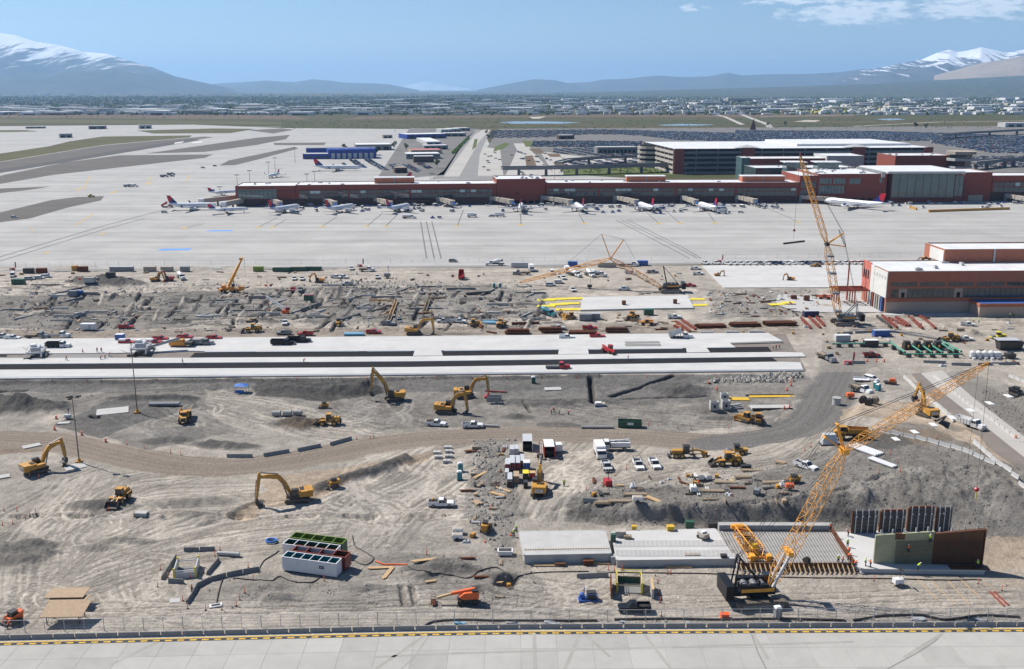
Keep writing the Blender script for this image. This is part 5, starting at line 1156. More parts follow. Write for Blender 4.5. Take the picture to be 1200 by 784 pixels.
def dozer_kind():
 K=Kind('bulldozer','bulldozer');P='ylw'
 for s in (-1,1):add_track(K,-2.,1.9,s*1.25-.3,s*1.25+.3,.5)
 K.part('engine_cover',Bx(.2,2.2,-.55,.55,.8,1.9,P).tbox(.2,2.1,-.5,.5,1.9,2.05,.1,.1,P));K.part('body',Bx(-2.,.2,-.8,.8,.7,1.5,P))
 ci=K.part('cab',Bx(-1.3,.2,-.75,.75,1.5,1.9,'blkpl'));K.part('window',MB().tbox(-1.28,.18,-.73,.73,1.9,2.85,.1,.05,'glass'),ci);K.part('cab_roof',Bx(-1.35,.25,-.85,.85,2.85,3.,P),ci)
 K.part('blade',MB().prism([(2.6,.1),(2.85,.05),(2.7,.6),(2.9,1.3),(2.7,1.35),(2.5,.7)],-1.75,1.75,P))
 b=MB()
 for s in (-1,1):b.beam((0,s*1.65,.6),(2.6,s*1.5,.5),.2,.25,P)
 K.part('push_arm',b);K.part('ripper',Bm((-2.6,-.5,.6),(-2.,-.5,1.),.2,.3,'dkst').beam((-2.6,.5,.6),(-2.,.5,1.),.2,.3,'dkst').box(-2.8,-2.6,-.9,.9,.3,.8,'dkst'))
 K.part('exhaust',Cy((1.3,.3,2.05),(1.3,.3,2.7),.08,'dkst',6))
 return K
def roller_kind(pnt='ylw',canopy='blkpl'):
 K=Kind('soil_compactor','road roller');K.part('drum',Cy((1.9,-1.05,.78),(1.9,1.05,.78),.78,'steel',18))
 b=MB()
 for s in (-1,1):b.beam((.2,s*1.2,.8),(2.8,s*1.2,.8),.15,.35,pnt)
 b.beam((2.8,-1.2,.8),(2.8,1.2,.8),.2,.3,pnt);K.part('drum_frame',b)
 for s in (-1,1):awh(K,-1.5,s*.85,.75,.55,'yellow_rim',16)
 K.part('engine_cover',Bx(-2.9,-.9,-.75,.75,.9,1.8,pnt));ci=K.part('cab',Bx(-.9,.4,-.8,.8,.9,1.5,pnt));K.part('window',MB().tbox(-.85,.4,-.76,.76,1.5,2.6,.05,.05,'glass'),ci);K.part('cab_roof',Bx(-1.,.55,-.88,.88,2.6,2.78,canopy),ci)
 return K
def skid_kind(pnt='ylw',tracked=True):
 K=Kind('skid_steer','skid steer')
 for s in (-1,1):add_track(K,-1.1,1.1,s*.75-.2,s*.75+.2,.36)
 K.part('body',Bx(-1.4,.9,-.52,.52,.4,1.2,pnt).box(-1.45,-.7,-.6,.6,1.2,1.7,pnt));ci=K.part('cab',MB().tbox(-.68,.6,-.5,.5,1.2,2.,.1,.05,'glass'));K.part('cab_roof',Bx(-.7,.6,-.55,.55,2.,2.1,'blkpl'),ci)
 b=MB()
 for s in (-1,1):b.beam((-1.2,s*.68,1.55),(.9,s*.68,1.25),.12,.25,pnt);b.beam((.85,s*.68,1.3),(1.6,s*.6,.4),.12,.22,pnt)
 K.part('lift_arm',b);K.part('bucket',MB().prism([(1.5,.7),(1.5,.05),(2.3,.05),(1.7,.2),(1.65,.7)],-.9,.9,'dkst'));return K
def adt_kind():
 """articulated dump truck"""
 K=Kind('articulated_dump_truck','dump truck');P='ylw'
 for x in (2.6,-1.4,-3.2):
  for s in (-1,1):awh(K,x,s*1.15,.85,.68,'yellow_rim',16)
 K.part('hood',Bx(1.4,4.3,-.9,.9,1.,1.9,P).hexa([(2.9,-.85,1.9),(4.35,-.8,1.9),(4.35,.8,1.9),(2.9,.85,1.9),(2.9,-.85,2.5),(4.2,-.75,2.15),(4.2,.75,2.15),(2.9,.85,2.5)],P))
 K.part('grille',Bx(4.36,4.42,-.65,.65,1.15,1.95,'blkpl'))
 ci=K.part('cab',Bx(1.3,2.9,-1.25,1.25,1.75,2.2,P));K.part('window',MB().tbox(1.35,2.85,-.8,.8,2.2,3.25,.1,.06,'glass'),ci);K.part('cab_roof',Bx(1.25,2.9,-.88,.88,3.25,3.42,P),ci)
 K.part('chassis',Bx(-4.4,1.3,-.5,.5,.85,1.3,'dkst'))
 b=MB();z0,z1=1.7,3.
 b.hexa([(-4.,-1.,1.55),(.8,-1.,1.55),(.8,1.,1.55),(-4.,1.,1.55),(-4.9,-1.,1.7),(.8,-1.,1.7),(.8,1.,1.7),(-4.9,1.,1.7)],P)
 for s in (-1,1):b.hexa([(-4.9,s*1.,1.7),(.8,s*1.,1.7),(.8,s*1.1,1.65),(-4.9,s*1.1,1.65),(-5.,s*1.4,2.7),(1.,s*1.4,3.),(1.,s*1.52,3.),(-5.,s*1.52,2.7)],P)
 b.box(.82,.98,-1.4,1.4,1.7,3.15,P);K.part('dump_bed',b)
 for s in (-1,1):K.part('headlight',Bx(4.36,4.42,s*.75-.13,s*.75+.13,1.55,1.8,'lamp_glass'))
 return K
LOADER=loader_kind();LOADER_UP=loader_kind(bucket_z=1.1);GRADER=grader_kind();DOZER=dozer_kind();ROLLER=roller_kind();ROLLER_Y=roller_kind('yellow_plastic','yellow_plastic');SKID=skid_kind();SKID_dark=skid_kind('blkpl');SKID_red=skid_kind('lift_orange');ADT=adt_kind()
# ---- small site equipment
def toilet_kind(m):
 K=Kind('portable_toilet','portable toilet');K.part('cabin',Bx(-.55,.55,-.58,.58,.1,2.05,m).box(-.6,.6,-.62,.62,0,.1,'blkpl'));K.part('roof',MB().tbox(-.6,.6,-.64,.64,2.05,2.32,.2,.2,'wht'));K.part('door',Bx(.552,.59,-.42,.42,.2,1.95,m));K.part('vent_pipe',Cy((-.4,.4,2.1),(-.4,.4,2.6),.05,'gry',6));return K
TOILET=toilet_kind('teal_plastic');TOILET_g=toilet_kind('gry');TOILET_d=toilet_kind('green_paint');TOILET_b=toilet_kind('blue_paint')
def drum_kind():
 K=Kind('traffic_drum','traffic drum');K.part('drum',Cy((0,0,0),(0,0,.12),.38,'rubber',10).cyl((0,0,.12),(0,0,1.),.3,'orange_plastic',10,.24));K.part('stripe',Cy((0,0,.55),(0,0,.7),.278,'wht',10,.268));return K
DRUM=drum_kind()
def post_kind():
 K=Kind('marker_post','marker post');K.part('post',Cy((0,0,0),(0,0,.08),.2,'rubber',8).cyl((0,0,.08),(0,0,1.15),.07,'orange_plastic',7));K.part('stripe',Cy((0,0,.8),(0,0,.92),.076,'wht',7));return K
POST=post_kind()
def ctk(L,W,H,m,roof=None,open_end=False,name='shipping_container',cat='container',door=None,ribs=True):
 K=Kind(name,cat);b=MB();x=L/2;y=W/2
 if open_end:
  b.box(-x,x,-y,-y+.06,.1,H,m);b.box(-x,x,y-.06,y,.1,H,m);b.box(-x,-x+.06,-y+.06,y-.06,.1,H,m);b.box(-x,x,-y,y,0,.1,'dkst');b.box(-x,x,-y,y,H,H+.06,roof or m);K.part('shell',b)
  K.part('contents',Bx(-x+.1,x-1.2,-y+.1,y-.1,.12,H*.5,'blkpl'))
  K.part('door',Bx(x-.01,x+1.1,y-.01,y+.05,.12,H-.02,m))
 else:
  b.box(-x,x,-y,y,.1,H,m);b.box(-x,x,-y,y,0,.099,'dkst');K.part('shell',b);K.part('roof',Bx(-x-.02,x+.02,-y-.02,y+.02,H+.002,H+.08,roof or m))
  for s in (-1,1):K.part('door',Bx(x+.002,x+.05,s*y*.5-y*.46,s*y*.5+y*.46,.15,H-.1,door or m))
 if ribs:
  b=MB();n=int(L/.6)
  for k in range(n):
   xx=-x+(k+.5)*L/n;b.box(xx-.08,xx+.08,-y-.04,-y-.001,.15,H-.1,m);b.box(xx-.08,xx+.08,y+.001,y+.04,.15,H-.1,m)
  K.part('rib',b)
 return K
def frac_tank_kind(m,inner,rim,L=11.6,W=2.5,H=3.1,n=6,logo=False):
 K=Kind('settling_tank','tank');x=L/2;y=W/2;t=.09;b=MB();z0=.35
 b.box(-x,x,-y,-y+t,z0,H,m);b.box(-x,x,y-t,y,z0,H,m);b.box(-x,-x+t,-y+t,y-t,z0,H,m);b.box(x-t,x,-y+t,y-t,z0,H,m);b.box(-x+t,x-t,-y+t,y-t,z0,z0+.1,m);K.part('shell',b)
 for k in range(1,n):
  b=MB();xx=-x+L*k/n;b.box(xx-.06,xx+.06,-y+t,y-t,z0+.1,H-.05,inner);K.part('partition',b)
 K.part('lining',Bx(-x+t+.01,x-t-.01,-y+t+.01,-y+t+.04,z0+.1,H-.02,inner).box(-x+t+.01,x-t-.01,y-t-.04,y-t-.01,z0+.1,H-.02,inner).box(-x+t+.01,-x+t+.04,-y+t+.05,y-t-.05,z0+.1,H-.02,inner).box(x-t-.04,x-t-.01,-y+t+.05,y-t-.05,z0+.1,H-.02,inner))
 K.part('water',Bx(-x+t+.05,x-t-.05,-y+t+.05,y-t-.05,z0+.1,H*.5,'blkpl'))
 b=MB()
 for (x0,x1,y0,y1) in ((-x-.05,x+.05,-y-.05,-y+.12),(-x-.05,x+.05,y-.12,y+.05),(-x-.05,-x+.12,-y+.12,y-.12),(x-.12,x+.05,-y+.12,y-.12)):b.box(x0,x1,y0,y1,H+.002,H+.1,rim)
 for k in range(1,n):xx=-x+L*k/n;b.box(xx-.06,xx+.06,-y+.12,y-.12,H+.002,H+.09,rim)
 K.part('rim',b)
 b=MB();nn=22
 for k in range(nn):
  xx=-x+(k+.5)*L/nn;b.box(xx-.1,xx+.1,-y-.06,-y-.001,z0+.1,H-.1,m);b.box(xx-.1,xx+.1,y+.001,y+.06,z0+.1,H-.1,m)
 K.part('rib',b)
 for s in (-1,1):awh(K,x-1.2,s*(y-.25),.42,.4)
 K.part('skid',Bx(-x+.2,x-1.9,-.5,.5,.05,z0-.01,'dkst'))
 if logo:K.part('sign',Bx(2.2,3.2,-y-.09,-y-.065,1.7,2.3,'navy_paint'));K.part('sign_mark',Bx(2.35,3.05,-y-.1,-y-.091,1.9,2.1,'jet_grey'))
 return K
def dumpster_kind(m='green_paint',sign=True,L=6.6):
 K=Kind('roll_off_dumpster','dumpster');x=L/2;y=1.2;H=1.9;b=MB();t=.08
 b.box(-x,x,-y,-y+t,.3,H,m);b.box(-x,x,y-t,y,.3,H,m);b.box(-x,-x+t,-y+t,y-t,.3,H,m);b.box(x-t,x,-y+t,y-t,.3,H,m);b.box(-x,x,-y,y,.2,.299,m);K.part('bin',b)
 b=MB()
 for k in range(8):
  xx=-x+.4+k*(L-.8)/7;b.box(xx-.07,xx+.07,-y-.08,-y-.001,.3,H,m);b.box(xx-.07,xx+.07,y+.001,y+.08,.3,H,m)
 K.part('rib',b);K.part('waste',Bx(-x+.1,x-.1,-y+.1,y-.1,.3,.9,'rubble'))
 if sign:K.part('sign',Bx(-.7,1.,-y-.11,-y-.085,.9,1.6,'wht'))
 return K
def stack_kind(name,cat,n,m,L,w,h,rows=2,jitter=.1,seed=1,bearers=True):
 """n long pieces laid side by side on bearers, each piece a part"""
 K=Kind(name,cat);r2=random.Random(seed)
 if bearers:
  for x in (-L*.3,L*.3):K.part('bearer',Bx(x-.08,x+.08,-n*w*.6,n*w*.6,0,.15,'oldwood'))
 z=.15 if bearers else 0
 for j in range(rows):
  for i in range(n-j):
   b=MB();o=r2 .uniform(-jitter,jitter);y=(i-(n-j-1)/2)*w*1.15;b.box(-L/2+o,L/2+o,y-w/2,y+w/2,z+j*h*1.02,z+j*h*1.02+h,m);K.part({'oldwood':'plank','wood':'plank'}.get(m,'beam'),b)
 return K
def psk(n,m,L,r,name='pipe_stack'):
 K=Kind(name,'pipes')
 for i in range(n):b=MB();y=(i-(n-1)/2)*r*2.15;b.cyl((-L/2,y,r),(L/2,y,r),r,m,10);K.part('pipe',b)
 return K
def ibeam_mb(L,w,h,y,z,m,o=0):
 b=MB();b.box(-L/2+o,L/2+o,y-w/2,y+w/2,z,z+.06,m);b.box(-L/2+o,L/2+o,y-.04,y+.04,z+.06,z+h-.06,m);b.box(-L/2+o,L/2+o,y-w/2,y+w/2,z+h-.06,z+h,m);return b
def isk(n,L,m,seed,rows=1,w=.4,h=.55):
 K=Kind('steel_beam_stack','steel beams');r2=random.Random(seed)
 for x in (-L*.3,L*.3):K.part('bearer',Bx(x-.1,x+.1,-n*w*.9,n*w*.9,0,.2,'oldwood'))
 for j in range(rows):
  for i in range(n-j):K.part('beam',ibeam_mb(L*r2 .uniform(.86,1),w,h,(i-(n-j-1)/2)*w*1.7,.2+j*(h+.05),m,r2 .uniform(-.5,.5)))
 return K
def light_tower_kind(m='wht',up=True):
 K=Kind('light_tower','light tower');K.part('generator',Bx(-.9,.9,-.6,.6,.5,1.5,m));K.part('drawbar',Bx(-1.6,-.9,-.05,.05,.5,.62,'dkst'))
 for s in (-1,1):awh(K,0,s*.75,.33,.2)
 b=MB();h=3.2 if up else 2.;b.cyl((.3,0,1.5),(.3,0,h),.07,'dkst',6);K.part('mast',b)
 for k in range(4):K.part('lamp',Bx(.2,.35,-.85+k*.45,-.5+k*.45,h,h+.35,'dkst'))
 return K
def trailer_box_kind(m='wht',L=5.5):
 K=Kind('box_trailer','trailer');K.part('body',Bx(-L/2,L/2,-1.2,1.2,.5,2.7,m));K.part('roof',Bx(-L/2-.02,L/2+.02,-1.22,1.22,2.7,2.78,'wht'))
 for s in (-1,1):awh(K,-.4,s*1.1,.38,.25);awh(K,.5,s*1.1,.38,.25)
 K.part('drawbar',Bm((-L/2-1.2,0,.55),(-L/2,-.5,.55),.1,.12,'dkst').beam((-L/2-1.2,0,.55),(-L/2,.5,.55),.1,.12,'dkst'));K.part('door',Bx(.5,1.3,-1.225,-1.202,.7,2.4,'slv'));return K
LIGHT_T=light_tower_kind();TRAILER=trailer_box_kind();DUMPSTER=dumpster_kind();DUMPSTER2=dumpster_kind('green_paint',False,9)
# ---- people: one continuous body, clothes as children
def skin_mesh(name,verts,edges,radii,m,levels=1):
 me=bpy.data.meshes.new(name);me.from_pydata(verts,edges,[]);o=bpy.data.objects.new(name,me);COL.objects.link(o)
 mod=o.modifiers.new('s','SKIN');
 if not me.skin_vertices:
  bm=bmesh.new();bm.from_mesh(me);bm.verts.layers.skin.verify();bm.to_mesh(me);bm.free()
 for i,r in enumerate(radii):me.skin_vertices[0].data[i].radius=(r,r);me.skin_vertices[0].data[i].use_root=(i==0)
 sub=o.modifiers.new('d','SUBSURF');sub.levels=levels;sub.render_levels=levels
 dg=bpy.context.evaluated_depsgraph_get();out=bpy.data.meshes.new_from_object(o.evaluated_get(dg));bpy.data.objects.remove(o);out.materials.clear();out.materials.append(MATS[m]);out.name=name
 out.polygons.foreach_set('use_smooth',[True]*len(out.polygons));return out
def person_kind(pose):
 J=dict(pelvis=(0,0,.95),waist=(0,0,1.12),chest=(0,0,1.36),neck=(0,0,1.52),head=(.02,0,1.64),crown=(.0,0,1.75))
 lean={'stand':0,'walk':.06,'bend':.75,'reach':.15}[pose]
 def ln(p):
  z=p[2]-.95;return (p[0]+z*math.sin(lean),p[1],.95+z*math.cos(lean)) if z>0 else p
 J={k:ln(v) for k,v in J.items()};st={'stand':.06,'walk':.22,'bend':.1,'reach':.12}[pose]
 verts,edges,rad,idx=[],[],[],{}
 def add(n,p,r,par=None):
  idx[n]=len(verts);verts.append(p);rad.append(r)
  if par is not None:edges.append((idx[par],idx[n]))
 add('pelvis',J['pelvis'],.15);add('waist',J['waist'],.135,'pelvis');add('chest',J['chest'],.16,'waist');add('neck',J['neck'],.065,'chest');add('head',J['head'],.1,'neck');add('crown',J['crown'],.085,'head')
 legs,arms=[],[]
 for s,sg in ((1,1),(-1,-1)):
  f=st*sg;add('hip%d'%s,(0,.1*s,.88),.1,'pelvis');add('knee%d'%s,(f*.6+.05,.12*s,.5),.072,'hip%d'%s);add('ankle%d'%s,(f,.13*s,.1),.048,'knee%d'%s);add('toe%d'%s,(f+.16,.14*s,.045),.04,'ankle%d'%s)
  c=Vector(J['chest']);sh=c+Vector((0,.2*s,.08));
  if pose=='reach':el=sh+Vector((.22,.06*s,-.14));wr=el+Vector((.25,-.02*s,.06))
  elif pose=='bend':el=sh+Vector((.12,.04*s,-.26));wr=el+Vector((.16,-.04*s,-.2))
  else:el=sh+Vector((-.03-f*.3,.07*s,-.28));wr=el+Vector((.08-f*.2,0,-.24))
  add('sh%d'%s,tuple(sh),.07,'chest');add('el%d'%s,tuple(el),.048,'sh%d'%s);add('wr%d'%s,tuple(wr),.033,'el%d'%s)
  d=(wr-el).normalized();side=Vector((0,1,0)).cross(d).normalized();pa=wr+d*.07;add('palm%d'%s,tuple(pa),.036,'wr%d'%s)
  for q in range(4):
   o=side*(.018*(q-1.5));a=pa+d*.045+o;b2=a+d*(.045-.006*abs(q-1.2))+Vector((0,-.015*s,0));add('f%d%d'%(q,s),tuple(a),.0095,'palm%d'%s);add('g%d%d'%(q,s),tuple(b2),.008,'f%d%d'%(q,s))
  th=wr+d*.05+side*.045;add('th%d'%s,tuple(th),.011,'palm%d'%s)
 K=Kind('person','person');raw_part(K,'body',skin_mesh('body',verts,edges,rad,'skin'))
 def garment(name,names,grow,m,rn):
  ks=[k for k in names];mp={idx[k]:i for i,k in enumerate(ks)};ed=[(mp[a],mp[b]) for a,b in edges if a in mp and b in mp]
  raw_part(K,name,skin_mesh(name,[verts[idx[k]]for k in ks],ed,[rad[idx[k]]+grow for k in ks],m))
 garment('trousers',['pelvis','hip1','knee1','ankle1','hip-1','knee-1','ankle-1'],.022,'denim','pelvis')
 garment('vest',['chest','waist','pelvis','sh1','sh-1','el1','el-1'],.028,'hi_vis_orange','chest')
 for s in (1,-1):
  a,t=Vector(verts[idx['ankle%d'%s]]),Vector(verts[idx['toe%d'%s]]);K.part('boot',MB().tbox(a.x-.09,t.x+.07,a.y-.06,a.y+.065,0,.13,.02,.01,'oldwood'))
 h=Vector(J['head']);cr=Vector(J['crown']);up=(cr-h).normalized();b=MB();b.ball(tuple(h+up*.06),.135,'helmet_white',10,6,.95);
 hm=MB();q=h+up*.05
 for a,r,z in ((0,1,0),):
  hm.cyl(q,q+up*.03,.165,'helmet_white',12,.15);hm.cyl(q+up*.03,q+up*.11,.14,'helmet_white',12,.115);hm.cyl(q+up*.11,q+up*.16,.115,'helmet_white',12,.05)
 K.part('helmet',hm)
 fw=Vector((math.cos(lean),0,-math.sin(lean)));b=MB();n0=h+fw*.1;b.tbox(n0 .x-.01,n0 .x+.03,-.012,.012,n0 .z-.03,n0 .z+.02,.005,.003,'skin');K.part('nose',b)
 for s in (-1,1):b=MB();e=h+fw*.095+up*.025;b.box(e.x,e.x+.012,s*.035-.012,s*.035+.012,e.z-.007,e.z+.007,'blkpl');K.part('eye',b)
 return K
PEOPLE={p:person_kind(p) for p in ('stand','walk','bend','reach')}
# ---- aircraft
def jet_kind(L=37.,span=34.,r=2.,rear_engines=False,tail='tail_blue',name='airliner'):
 K=Kind(name,'airliner');zc=r+1.7;b=MB();n=14
 st=[(-L/2,.12,.9),(-L/2+L*.05,.35,.75),(-L/2+L*.14,.68,.42),(-L/2+L*.26,.97,.06),(-L*.1,1,0),(L*.32,1,0),(L*.40,.93,-.02),(L*.455,.72,-.12),(L*.49,.38,-.28),(L*.5,.1,-.36)]
 vs=[];fs=[]
 for (x,k,dz) in st:
  for i in range(n):a=2*math.pi*i/n;vs.append((x,k*r*math.cos(a),zc+dz*r+k*r*math.sin(a)))
 for j in range(len(st)-1):
  for i in range(n):fs.append((j*n+i,j*n+(i+1)%n,(j+1)*n+(i+1)%n,(j+1)*n+i))
 fs+=[tuple(range(n)),tuple(range((len(st)-1)*n,len(st)*n))];b.add(vs,fs,'jet_white');K.part('fuselage',b,smooth=True)
 def wing(root_x,tip_x,c0,c1,y1,z0,z1,t0,t1,m,s):
  w=MB();w.hexa([(root_x-c0,s*.6,z0-t0/2),(root_x,s*.6,z0-t0/2),(tip_x,s*y1,z1-t1/2),(tip_x-c1,s*y1,z1-t1/2),(root_x-c0,s*.6,z0+t0/2),(root_x,s*.6,z0+t0/2),(tip_x,s*y1,z1+t1/2),(tip_x-c1,s*y1,z1+t1/2)],m);return w
 for s in (-1,1):
  K.part('wing',wing(L*.12,-L*.1,L*.19,L*.045,span/2,zc-r*.55,zc+.2,.7,.2,'jet_grey',s));K.part('winglet',MB().hexa([(-L*.1-L*.045,s*(span/2+.02),zc+.1),(-L*.1,s*(span/2+.02),zc+.1),(-L*.1,s*(span/2+.18),zc+.1),(-L*.145,s*(span/2+.18),zc+.1),(-L*.16,s*(span/2+.3),zc+2),(-L*.135,s*(span/2+.3),zc+2),(-L*.135,s*(span/2+.4),zc+2),(-L*.16,s*(span/2+.4),zc+2)],tail))
  tz=zc+r*3.2 if rear_engines else zc+r*.5;tx=-L*.46 if rear_engines else -L*.40
  K.part('tailplane',wing(tx+(0 if not rear_engines else .5),tx-L*.07,L*.09,L*.04,span*.18,tz,tz+.3,.3,.12,'jet_grey',s))
  if rear_engines:K.part('engine',Cy((-L*.34,s*(r+.9),zc+.4),(-L*.2,s*(r+.9),zc+.4),.7,'jet_white',12,.8))
  else:i=K.part('engine',Cy((-.5,s*span*.17,zc-r*.95),(L*.1,s*span*.17,zc-r*.95),.75,'jet_white',12,1.1));K.part('intake',Cy((L*.1,s*span*.17,zc-r*.95),(L*.1+.04,s*span*.17,zc-r*.95),.9,'dkst',12),i)
  K.part('landing_gear',Cy((-L*.04,s*2.6,.55),(-L*.04,s*2.6,zc-r*.6),.18,'galv',6).cyl((-L*.04,s*2.6-.5,.55),(-L*.04,s*2.6+.5,.55),.55,'rubber',12))
  K.part('window',Bx(-L*.24,L*.36,s*(r+.01)-.02,s*(r+.01)+.02,zc+r*.12,zc+r*.30,'jet_grey'))
 K.part('nose_gear',Cy((L*.38,0,.4),(L*.38,0,zc-r*.8),.15,'galv',6).cyl((L*.38,-.35,.4),(L*.38,.35,.4),.4,'rubber',12))
 zt=zc+r*(3.4 if rear_engines else 3.9)
 i=K.part('tail_fin',MB().hexa([(-L*.47,-.22,zc+r*.8),(-L*.30,-.22,zc+r*.9),(-L*.30,.22,zc+r*.9),(-L*.47,.22,zc+r*.8),(-L*.515,-.1,zt),(-L*.445,-.1,zt),(-L*.445,.1,zt),(-L*.515,.1,zt)],tail))
 def lp(u,v):x0=-L*.47+(-L*.045)*v;x1=-L*.30-L*.145*v;return (x0+(x1-x0)*u,zc+r*.8+(zt-zc-r*.8)*v)
 f=MB();q=[lp(0,.15),lp(.45,.3),lp(1,.75),lp(1,1.),lp(0,1.)];f.prism(q,-.25,.25,'tail_red');K.part('tail_flash',f,i)
 K.part('cockpit_window',Bx(L*.455,L*.47,-r*.5,r*.5,zc+r*.2,zc+r*.5,'glass'));return K
JET=jet_kind();JET_S=jet_kind(30,24,1.4,True,'tail_blue','regional_jet');JET_L=jet_kind(54,46,2.4)
LATER=[]
# ---------------------------------------------------------------- the lattice cranes
def lattice(mb,a,b,w0,w1,n,m,r=.07,taper=.12,up=None):
 """four chords and zigzag bracing from a to b, narrowing to points at both ends"""
 a,b=Vector(a),Vector(b);d=(b-a);L=d.length;d.normalize()
 side=Vector((0,1,0)) if up is None else Vector(up);x=(side-d*side.dot(d)).normalized();y=d.cross(x).normalized();rings=[]
 for k in range(n+1):
  t=k/n;w=w0+(w1-w0)*t;s=min(1,.3+.7*min(t,1-t)/taper)*w/2;c=a+(b-a)*t
  rings.append([c+x*s+y*s,c-x*s+y*s,c-x*s-y*s,c+x*s-y*s])
 for k in range(n):
  for q in range(4):
   mb.cyl(rings[k][q],rings[k+1][q],r,m,5,caps=False);e=(q+1)%4
   mb.cyl(rings[k][q]if k%2 else rings[k][e],rings[k+1][e]if k%2 else rings[k+1][q],r*.6,m,4,caps=False)
  for q in range(4):mb.cyl(rings[k][q],rings[k][(q+1)%4],r*.55,m,4,caps=False)
 return mb
def crane_base(rn,heading_parts,pnt='cror',body='black_paint',S=1.,gantry=None):
 """crawlers and house about the slew centre, boom foot towards +x"""
 def P(n,mb,par=None):mb.v=[(p[0]*S,p[1]*S,p[2]*S) for p in mb.v];return bd(n,mb,par or rn)
 for s in (-1,1):
  t=P('track',track_mb(-4.3,4.3,s*3.-.6,s*3.+.6,.72));P('roller_frame',Bx(-3.4,3.4,s*3.-.64,s*3.+.64,.4,1.,'gry'),t)
 P('undercarriage',Bx(-1.6,1.6,-2.4,2.4,.55,1.35,'dkst').cyl((0,0,1.35),(0,0,1.75),1.4,'dkst',16))
 P('deck',Bx(-4.6,2.6,-1.6,1.6,1.75,2.3,body))
 P('engine_house',Bx(-3.2,1.4,-1.75,-1.,2.31,3.6,body).box(-3.2,1.4,1.,1.75,2.31,3.6,body))
 P('side_panel',Bx(-3.2,2.3,-1.79,-1.755,2.35,2.95,pnt));P('side_panel',Bx(-3.2,2.3,1.755,1.79,2.35,2.95,pnt))
 for k in range(6):
  P('counterweight',Bx(-6.,-4.62,-2.5,2.5,1.5+k*.42,1.89+k*.42,'black_paint'))
 for x,r in ((-2.2,.62),(-.6,.62),(.8,.5)):P('winch_drum',Cy((x,-.95,2.85),(x,.95,2.85),r,'steel',14))
 c=P('cab',Bx(1.5,3.3,1.,2.3,2.,2.7,body));P('window',MB().hexa([(1.5,1.,2.7),(3.3,1.,2.7),(3.3,2.3,2.7),(1.5,2.3,2.7),(1.5,1.05,3.9),(2.9,1.05,3.9),(2.9,2.25,3.9),(1.5,2.25,3.9)],'glass'),c)
 mb=MB()
 for s in (-1,1):
  for x in (-4,-2,0):mb.beam((x,s*1.72,3.6),(x,s*1.72,4.5),.05,.05,'galv')
  mb.beam((-4,s*1.72,4.5),(0,s*1.72,4.5),.05,.05,'galv')
 P('handrail',mb)
 mb=MB();g=gantry or (-2.,6.6)
 for s in (-1,1):mb.beam((1.2,s*.9,2.4),(g[0],s*.7,g[1]),.25,.3,body);mb.beam((-4.2,s*.9,2.4),(g[0],s*.7,g[1]),.2,.22,body)
 mb.beam((g[0],-.8,g[1]),(g[0],.8,g[1]),.3,.3,body);P('gantry',mb);return Vector(((g[0])*S,0,g[1]*S))
def local(rn,p):
 q=Vector(p)-rn.location;a=-rn.rotation_euler.z;return Vector((q.x*math.cos(a)-q.y*math.sin(a),q.x*math.sin(a)+q.y*math.cos(a),q.z))
def rope(rn,name,a,b,r=.05,m='dkst'):mb=MB();mb.cyl(a,b,r,m,5);return bd(name,mb,rn)
def big_crane():
 g=G(886,703);rn=emp('crawler_crane','big black and orange crawler crane with long luffing lattice jib over the rebar deck','crane',g,R(6))
 gan=crane_base(rn,None,S=1.12,gantry=(-3.4,8.));Yk=g.y+6;foot=Vector((2.4,0,2.4));knee=local(rn,PY(989,528,Yk));tip=local(rn,PY(1159,425,Yk+16))
 mb=MB();lattice(mb,foot,knee,2.1,2.1,15,'cror',.075);bd('boom',mb,rn)
 mb=MB();a=foot.lerp(knee,.02);b=foot.lerp(knee,.26)
 for s in (-1,1):mb.beam(a+Vector((0,s*.9,0)),b+Vector((0,s*.9,0)),.4,.5,'slv')
 bd('boom_butt',mb,rn);bd('boom_bracket',Bm(b+Vector((0,-1.4,0)),b+Vector((0,1.4,0)),.9,.9,'cror'),rn)
 mb=MB();lattice(mb,knee,tip,1.6,1.1,24,'cror',.065);bd('jib',mb,rn)
 bd('boom_head',Bm(knee+Vector((0,-1.2,0)),knee+Vector((0,1.2,0)),1.,1.,'cror'),rn)
 s1=local(rn,PY(981,497,Yk));s2=local(rn,PY(966,512,Yk-2))
 for s in (s1,s2):
  bd('jib_strut',Bm(knee+Vector((0,-.6,0)),s+Vector((0,-.4,0)),.22,.22,'cror').beam(knee+Vector((0,.6,0)),s+Vector((0,.4,0)),.22,.22,'cror').beam(s-Vector((0,.6,0)),s+Vector((0,.6,0)),.3,.3,'cror'),rn)
 for o in (-.4,.4):
  v=Vector((0,o,0));rope(rn,'pendant',s1+v,tip+v,.055);rope(rn,'pendant',s2+v,gan+v,.05);rope(rn,'pendant',s1+v,s2+v,.05);rope(rn,'pendant',gan+v,foot.lerp(knee,.95)+v,.04)
 hook=local(rn,PY(1144,578,Yk+16));rope(rn,'hoist_rope',tip,hook+Vector((0,0,1.2)),.035);rope(rn,'hoist_rope',tip-Vector((2.,0,1.)),Vector((tip.x-2.,tip.y,hook.z+6)),.03)
 mb=MB();mb.ball((hook.x,hook.y,hook.z+.8),.5,'rdd',10,6);bd('headache_ball',mb,rn);bd('hook',Cy((hook.x,hook.y,hook.z-1.2),(hook.x,hook.y,hook.z+.3),.12,'yellow_plastic',8).beam((hook.x,hook.y,hook.z-1.2),(hook.x+.3,hook.y,hook.z-1.4),.14,.14,'yellow_plastic'),rn)
 for k in range(7):
  t=.22+.1*k;c=knee.lerp(tip,t);bd('jib_walkway',Bx(c.x-.5,c.x+.5,-.9,.9,c.z+.75,c.z+.85,'wht'),rn)
big_crane()
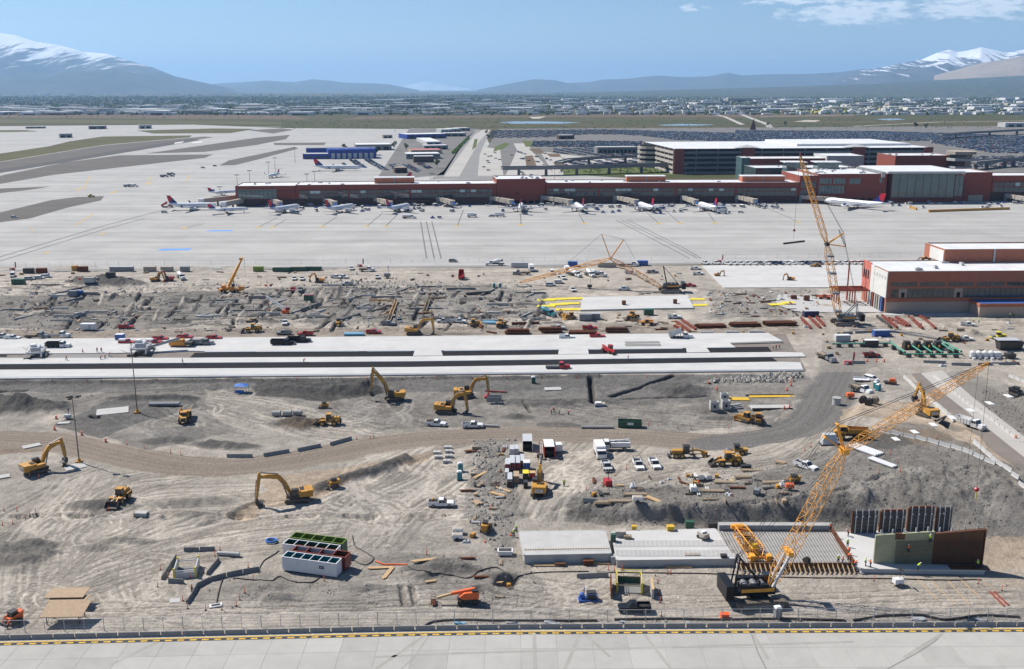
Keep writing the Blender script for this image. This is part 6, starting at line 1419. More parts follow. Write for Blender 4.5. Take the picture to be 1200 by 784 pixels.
def tall_crane():
 g=G(990,380);rn=emp('crawler_crane','tall lattice crane with steep orange boom standing beside the unfinished red hall','crane',g,R(180));gan=crane_base(rn,None,body='gry',S=1.15,gantry=(-3.6,7.5))
 foot=Vector((2.6,0,2.4));knee=local(rn,PY(969,286,g.y+2));tip=local(rn,PY(937.5,182,g.y+6))
 mb=MB();lattice(mb,foot,knee,2.5,2.5,12,'cror',.12);bd('boom',mb,rn);mb=MB();lattice(mb,knee,tip,2.1,1.4,17,'cror',.12);bd('jib',mb,rn)
 for f in (.1,.35,.62,.85):mb=MB();c=foot.lerp(knee,f);mb.box(c.x-1.3,c.x+1.3,-1.3,1.3,c.z-.35,c.z+.35,'gry');bd('boom_collar',mb,rn)
 bd('boom_head',Bm(knee+Vector((0,-1.3,0)),knee+Vector((0,1.3,0)),1.3,1.3,'dkst'),rn)
 s1=local(rn,PY(988.5,273,g.y+2));s2=local(rn,PY(991,289,g.y+2))
 for s in (s1,s2):bd('jib_strut',Bm(knee+Vector((0,-.7,0)),s+Vector((0,-.4,0)),.3,.3,'cror').beam(knee+Vector((0,.7,0)),s+Vector((0,.4,0)),.3,.3,'cror'),rn)
 mb=MB();lattice(mb,s2,local(rn,PY(983,269,g.y+2)),.5,.5,5,'gry',.06);bd('strut_end',mb,rn)
 for o in (-.5,.5):v=Vector((0,o,0));rope(rn,'pendant',s1+v,tip+v,.06);rope(rn,'pendant',s1+v,s2+v,.06);rope(rn,'pendant',s2+v,gan+v,.06)
 hk=local(rn,PY(930,280,g.y+6));rope(rn,'hoist_rope',tip,hk,.05);mb=MB();mb.ball((hk.x,hk.y,hk.z+3.5),.55,'dark_red_paint',8,6);bd('hook_block',mb,rn)
 tp=MB();tp.ball(tuple(tip+Vector((0,0,.6))),.35,'rdd',8,5);bd('beacon',tp,rn)
 a,b=PY(918,285.5,g.y+6),PY(943,282.5,g.y+6);mb=MB();mb.beam(a,b,.6,.7,'dkst');tag(bd('lifted_beam',mb),'long dark steel beam hanging level from the tall crane over the apron','steel beam')
tall_crane()
def lowered_crane():
 g=G(785,342);rn=emp('crawler_crane','crawler crane with its boom lowered to a folded peak and jib resting on the ground','crane',g,R(180));gan=crane_base(rn,None,body='dkst',S=1.15,gantry=(3.,10.5))
 foot=Vector((4.,0,2.2));knee=local(rn,PY(715.5,303,g.y+8));tip=local(rn,PZ(608.5,331,.8))
 mb=MB();lattice(mb,foot,knee,2.2,2.,14,'orng',.12);bd('boom',mb,rn);mb=MB();lattice(mb,knee,tip,1.8,1.2,18,'cror',.1);bd('jib',mb,rn)
 s1,s2=local(rn,PY(705,274.5,g.y+8)),local(rn,PY(731,280.5,g.y+8))
 for s in (s1,s2):bd('jib_strut',Bm(knee+Vector((0,-.6,0)),s+Vector((0,-.4,0)),.35,.35,'orng').beam(knee+Vector((0,.6,0)),s+Vector((0,.4,0)),.35,.35,'orng'),rn)
 rope(rn,'pendant',s1,knee.lerp(tip,.6),.06);rope(rn,'pendant',s1,s2,.06);rope(rn,'pendant',s2,local(rn,PY(744,303,g.y+8)),.06);rope(rn,'pendant',gan,foot.lerp(knee,.9),.04)
 for f in (.3,.55,.8):mb=MB();c=foot.lerp(knee,f);mb.box(c.x-1,c.x+1,-1.1,1.1,c.z-.9,c.z-.4,'oldwood');bd('boom_tray',mb,rn)
lowered_crane()
def mobile_crane():
 g=G(272,342);rn=emp('mobile_crane','yellow telescopic mobile crane with steeply raised boom among the footings','crane',g,0)
 def P(n,mb):return bd(n,mb,rn)
 P('carrier',Bx(-6,5,-1.3,1.3,.9,1.5,'orng').box(3.5,5.6,-1.25,1.25,1.,2.6,'orng'))
 for x in (-4.5,-3,1.5,3.2):
  for s in (-1,1):P('wheel',wheel_mb(x,s*1.1,.65,.5))
 P('upper',Bx(-4,1,-1.2,1.2,1.6,2.4,'orng').box(-4.6,-3.2,-1.3,1.3,1.7,3.2,'orng'));P('cab',Bx(-.3,1.2,.6,1.4,2.4,3.6,'glass'))
 tip=local(rn,PY(284,302,g.y+3));a=Vector((-1.5,0,2.6))
 for k,(f0,f1,w) in enumerate(((0,.45,1.1),(.42,.75,.9),(.72,1.,.7))):P('boom_section',Bm(a.lerp(tip,f0),a.lerp(tip,f1),w,w*1.1,'cror'))
 P('boom_head',Bx(tip.x-.6,tip.x+.9,-.5,.5,tip.z-.5,tip.z+.5,'cror'));P('luffing_ram',Cy(Vector((.8,0,2.)),a.lerp(tip,.35),.2,'steel',8));rope(rn,'hoist_rope',tip+Vector((.8,0,0)),tip+Vector((.8,0,-9)),.05)
 for s in (-1,1):
  for x in (-5,4):P('outrigger',Bm((x,s*1.2,.9),(x,s*3.,.8),.3,.3,'orng').cyl((x,s*3.,0),(x,s*3.,.9),.15,'steel',6))
mobile_crane()
# ---------------------------------------------------------------- working machines
def at(K,px,py,deg,lb,group=None,**k):return K.put(G(px,py),deg,lb,group,**k)
XK=excavator_kind
at(XK(-20,(5.4,8.2),(3.2,5.9),(6.,2.4)),462,469,200,'yellow excavator digging at the dark heap with boom raised high, alone near the paving lanes',scl=1.15)
at(XK(10,(4.8,5.4),(2.7,4.7),(5.4,1.2)),523,484,-18,'yellow excavator reaching down beside two white pickups, nearer of a pair',scl=1.15)
at(XK(0,(5.8,5.2),(3.,5.),(6.2,1.1),accent='rdd'),545,466,2,'yellow excavator with red bucket over a trench box, farther of a pair',scl=1.15)
at(XK(30,(6.,5.4),(3.2,4.9),(6.4,1.6)),43,554,20,'yellow excavator working by the light pole pad at the left edge',scl=1.15)
at(XK(12,(7.2,6.),(3.5,5.6),(7.9,1.3)),349,587,186,'large yellow excavator on pale sand with arm folded over to the left',scl=1.15)
at(XK(0,(5.2,5.2),(2.9,4.7),(5.8,1.8)),632,578,86,'yellow excavator seen from behind beside the rows of grey gang boxes',scl=1.15)
at(XK(-10,(4.2,6.6),(2.4,5.4),(5.4,3.4)),1086,488,112,'yellow excavator seen from behind standing over the ditch by the haul road',scl=1.15)
at(XK(0,(6.2,5.2),(3.2,5.),(6.6,1.),text=False),485,392,0,'yellow excavator digging a dark heap at the back edge of the paving lanes',scl=1.15)
at(XK(0,(5.,4.4),(2.8,4.2),(5.4,1.4),text=False),841,324,0,'mini yellow excavator on the pale new pad with arm to the right',scl=.62)
at(XK(0,(4.6,3.8),(2.6,5.),(5.,1.),'orng',text=False),926,329,180,'small dark excavator on the pale new pad with arm to the left',scl=.7)
at(XK(0,(4.2,4.4),(2.4,5.2),(5.4,1.6),'orng',text=False),374,331,180,'orange excavator with hunched arm near parked white pickups by the far fence',scl=.85)
at(XK(0,(4.8,4.6),(2.6,5.4),(5.6,1.),'ylw',text=False,accent='rdd'),182,330,0,'yellow excavator with arm curled beside the dark spoil heap',scl=.8)
at(XK(0,(4.8,4.6),(2.6,5.4),(5.6,1.),'rdd',text=False),198,329,180,'red excavator with arched arm beside the dark spoil heap',scl=.85)
at(XK(0,(4.8,3.),(2.8,3.6),(5.6,1.),text=False),660,372,110,'yellow excavator beside teal truck at the slab edge',scl=.75)
at(ADT,217,493,-78,'yellow articulated dump truck facing the viewer on dark dug ground')
at(ADT,996,514,179,'yellow articulated hauler with grey bed behind the crane boom',swap=None)
at(LOADER,141,588,-97,'yellow wheel loader facing the viewer with bucket on the ground, lower left');at(LOADER,385,498,183,'yellow wheel loader pushing into a brown spoil heap');at(LOADER,852,545,184,'yellow wheel loader with bucket to the left, in front of the roller')
at(GRADER,806,536,0,'long yellow road grader parked beside the haul road');at(ROLLER,862,533,176,'yellow and black roller parked just behind a wheel loader')
at(DOZER,873,494,130,'yellow bulldozer beside the concrete chambers, left of two',swap={'ylw':'ylw'});at(DOZER,888,495,80,'yellow bulldozer seen from behind, right of two');at(SKID,391,570,205,'small yellow tracked skid steer behind the large excavator')
at(LOADER,1113,400,184,'yellow wheel loader by the green pipe racks');at(ROLLER_Y,1169,397,180,'bright yellow roller with canopy on the right edge ground');at(DOZER,556,382,10,'yellow bulldozer near the blue pipes behind the paving lanes');at(LOADER,587,383,80,'yellow loader seen from behind among the mid works')
at(LOADER,296,389,190,'yellow loader in shade of a grey spoil heap behind the lanes');at(DOZER,668,374,200,'yellow bulldozer by the yellow forms');at(ROLLER,397,381,90,'roller with dark canopy seen from behind near the mid works');at(LOADER,741,374,60,'yellow and black forklift loader below the pale slab');at(SKID_dark,1190,464,-60,'black skid steer on the grey bank at the right edge',scl=1.4)
at(SKID_red,16,730,-118,'small red tracked machine in the lower left corner',scl=1.15);at(SKID,380,478,180,'small yellow machine with red canopy near the concrete pipes',scl=.9);at(SKID,569,622,80,'small yellow machine among hoses beside the pale slab',scl=1.1);at(SKID,930,566,190,'small yellow machine at the head of the bank behind the boom',scl=1.)
def boom_lift():
 g=G(548,706);rn=emp('boom_lift','orange boom lift with basket lowered to the left near the fence','boom lift',g,R(184))
 def P(n,mb):return bd(n,mb,rn)
 for x in (-1.4,1.4):
  for s in (-1,1):P('wheel',wheel_mb(x,s*1.,.5,.4))
 P('chassis',Bx(-1.8,1.8,-.8,.8,.5,1.,'dkst'));P('turret',MB().prism([(-2.,1.1),(1.,1.1),(1.6,1.6),(.6,2.3),(-1.6,2.5),(-2.1,1.9)],-1.,1.,'lift_orange'));P('hood',Bx(-2.,-.8,-.9,.9,2.5,2.8,'blkpl'))
 P('boom',Bm((-1.4,0,2.7),(3.,0,1.9),.5,.55,'lift_orange'));P('boom_extension',Bm((2.6,0,1.95),(5.6,0,1.15),.35,.4,'wood'));mb=MB()
 for z in (.35,.9,1.4):
  for a,b in (((5.8,-1.),(6.7,-1.)),((6.7,-1.),(6.7,1.)),((6.7,1.),(5.8,1.)),((5.8,1.),(5.8,-1.))):mb.beam((*a,z),(*b,z),.06,.06,'rust')
 for x in (5.8,6.7):
  for y in (-1,0,1):mb.beam((x,y,.3),(x,y,1.4),.06,.06,'rust')
 mb.box(5.8,6.7,-1,1,.28,.34,'rust');P('basket',mb)
boom_lift()
def telehandler(px,py,deg,lb,pnt='orng',S=1.):
 g=G(px,py);rn=emp('telehandler',lb,'telehandler',g,R(deg))
 def P(n,mb):mb.v=[(a*S,b*S,c*S) for a,b,c in mb.v];return bd(n,mb,rn)
 for x in (-1.7,1.7):
  for s in (-1,1):P('wheel',wheel_mb(x,s*1.,.65,.45))
 P('chassis',Bx(-2.6,2.4,-.7,.7,.7,1.5,pnt));P('cab',Bx(-.6,.8,.2,1.1,1.2,2.5,'glass').box(-.7,.9,.1,1.15,2.5,2.6,pnt));P('boom',Bm((-2.6,-.4,2.),(3.6,-.4,1.2),.45,.5,pnt));P('fork',Bx(3.5,3.7,-1,.4,.3,1.2,'dkst').box(3.7,4.9,-.9,-.75,.3,.4,'dkst').box(3.7,4.9,.1,.25,.3,.4,'dkst'))
telehandler(758,381,180,'orange telehandler below the pale slab');telehandler(713,414,-62,'red telehandler standing on the paving lanes','rdd',1.2);telehandler(966,351,170,'orange telehandler left of the tall crane','lift_orange');telehandler(1085,305,170,'orange telehandler behind the new hall','orng')
telehandler(957,313,200,'yellow telehandler on the pale new pad near the tall crane','ylw',.9)
def paver(px,py,deg,lb,belt=False,S=1.):
 g=G(px,py);rn=emp('slipform_paver',lb,'paving machine',g,R(deg))
 def P(n,mb):mb.v=[(a*S,b*S,c*S) for a,b,c in mb.v];return bd(n,mb,rn)
 for sx in (-1,1):
  for sy in (-1,1):mb=track_mb(sx*2.6-1.3,sx*2.6+1.3,sy*4.2-.3,sy*4.2+.3,.4);P('track',mb);P('leg',Cy((sx*2.4,sy*4.2,.8),(sx*2.4,sy*4.2,2.8),.28,'wht',8))
 for x in (-2.4,2.4):P('cross_beam',Bm((x,-4.4,2.4),(x,4.4,2.4),.5,.6,'slv'))
 for y in (-4.2,4.2):P('side_beam',Bm((-2.6,y,2.5),(2.6,y,2.5),.5,.6,'slv'))
 P('engine_house',Bx(-1.4,1.5,-2.2,2.2,2.4,4.,'slv'));P('canopy',Bx(-1.5,.2,-1.,1.,4.,4.9,'wht'));P('mould',MB().prism([(-2.,.2),(1.6,.2),(1.8,1.4),(-1.2,1.6)],-3.8,3.8,'dkst'));P('auger',Cy((1.9,-3.9,.8),(1.9,3.9,.8),.4,'steel',10))
 mb=MB()
 for y in (-4.4,-2.2,0,2.2,4.4):
  for x in (-2.7,2.7):mb.beam((x,y,2.7),(x,y,3.8),.06,.06,'galv')
 for x in (-2.7,2.7):mb.beam((x,-4.4,3.8),(x,4.4,3.8),.06,.06,'galv')
 P('handrail',mb)
 P('sensor_arm',Bm((-3.6,-4.6,1.6),(-5.4,-5.2,2.6),.1,.1,'gry').beam((-3.6,4.6,1.6),(-5.4,5.,2.8),.1,.1,'gry'))
 if belt:P('conveyor',Bm((2.8,0,2.),(12.5,2.5,4.2),1.2,.5,'slv').beam((2.8,0,2.4),(12.5,2.5,4.6),.9,.1,'dkst'))
paver(43,418,15,'grey slipform paver at the left end of the graded lane',S=.95);paver(166,414,8,'large white and black slipform paver with conveyor belt on the lanes',True,1.05)
def belt_placer():
 g=G(209,407);rn=emp('belt_placer','yellow belt placer feeding the large paver','paving machine',g,0)
 for s in (-1,1):bd('track',track_mb(-2.5,2.5,s*1.3-.25,s*1.3+.25,.4),rn)
 bd('body',Bx(-3.,3.,-1.2,1.2,.9,2.3,'orng'),rn);bd('engine_house',Bx(-1.8,2.2,-1.25,1.25,2.35,3.1,'ylw'),rn);bd('hopper',MB().tbox(3.,5.4,-1.5,1.5,1.2,2.2,-.2,-.2,'dkst'),rn)
belt_placer()
# ---------------------------------------------------------------- lorries, pickups, cars of the works
for K,x,y,d,l in [(PK['black'],743,716,180,'black crew cab pickup parked inside the near fence'),(PKW_load,517,593,2,'white pickup with loaded bed alone on tracked ground'),(PKW_load,511,499,-10,'white pickup with tools in its bed, left of two by the excavators'),(PK['white'],554,501,2,'plain white pickup, right of two by the excavators'),(PKW_rack,748,548,-86,'white flat bed pickup with black rack facing the viewer'),(PK['white'],767,547,-84,'white pickup facing the viewer right of the racked one'),(PK['white'],944,549,-52,'white pickup angled to the viewer at the head of the dark bank'),(PK['silver'],711,550,-84,'silver pickup facing the viewer below the service truck'),(PK['red'],148,385,10,'bright red pickup alone on the brown track behind the lanes'),(PKR_shell,149,403,0,'red pickup with white topper at the left of the red ones'),(PKR_shell,181,403,2,'red pickup with pale topper just left of the paver belt'),(PK['red'],188,399,2,'red pickup half hidden behind another red pickup'),(PK['red'],217,397,2,'red pickup behind the belt placer'),(PK['red'],251,398,2,'red pickup right of the belt placer'),(PK['red'],358,393,180,'red pickup behind the black dump trucks'),(PK['red'],438,391,2,'red pickup beside the sky blue pipe'),(PK['red'],691,386,2,'red pickup behind rusty beams, farther of two'),(PK['red'],700,396,4,'red pickup at the lane edge, nearer of two'),(PK['dark'],333,392,180,'dark grey pickup behind the black dump trucks'),(PKW_box,664,397,2,'white utility pickup at the lane edge left of the red one'),(PK['silver'],654,386,2,'silver pickup behind the white utility pickup'),(PK['red'],808,336,0,'red pickup right of the lowered crane'),(PK['white'],731,340,180,'white pickup left of the lowered crane'),(PK['white'],815,316,0,'white pickup at the edge of the new pad, farther of two'),(PK['white'],818,322,2,'white pickup at the edge of the new pad, nearer of two'),(PK['silver'],739,321,-30,'silver pickup under the lowered crane boom'),(PK['dark'],765,320,0,'dark pickup beyond the lowered crane'),(PK['white'],345,328,-80,'white pickup left of a close pair near the far fence'),(PK['white'],354,328,-80,'white pickup right of a close pair near the far fence'),(PK['white'],394,326,-20,'white pickup, left of two by the line of stones'),(PK['white'],402,326,-20,'white pickup, right of two by the line of stones'),(PK['white'],442,326,-80,'white pickup beside the blue drill mast'),(PK['white'],412,316,-80,'white pickup on the perimeter road'),(PK['silver'],407,334,180,'silver pickup in front of broken concrete'),(PK['red'],343,341,-80,'red pickup beside a dark one among the footings'),(PK['dark'],352,341,-80,'dark pickup beside a red one among the footings'),(PK['white'],790,373,0,'white pickup by the red trusses below the pale slab'),(PK['white'],1134,382,-14,'white pickup in front of the new hall'),(PK['white'],1131,399,-10,'white pickup by the wheel loader at the pipe racks'),(PK['maroon'],1021,418,2,'maroon pickup parked under the green pipe racks'),(PK['dark'],468,378,-70,'dark pickup near the wooden forms'),(PK['white'],334,380,-80,'white pickup under the conveyor boom'),(PK['white'],15,398,2,'white pickup at the left edge behind the lanes'),(PK['white'],3,396,0,'white pickup cut by the left picture edge'),(PK['white'],538,378,-10,'white pickup with dark bed near the yellow bulldozer'),(PK['silver'],520,378,178,'silver pickup near the yellow bulldozer'),(PK['white'],671,341,-80,'white pickup facing the viewer above the yellow forms'),(PK['dark'],455,381,0,'dark grey pickup left of the wooden forms'),(SUV['dark'],531,307,0,'dark suv driving on the perimeter road'),(SUV['white'],645,335,0,'white suv, left of two near the lowered jib'),(SUV['white'],655,332,0,'white suv, right of two near the lowered jib'),(VAN,15,324,-70,'white van near the left end of the far fence'),(SUV['silver'],35,328,10,'silver suv beside the green trailer'),(SUV['white'],46,327,10,'white suv beside a silver suv near the left edge'),(SUV['white'],55,325,10,'white suv, rightmost of three near the left edge'),(SUV['white'],1021,446,-55,'white suv by teal portable toilets'),(VAN,647,321,-85,'white van, first of a row under the lowered jib'),(PK['white'],655,324,-85,'white pickup second in the row under the lowered jib'),(PK['white'],660,327,-80,'white pickup nearest in the row under the lowered jib'),(BOXTRUCK,665,320,-85,'white box truck in the row under the lowered jib'),(BOXTRUCK,623,318,-85,'white box truck beside a long trailer'),(BOXTRUCK,704,537,-86,'white box truck facing the viewer beside the service truck'),(SERVICE,716,527,181,'white service truck with crane arm and tool body'),(DT_blackwhite,70,408,2,'white cab dump truck with black bed by the grey paver'),(DT_black,333,405,1,'black dump truck on the lanes, left of two'),(DT_black,352,402,1,'black dump truck on the lanes, right of two'),(DT_raised,799,397,1,'white dump truck tipping its silver bed'),(DT_dark,238,405,1,'grey dump truck behind the belt placer'),(DT_white,1138,501,-58,'white dump truck with empty bed on the haul road'),(DT_red,541,326,88,'red dump truck with raised bed seen from behind'),(FLAT_red,654,433,1,'red flatbed truck with drum on the lanes'),(STAKE,1009,460,-60,'white stake truck by the teal toilets'),(MIXER,692,324,-70,'white mixer truck near the far turning circle, left of two'),(MIXER,702,324,-20,'white mixer truck near the far turning circle, right of two'),(TANKER,675,324,-60,'white tank truck near the far turning circle'),(MIXER,578,311,180,'white mixer truck on the perimeter road'),(TANKER,213,327,-60,'white tank truck left of the yellow crane'),(FLAT_white,70,396,2,'white flatbed truck behind the lanes at the left'),(FLAT_dark,45,397,0,'dark flatbed behind the lanes at the left'),(FLAT_dark,969,422,-70,'grey truck left of the maroon pickup'),(FLAT_white,740,312,0,'white flatbed by the blue sheds at the far fence'),(FLAT_dark,610,322,180,'dark flatbed trailer truck near the row of white vans'),(STAKE,430,318,0,'white stake truck near the far fence and the red flag'),(MIXER,643,370,-50,'teal cabbed mixer truck at the edge of the yellow forms')]:
 at(K,x,y,d,l,swap={'wht':'teal_plastic'}if 'teal cab' in l else None)
r3=random.Random(31)
for i in range(25):
 x=852+i*7.7;y=310.-.12*i*.3;c=r3 .choice(['white','white','white','white','white','silver','navy','dark']);K=PK[c]if r3 .random()<.8 else SUV[c if c in SUV else 'white']
 col={'white':'white','silver':'silver','navy':'navy blue','dark':'dark grey'}[c];K.put(PZ(x,y,.22 if x<1008 else 0),-62+r3 .uniform(-4,4),'%s work vehicle in the long parked row along the far fence'%col,'work vehicles parked along the far fence')
for x,y,c in ((826,309.5,'white'),(839,309.5,'white')):PK[c].put(PZ(x,y),-62,'white pickup standing apart left of the long parked row, '+('farther left' if x<830 else 'beside the red flag'))
at(TRAILER,104,387,2,'white box trailer with drawbar on the brown track')
# ---------------------------------------------------------------- the four tanks, boxes, sheds
FT=[(frac_tank_kind('wht','teal_plastic','wht',logo=True,n=6),366,670.5,'white settling tank with teal lined cells and small blue sign, nearest of four'),(frac_tank_kind('dark_red_paint','rust','red_primer',n=4),377,663,'red open tank with rusty cells, second of four'),(frac_tank_kind('wht','green_paint','wht',n=5),366,655,'white settling tank with dark green cells, third of four'),(frac_tank_kind('green_paint','olive_paint','olive_paint',n=5),374,647,'green open tank with olive lining, farthest of four')]
for K,x,y,l in FT:K.put(G(x,y),-15.5,l)
K=ctk(5.8,2.5,2.7,'wht','slv',True,'storage_shed','shed');K.put(G(618,524),-90,'grey white shed with dark open end')
K=ctk(5.6,2.6,3.,'rdd','wht',True,'storage_shed','shed');K.put(G(643,532),-88,'red shed with white roof and open door')
at(trailer_box_kind('wht',2.6),654,529,-80,'small white trailer beside the red shed',scl=.8);at(LIGHT_T,633,538,0,'small dark generator left of the red shed',swap={'wht':'dkst'},scl=.9)
GB={}
for i,(x,y,L,W,Hc,m,roof,l) in enumerate([(595,548,4.2,1.2,1.7,'slv',None,'grey gang box, leftmost of the front row'),(600.5,546,5.2,1.2,1.8,'slv',None,'long grey gang box, second from left'),(606.5,546,5.2,1.2,1.8,'slv',None,'long grey gang box, third from left'),(612,544,4.6,1.,1.8,'slv',None,'narrow grey gang box behind the white tank cube'),(600,531,3.2,1.2,1.6,'slv',None,'short grey gang box at the back, left'),(605,530.5,3.2,1.2,1.6,'slv',None,'short grey gang box at the back, right'),(594,558,2.5,.9,1.5,'slv',None,'small grey box left of the plywood box'),(597.5,565,4.4,1.1,1.6,'slv',None,'grey box with dark front nearest the lumber'),(605,563,3.4,1.3,1.7,'plywood',None,'plywood sided box'),(616,561,2.4,1.4,1.8,'dkst','yellow_plastic','dark box with yellowish lid'),(623.5,559,1.6,1.5,1.3,'rdd','wood','red box with wooden lid'),(617,550,2.2,1.6,2.1,'wht',None,'white and blue cube tank among grey boxes'),(597,570,1.6,1.2,1.4,'blkpl',None,'black bin at the foot of the grey boxes'),(616,571,1.6,1.,1.5,'blkpl',None,'black cabinet behind the rear view excavator')]):
 K=ctk(L,W,Hc,m,roof,False,'gang_box','box','dark_red_paint' if i<4 else ('blue_paint' if i==11 else None),L>3);K.put(G(x,y),-90,l+' in the storage rows')
WB=Kind('concrete_block','concrete block');WB.part('block',Bx(-.95,.95,-.6,.6,0,.75,'ltconc'));WB.part('lifting_eye',Cy((0,0,.7501),(0,0,.77),.16,'dkst',8).box(-.2,.2,-.615,-.601,.2,.4,'rust'))
for x,y,l in [(525,526,'back right'),(512,532,'left, farther'),(526,530.5,'right, second from back'),(514,537,'left, nearer'),(526,536,'right, third from back'),(523.5,542,'front')]:at(WB,x,y,rnd.uniform(-3,3),'pale concrete block in the small cluster of six, '+l)
at(TOILET,538.6,562,-80,'teal portable toilet, nearer of two by the concrete blocks');at(TOILET,539.5,552,-80,'teal portable toilet, farther of two by the concrete blocks');at(TOILET_g,911,724,-80,'grey portable toilet by the near fence');at(TOILET_d,625,449,-80,'dark green portable toilet below the paving lanes')
for k,(x,y) in enumerate([(1026,455),(1029,458)]):at(TOILET,x,y,-60,'teal portable toilet by the white suv, '+('farther' if k==0 else 'nearer'))
at(TOILET,579,337,-80,'teal portable toilet in the mid works, left of two');at(TOILET,586,337,-80,'teal portable toilet in the mid works, right of two')
at(DUMPSTER,738,500,-5,'dark green roll off dumpster with white sign beside the haul road');at(DUMPSTER2,330,318,0,'green open container by the far fence, leftmost of three');at(DUMPSTER2,350,317.5,0,'green open container by the far fence, middle of three');at(DUMPSTER2,367,317,0,'green open container by the far fence, rightmost of three')
for i,(x,y,L,m,r,l) in enumerate([(143,318,12,'gry','tarp_grey','long blue grey container by the far fence'),(176,318,6,'tan_wall','bridge_beige','tan container by the far fence, left of two'),(196,318,6,'tan_wall','bridge_beige','tan container by the far fence, right of two'),(34,320,5,'dkst',None,'dark box container near the left end of the far fence'),(49,320,5,'rust',None,'rusty box container near the left end of the far fence'),(217,318,4.5,'gry',None,'small grey container right of the tan ones'),(609,313,9,'slv',None,'pale grey container on the perimeter road edge'),(671,312,5,'blue_paint',None,'blue container by the lowered jib'),(711,313,10,'bridge_beige','tan_wall','tan site cabin behind the folded crane peak'),(753,311,5.5,'blue_paint',None,'blue container behind the lowered crane'),(86,347,3.5,'gry',None,'grey hut beside a blue one in the mid works'),(93,347,3.2,'blue_paint','blue_paint','blue hut beside a grey one in the mid works'),(141,399,3,'blue_paint','wht','blue hut with white roof behind the red pickup'),(986.5,400,5.5,'pale_wall','wht','white site cabin left of the green pipe racks'),(1032,394,6,'blue_paint','tarp_grey','blue sided site cabin'),(1020,406,5,'dkst','wht','white roofed cabin among the green pipes'),(686,375,5,'gry',None,'grey container below the pale slab, left'),(697,374,4,'gry','tarp_grey','grey container below the pale slab, right'),(88,317,2.5,'ylw',None,'yellow crate by the far fence'),(97,318,5,'rust',None,'low rusty container by the far fence'),(22,333,6,'green_paint',None,'green equipment trailer at the left edge'),(303,318,5,'olive_paint',None,'olive drab box by the far fence'),(760,369,4,'green_paint','green_paint','green box below the pale slab'),(362,352,4,'green_paint','dark_red_paint','green and dark red crate among the footings'),(950,371,6,'navy_paint','slv','dark blue container left of the tall crane'),(105,331,5,'pale_wall','bridge_beige','pale canopy box behind the dark spoil heap'),(130,325,4,'dkst',None,'dark box behind the dark spoil heap')]):
 K=ctk(L,2.4,2.5,m,r,False,'site_container','container',None,L>5);K.put(G(x,y),0 if x<950 else 3,l)
at(LIGHT_T,1052,686,10,'white mobile light tower in front of the formwork walls');at(LIGHT_T,887,580,60,'grey light tower behind the dark bank',swap={'wht':'gry'});at(LIGHT_T,454,326,0,'blue masted drill rig near the far fence',scl=1.7,swap={'wht':'gry','dkst':'blue_paint'});at(LIGHT_T,691,338,0,'dark light tower above the yellow forms',swap={'wht':'dkst'},scl=1.2);at(LIGHT_T,80,491,0,'small light tower on the dark dug patch by the light pole',swap={'wht':'slv'},scl=.9);at(LIGHT_T,712,571,-80,'red generator with white front',swap={'wht':'rdd'},scl=1.3);at(LIGHT_T,925,574,0,'orange generator at the head of the bank',swap={'wht':'lift_orange'});at(LIGHT_T,812,577,-90,'white roofed trailer at the head of the bank',scl=1.1);at(LIGHT_T,996,467,0,'orange topped pump beside black drums',swap={'wht':'lift_orange'},scl=1.2)
def sma(name,cat,lb,px,py,boxes,deg=0,z=0.):
 """a small thing of a few shaped parts: (part name, builder)"""
 g=G(px,py);rn=emp(name,lb,cat,(g.x,g.y,g.z+z),R(deg))
 for n,mb in boxes:bd(n,mb,rn)
 return rn
def q(*a):return Bx(*a)
sma('pump','pump','blue pump unit on skid near the near fence',689,703,[('skid',q(-1.8,1.8,-.9,.9,0,.35,'blue_paint')),('engine',q(-.2,1.5,-.6,.6,.36,1.7,'dkst')),('pump_body',Cy((-1.1,-.3,.9),(-1.1,.5,.9),.5,'blue_paint',12)),('exhaust',Cy((-.7,.3,.4),(-.7,.3,2.5),.1,'blue_paint',8)),('frame',Bm((-1.7,-.8,.35),(-1.7,-.8,1.5),.1,.1,'blue_paint').beam((1.7,-.8,.35),(1.7,-.8,1.5),.1,.1,'blue_paint').beam((-1.7,-.8,1.5),(1.7,-.8,1.5),.1,.1,'blue_paint'))],5)
sma('storage_bin','bin','orange bin lying inside the near fence',849,724,[('bin',MB().tbox(-.75,.75,-.5,.5,0,.8,.06,.04,'orange_plastic')),('lid',q(-.78,.78,-.53,.53,.8,.88,'orange_plastic'))])
sma('canopy_tent','canopy','blue shade canopy on the dark ground below the lanes',283,460,[('leg',q(-1.9,-1.8,-1.4,-1.3,0,2.3,'galv')),('leg',q(1.8,1.9,-1.4,-1.3,0,2.3,'galv')),('leg',q(-1.9,-1.8,1.3,1.4,0,2.3,'galv')),('leg',q(1.8,1.9,1.3,1.4,0,2.3,'galv')),('roof',MB().add([(-2,-1.5,2.3),(2,-1.5,2.3),(2,1.5,2.3),(-2,1.5,2.3),(0,0,3.1)],[(0,1,4),(1,2,4),(2,3,4),(3,0,4),(3,2,1,0)],'tarp_blue')),('side_curtain',q(-1.6,1.2,-1.45,-1.4,.2,1.2,'tarp_blue'))])
CP=Kind('concrete_pipe','concrete pipe');mb=MB();n=14
for (r,x0,x1) in ((.8,-1.2,1.),(.9,1.,1.25)):mb.cyl((x0,0,.9),(x1,0,.9),r,'concrete',n)
CP.part('barrel',mb);CP.part('bore',Cy((-1.215,0,.9),(-1.201,0,.9),.62,'void',n))
for k,(x,y) in enumerate([(324,488),(337,487.5),(349,487)]):at(CP,x,y,1,'short grey concrete pipe lying in a row of three, '+['left','middle','right'][k])
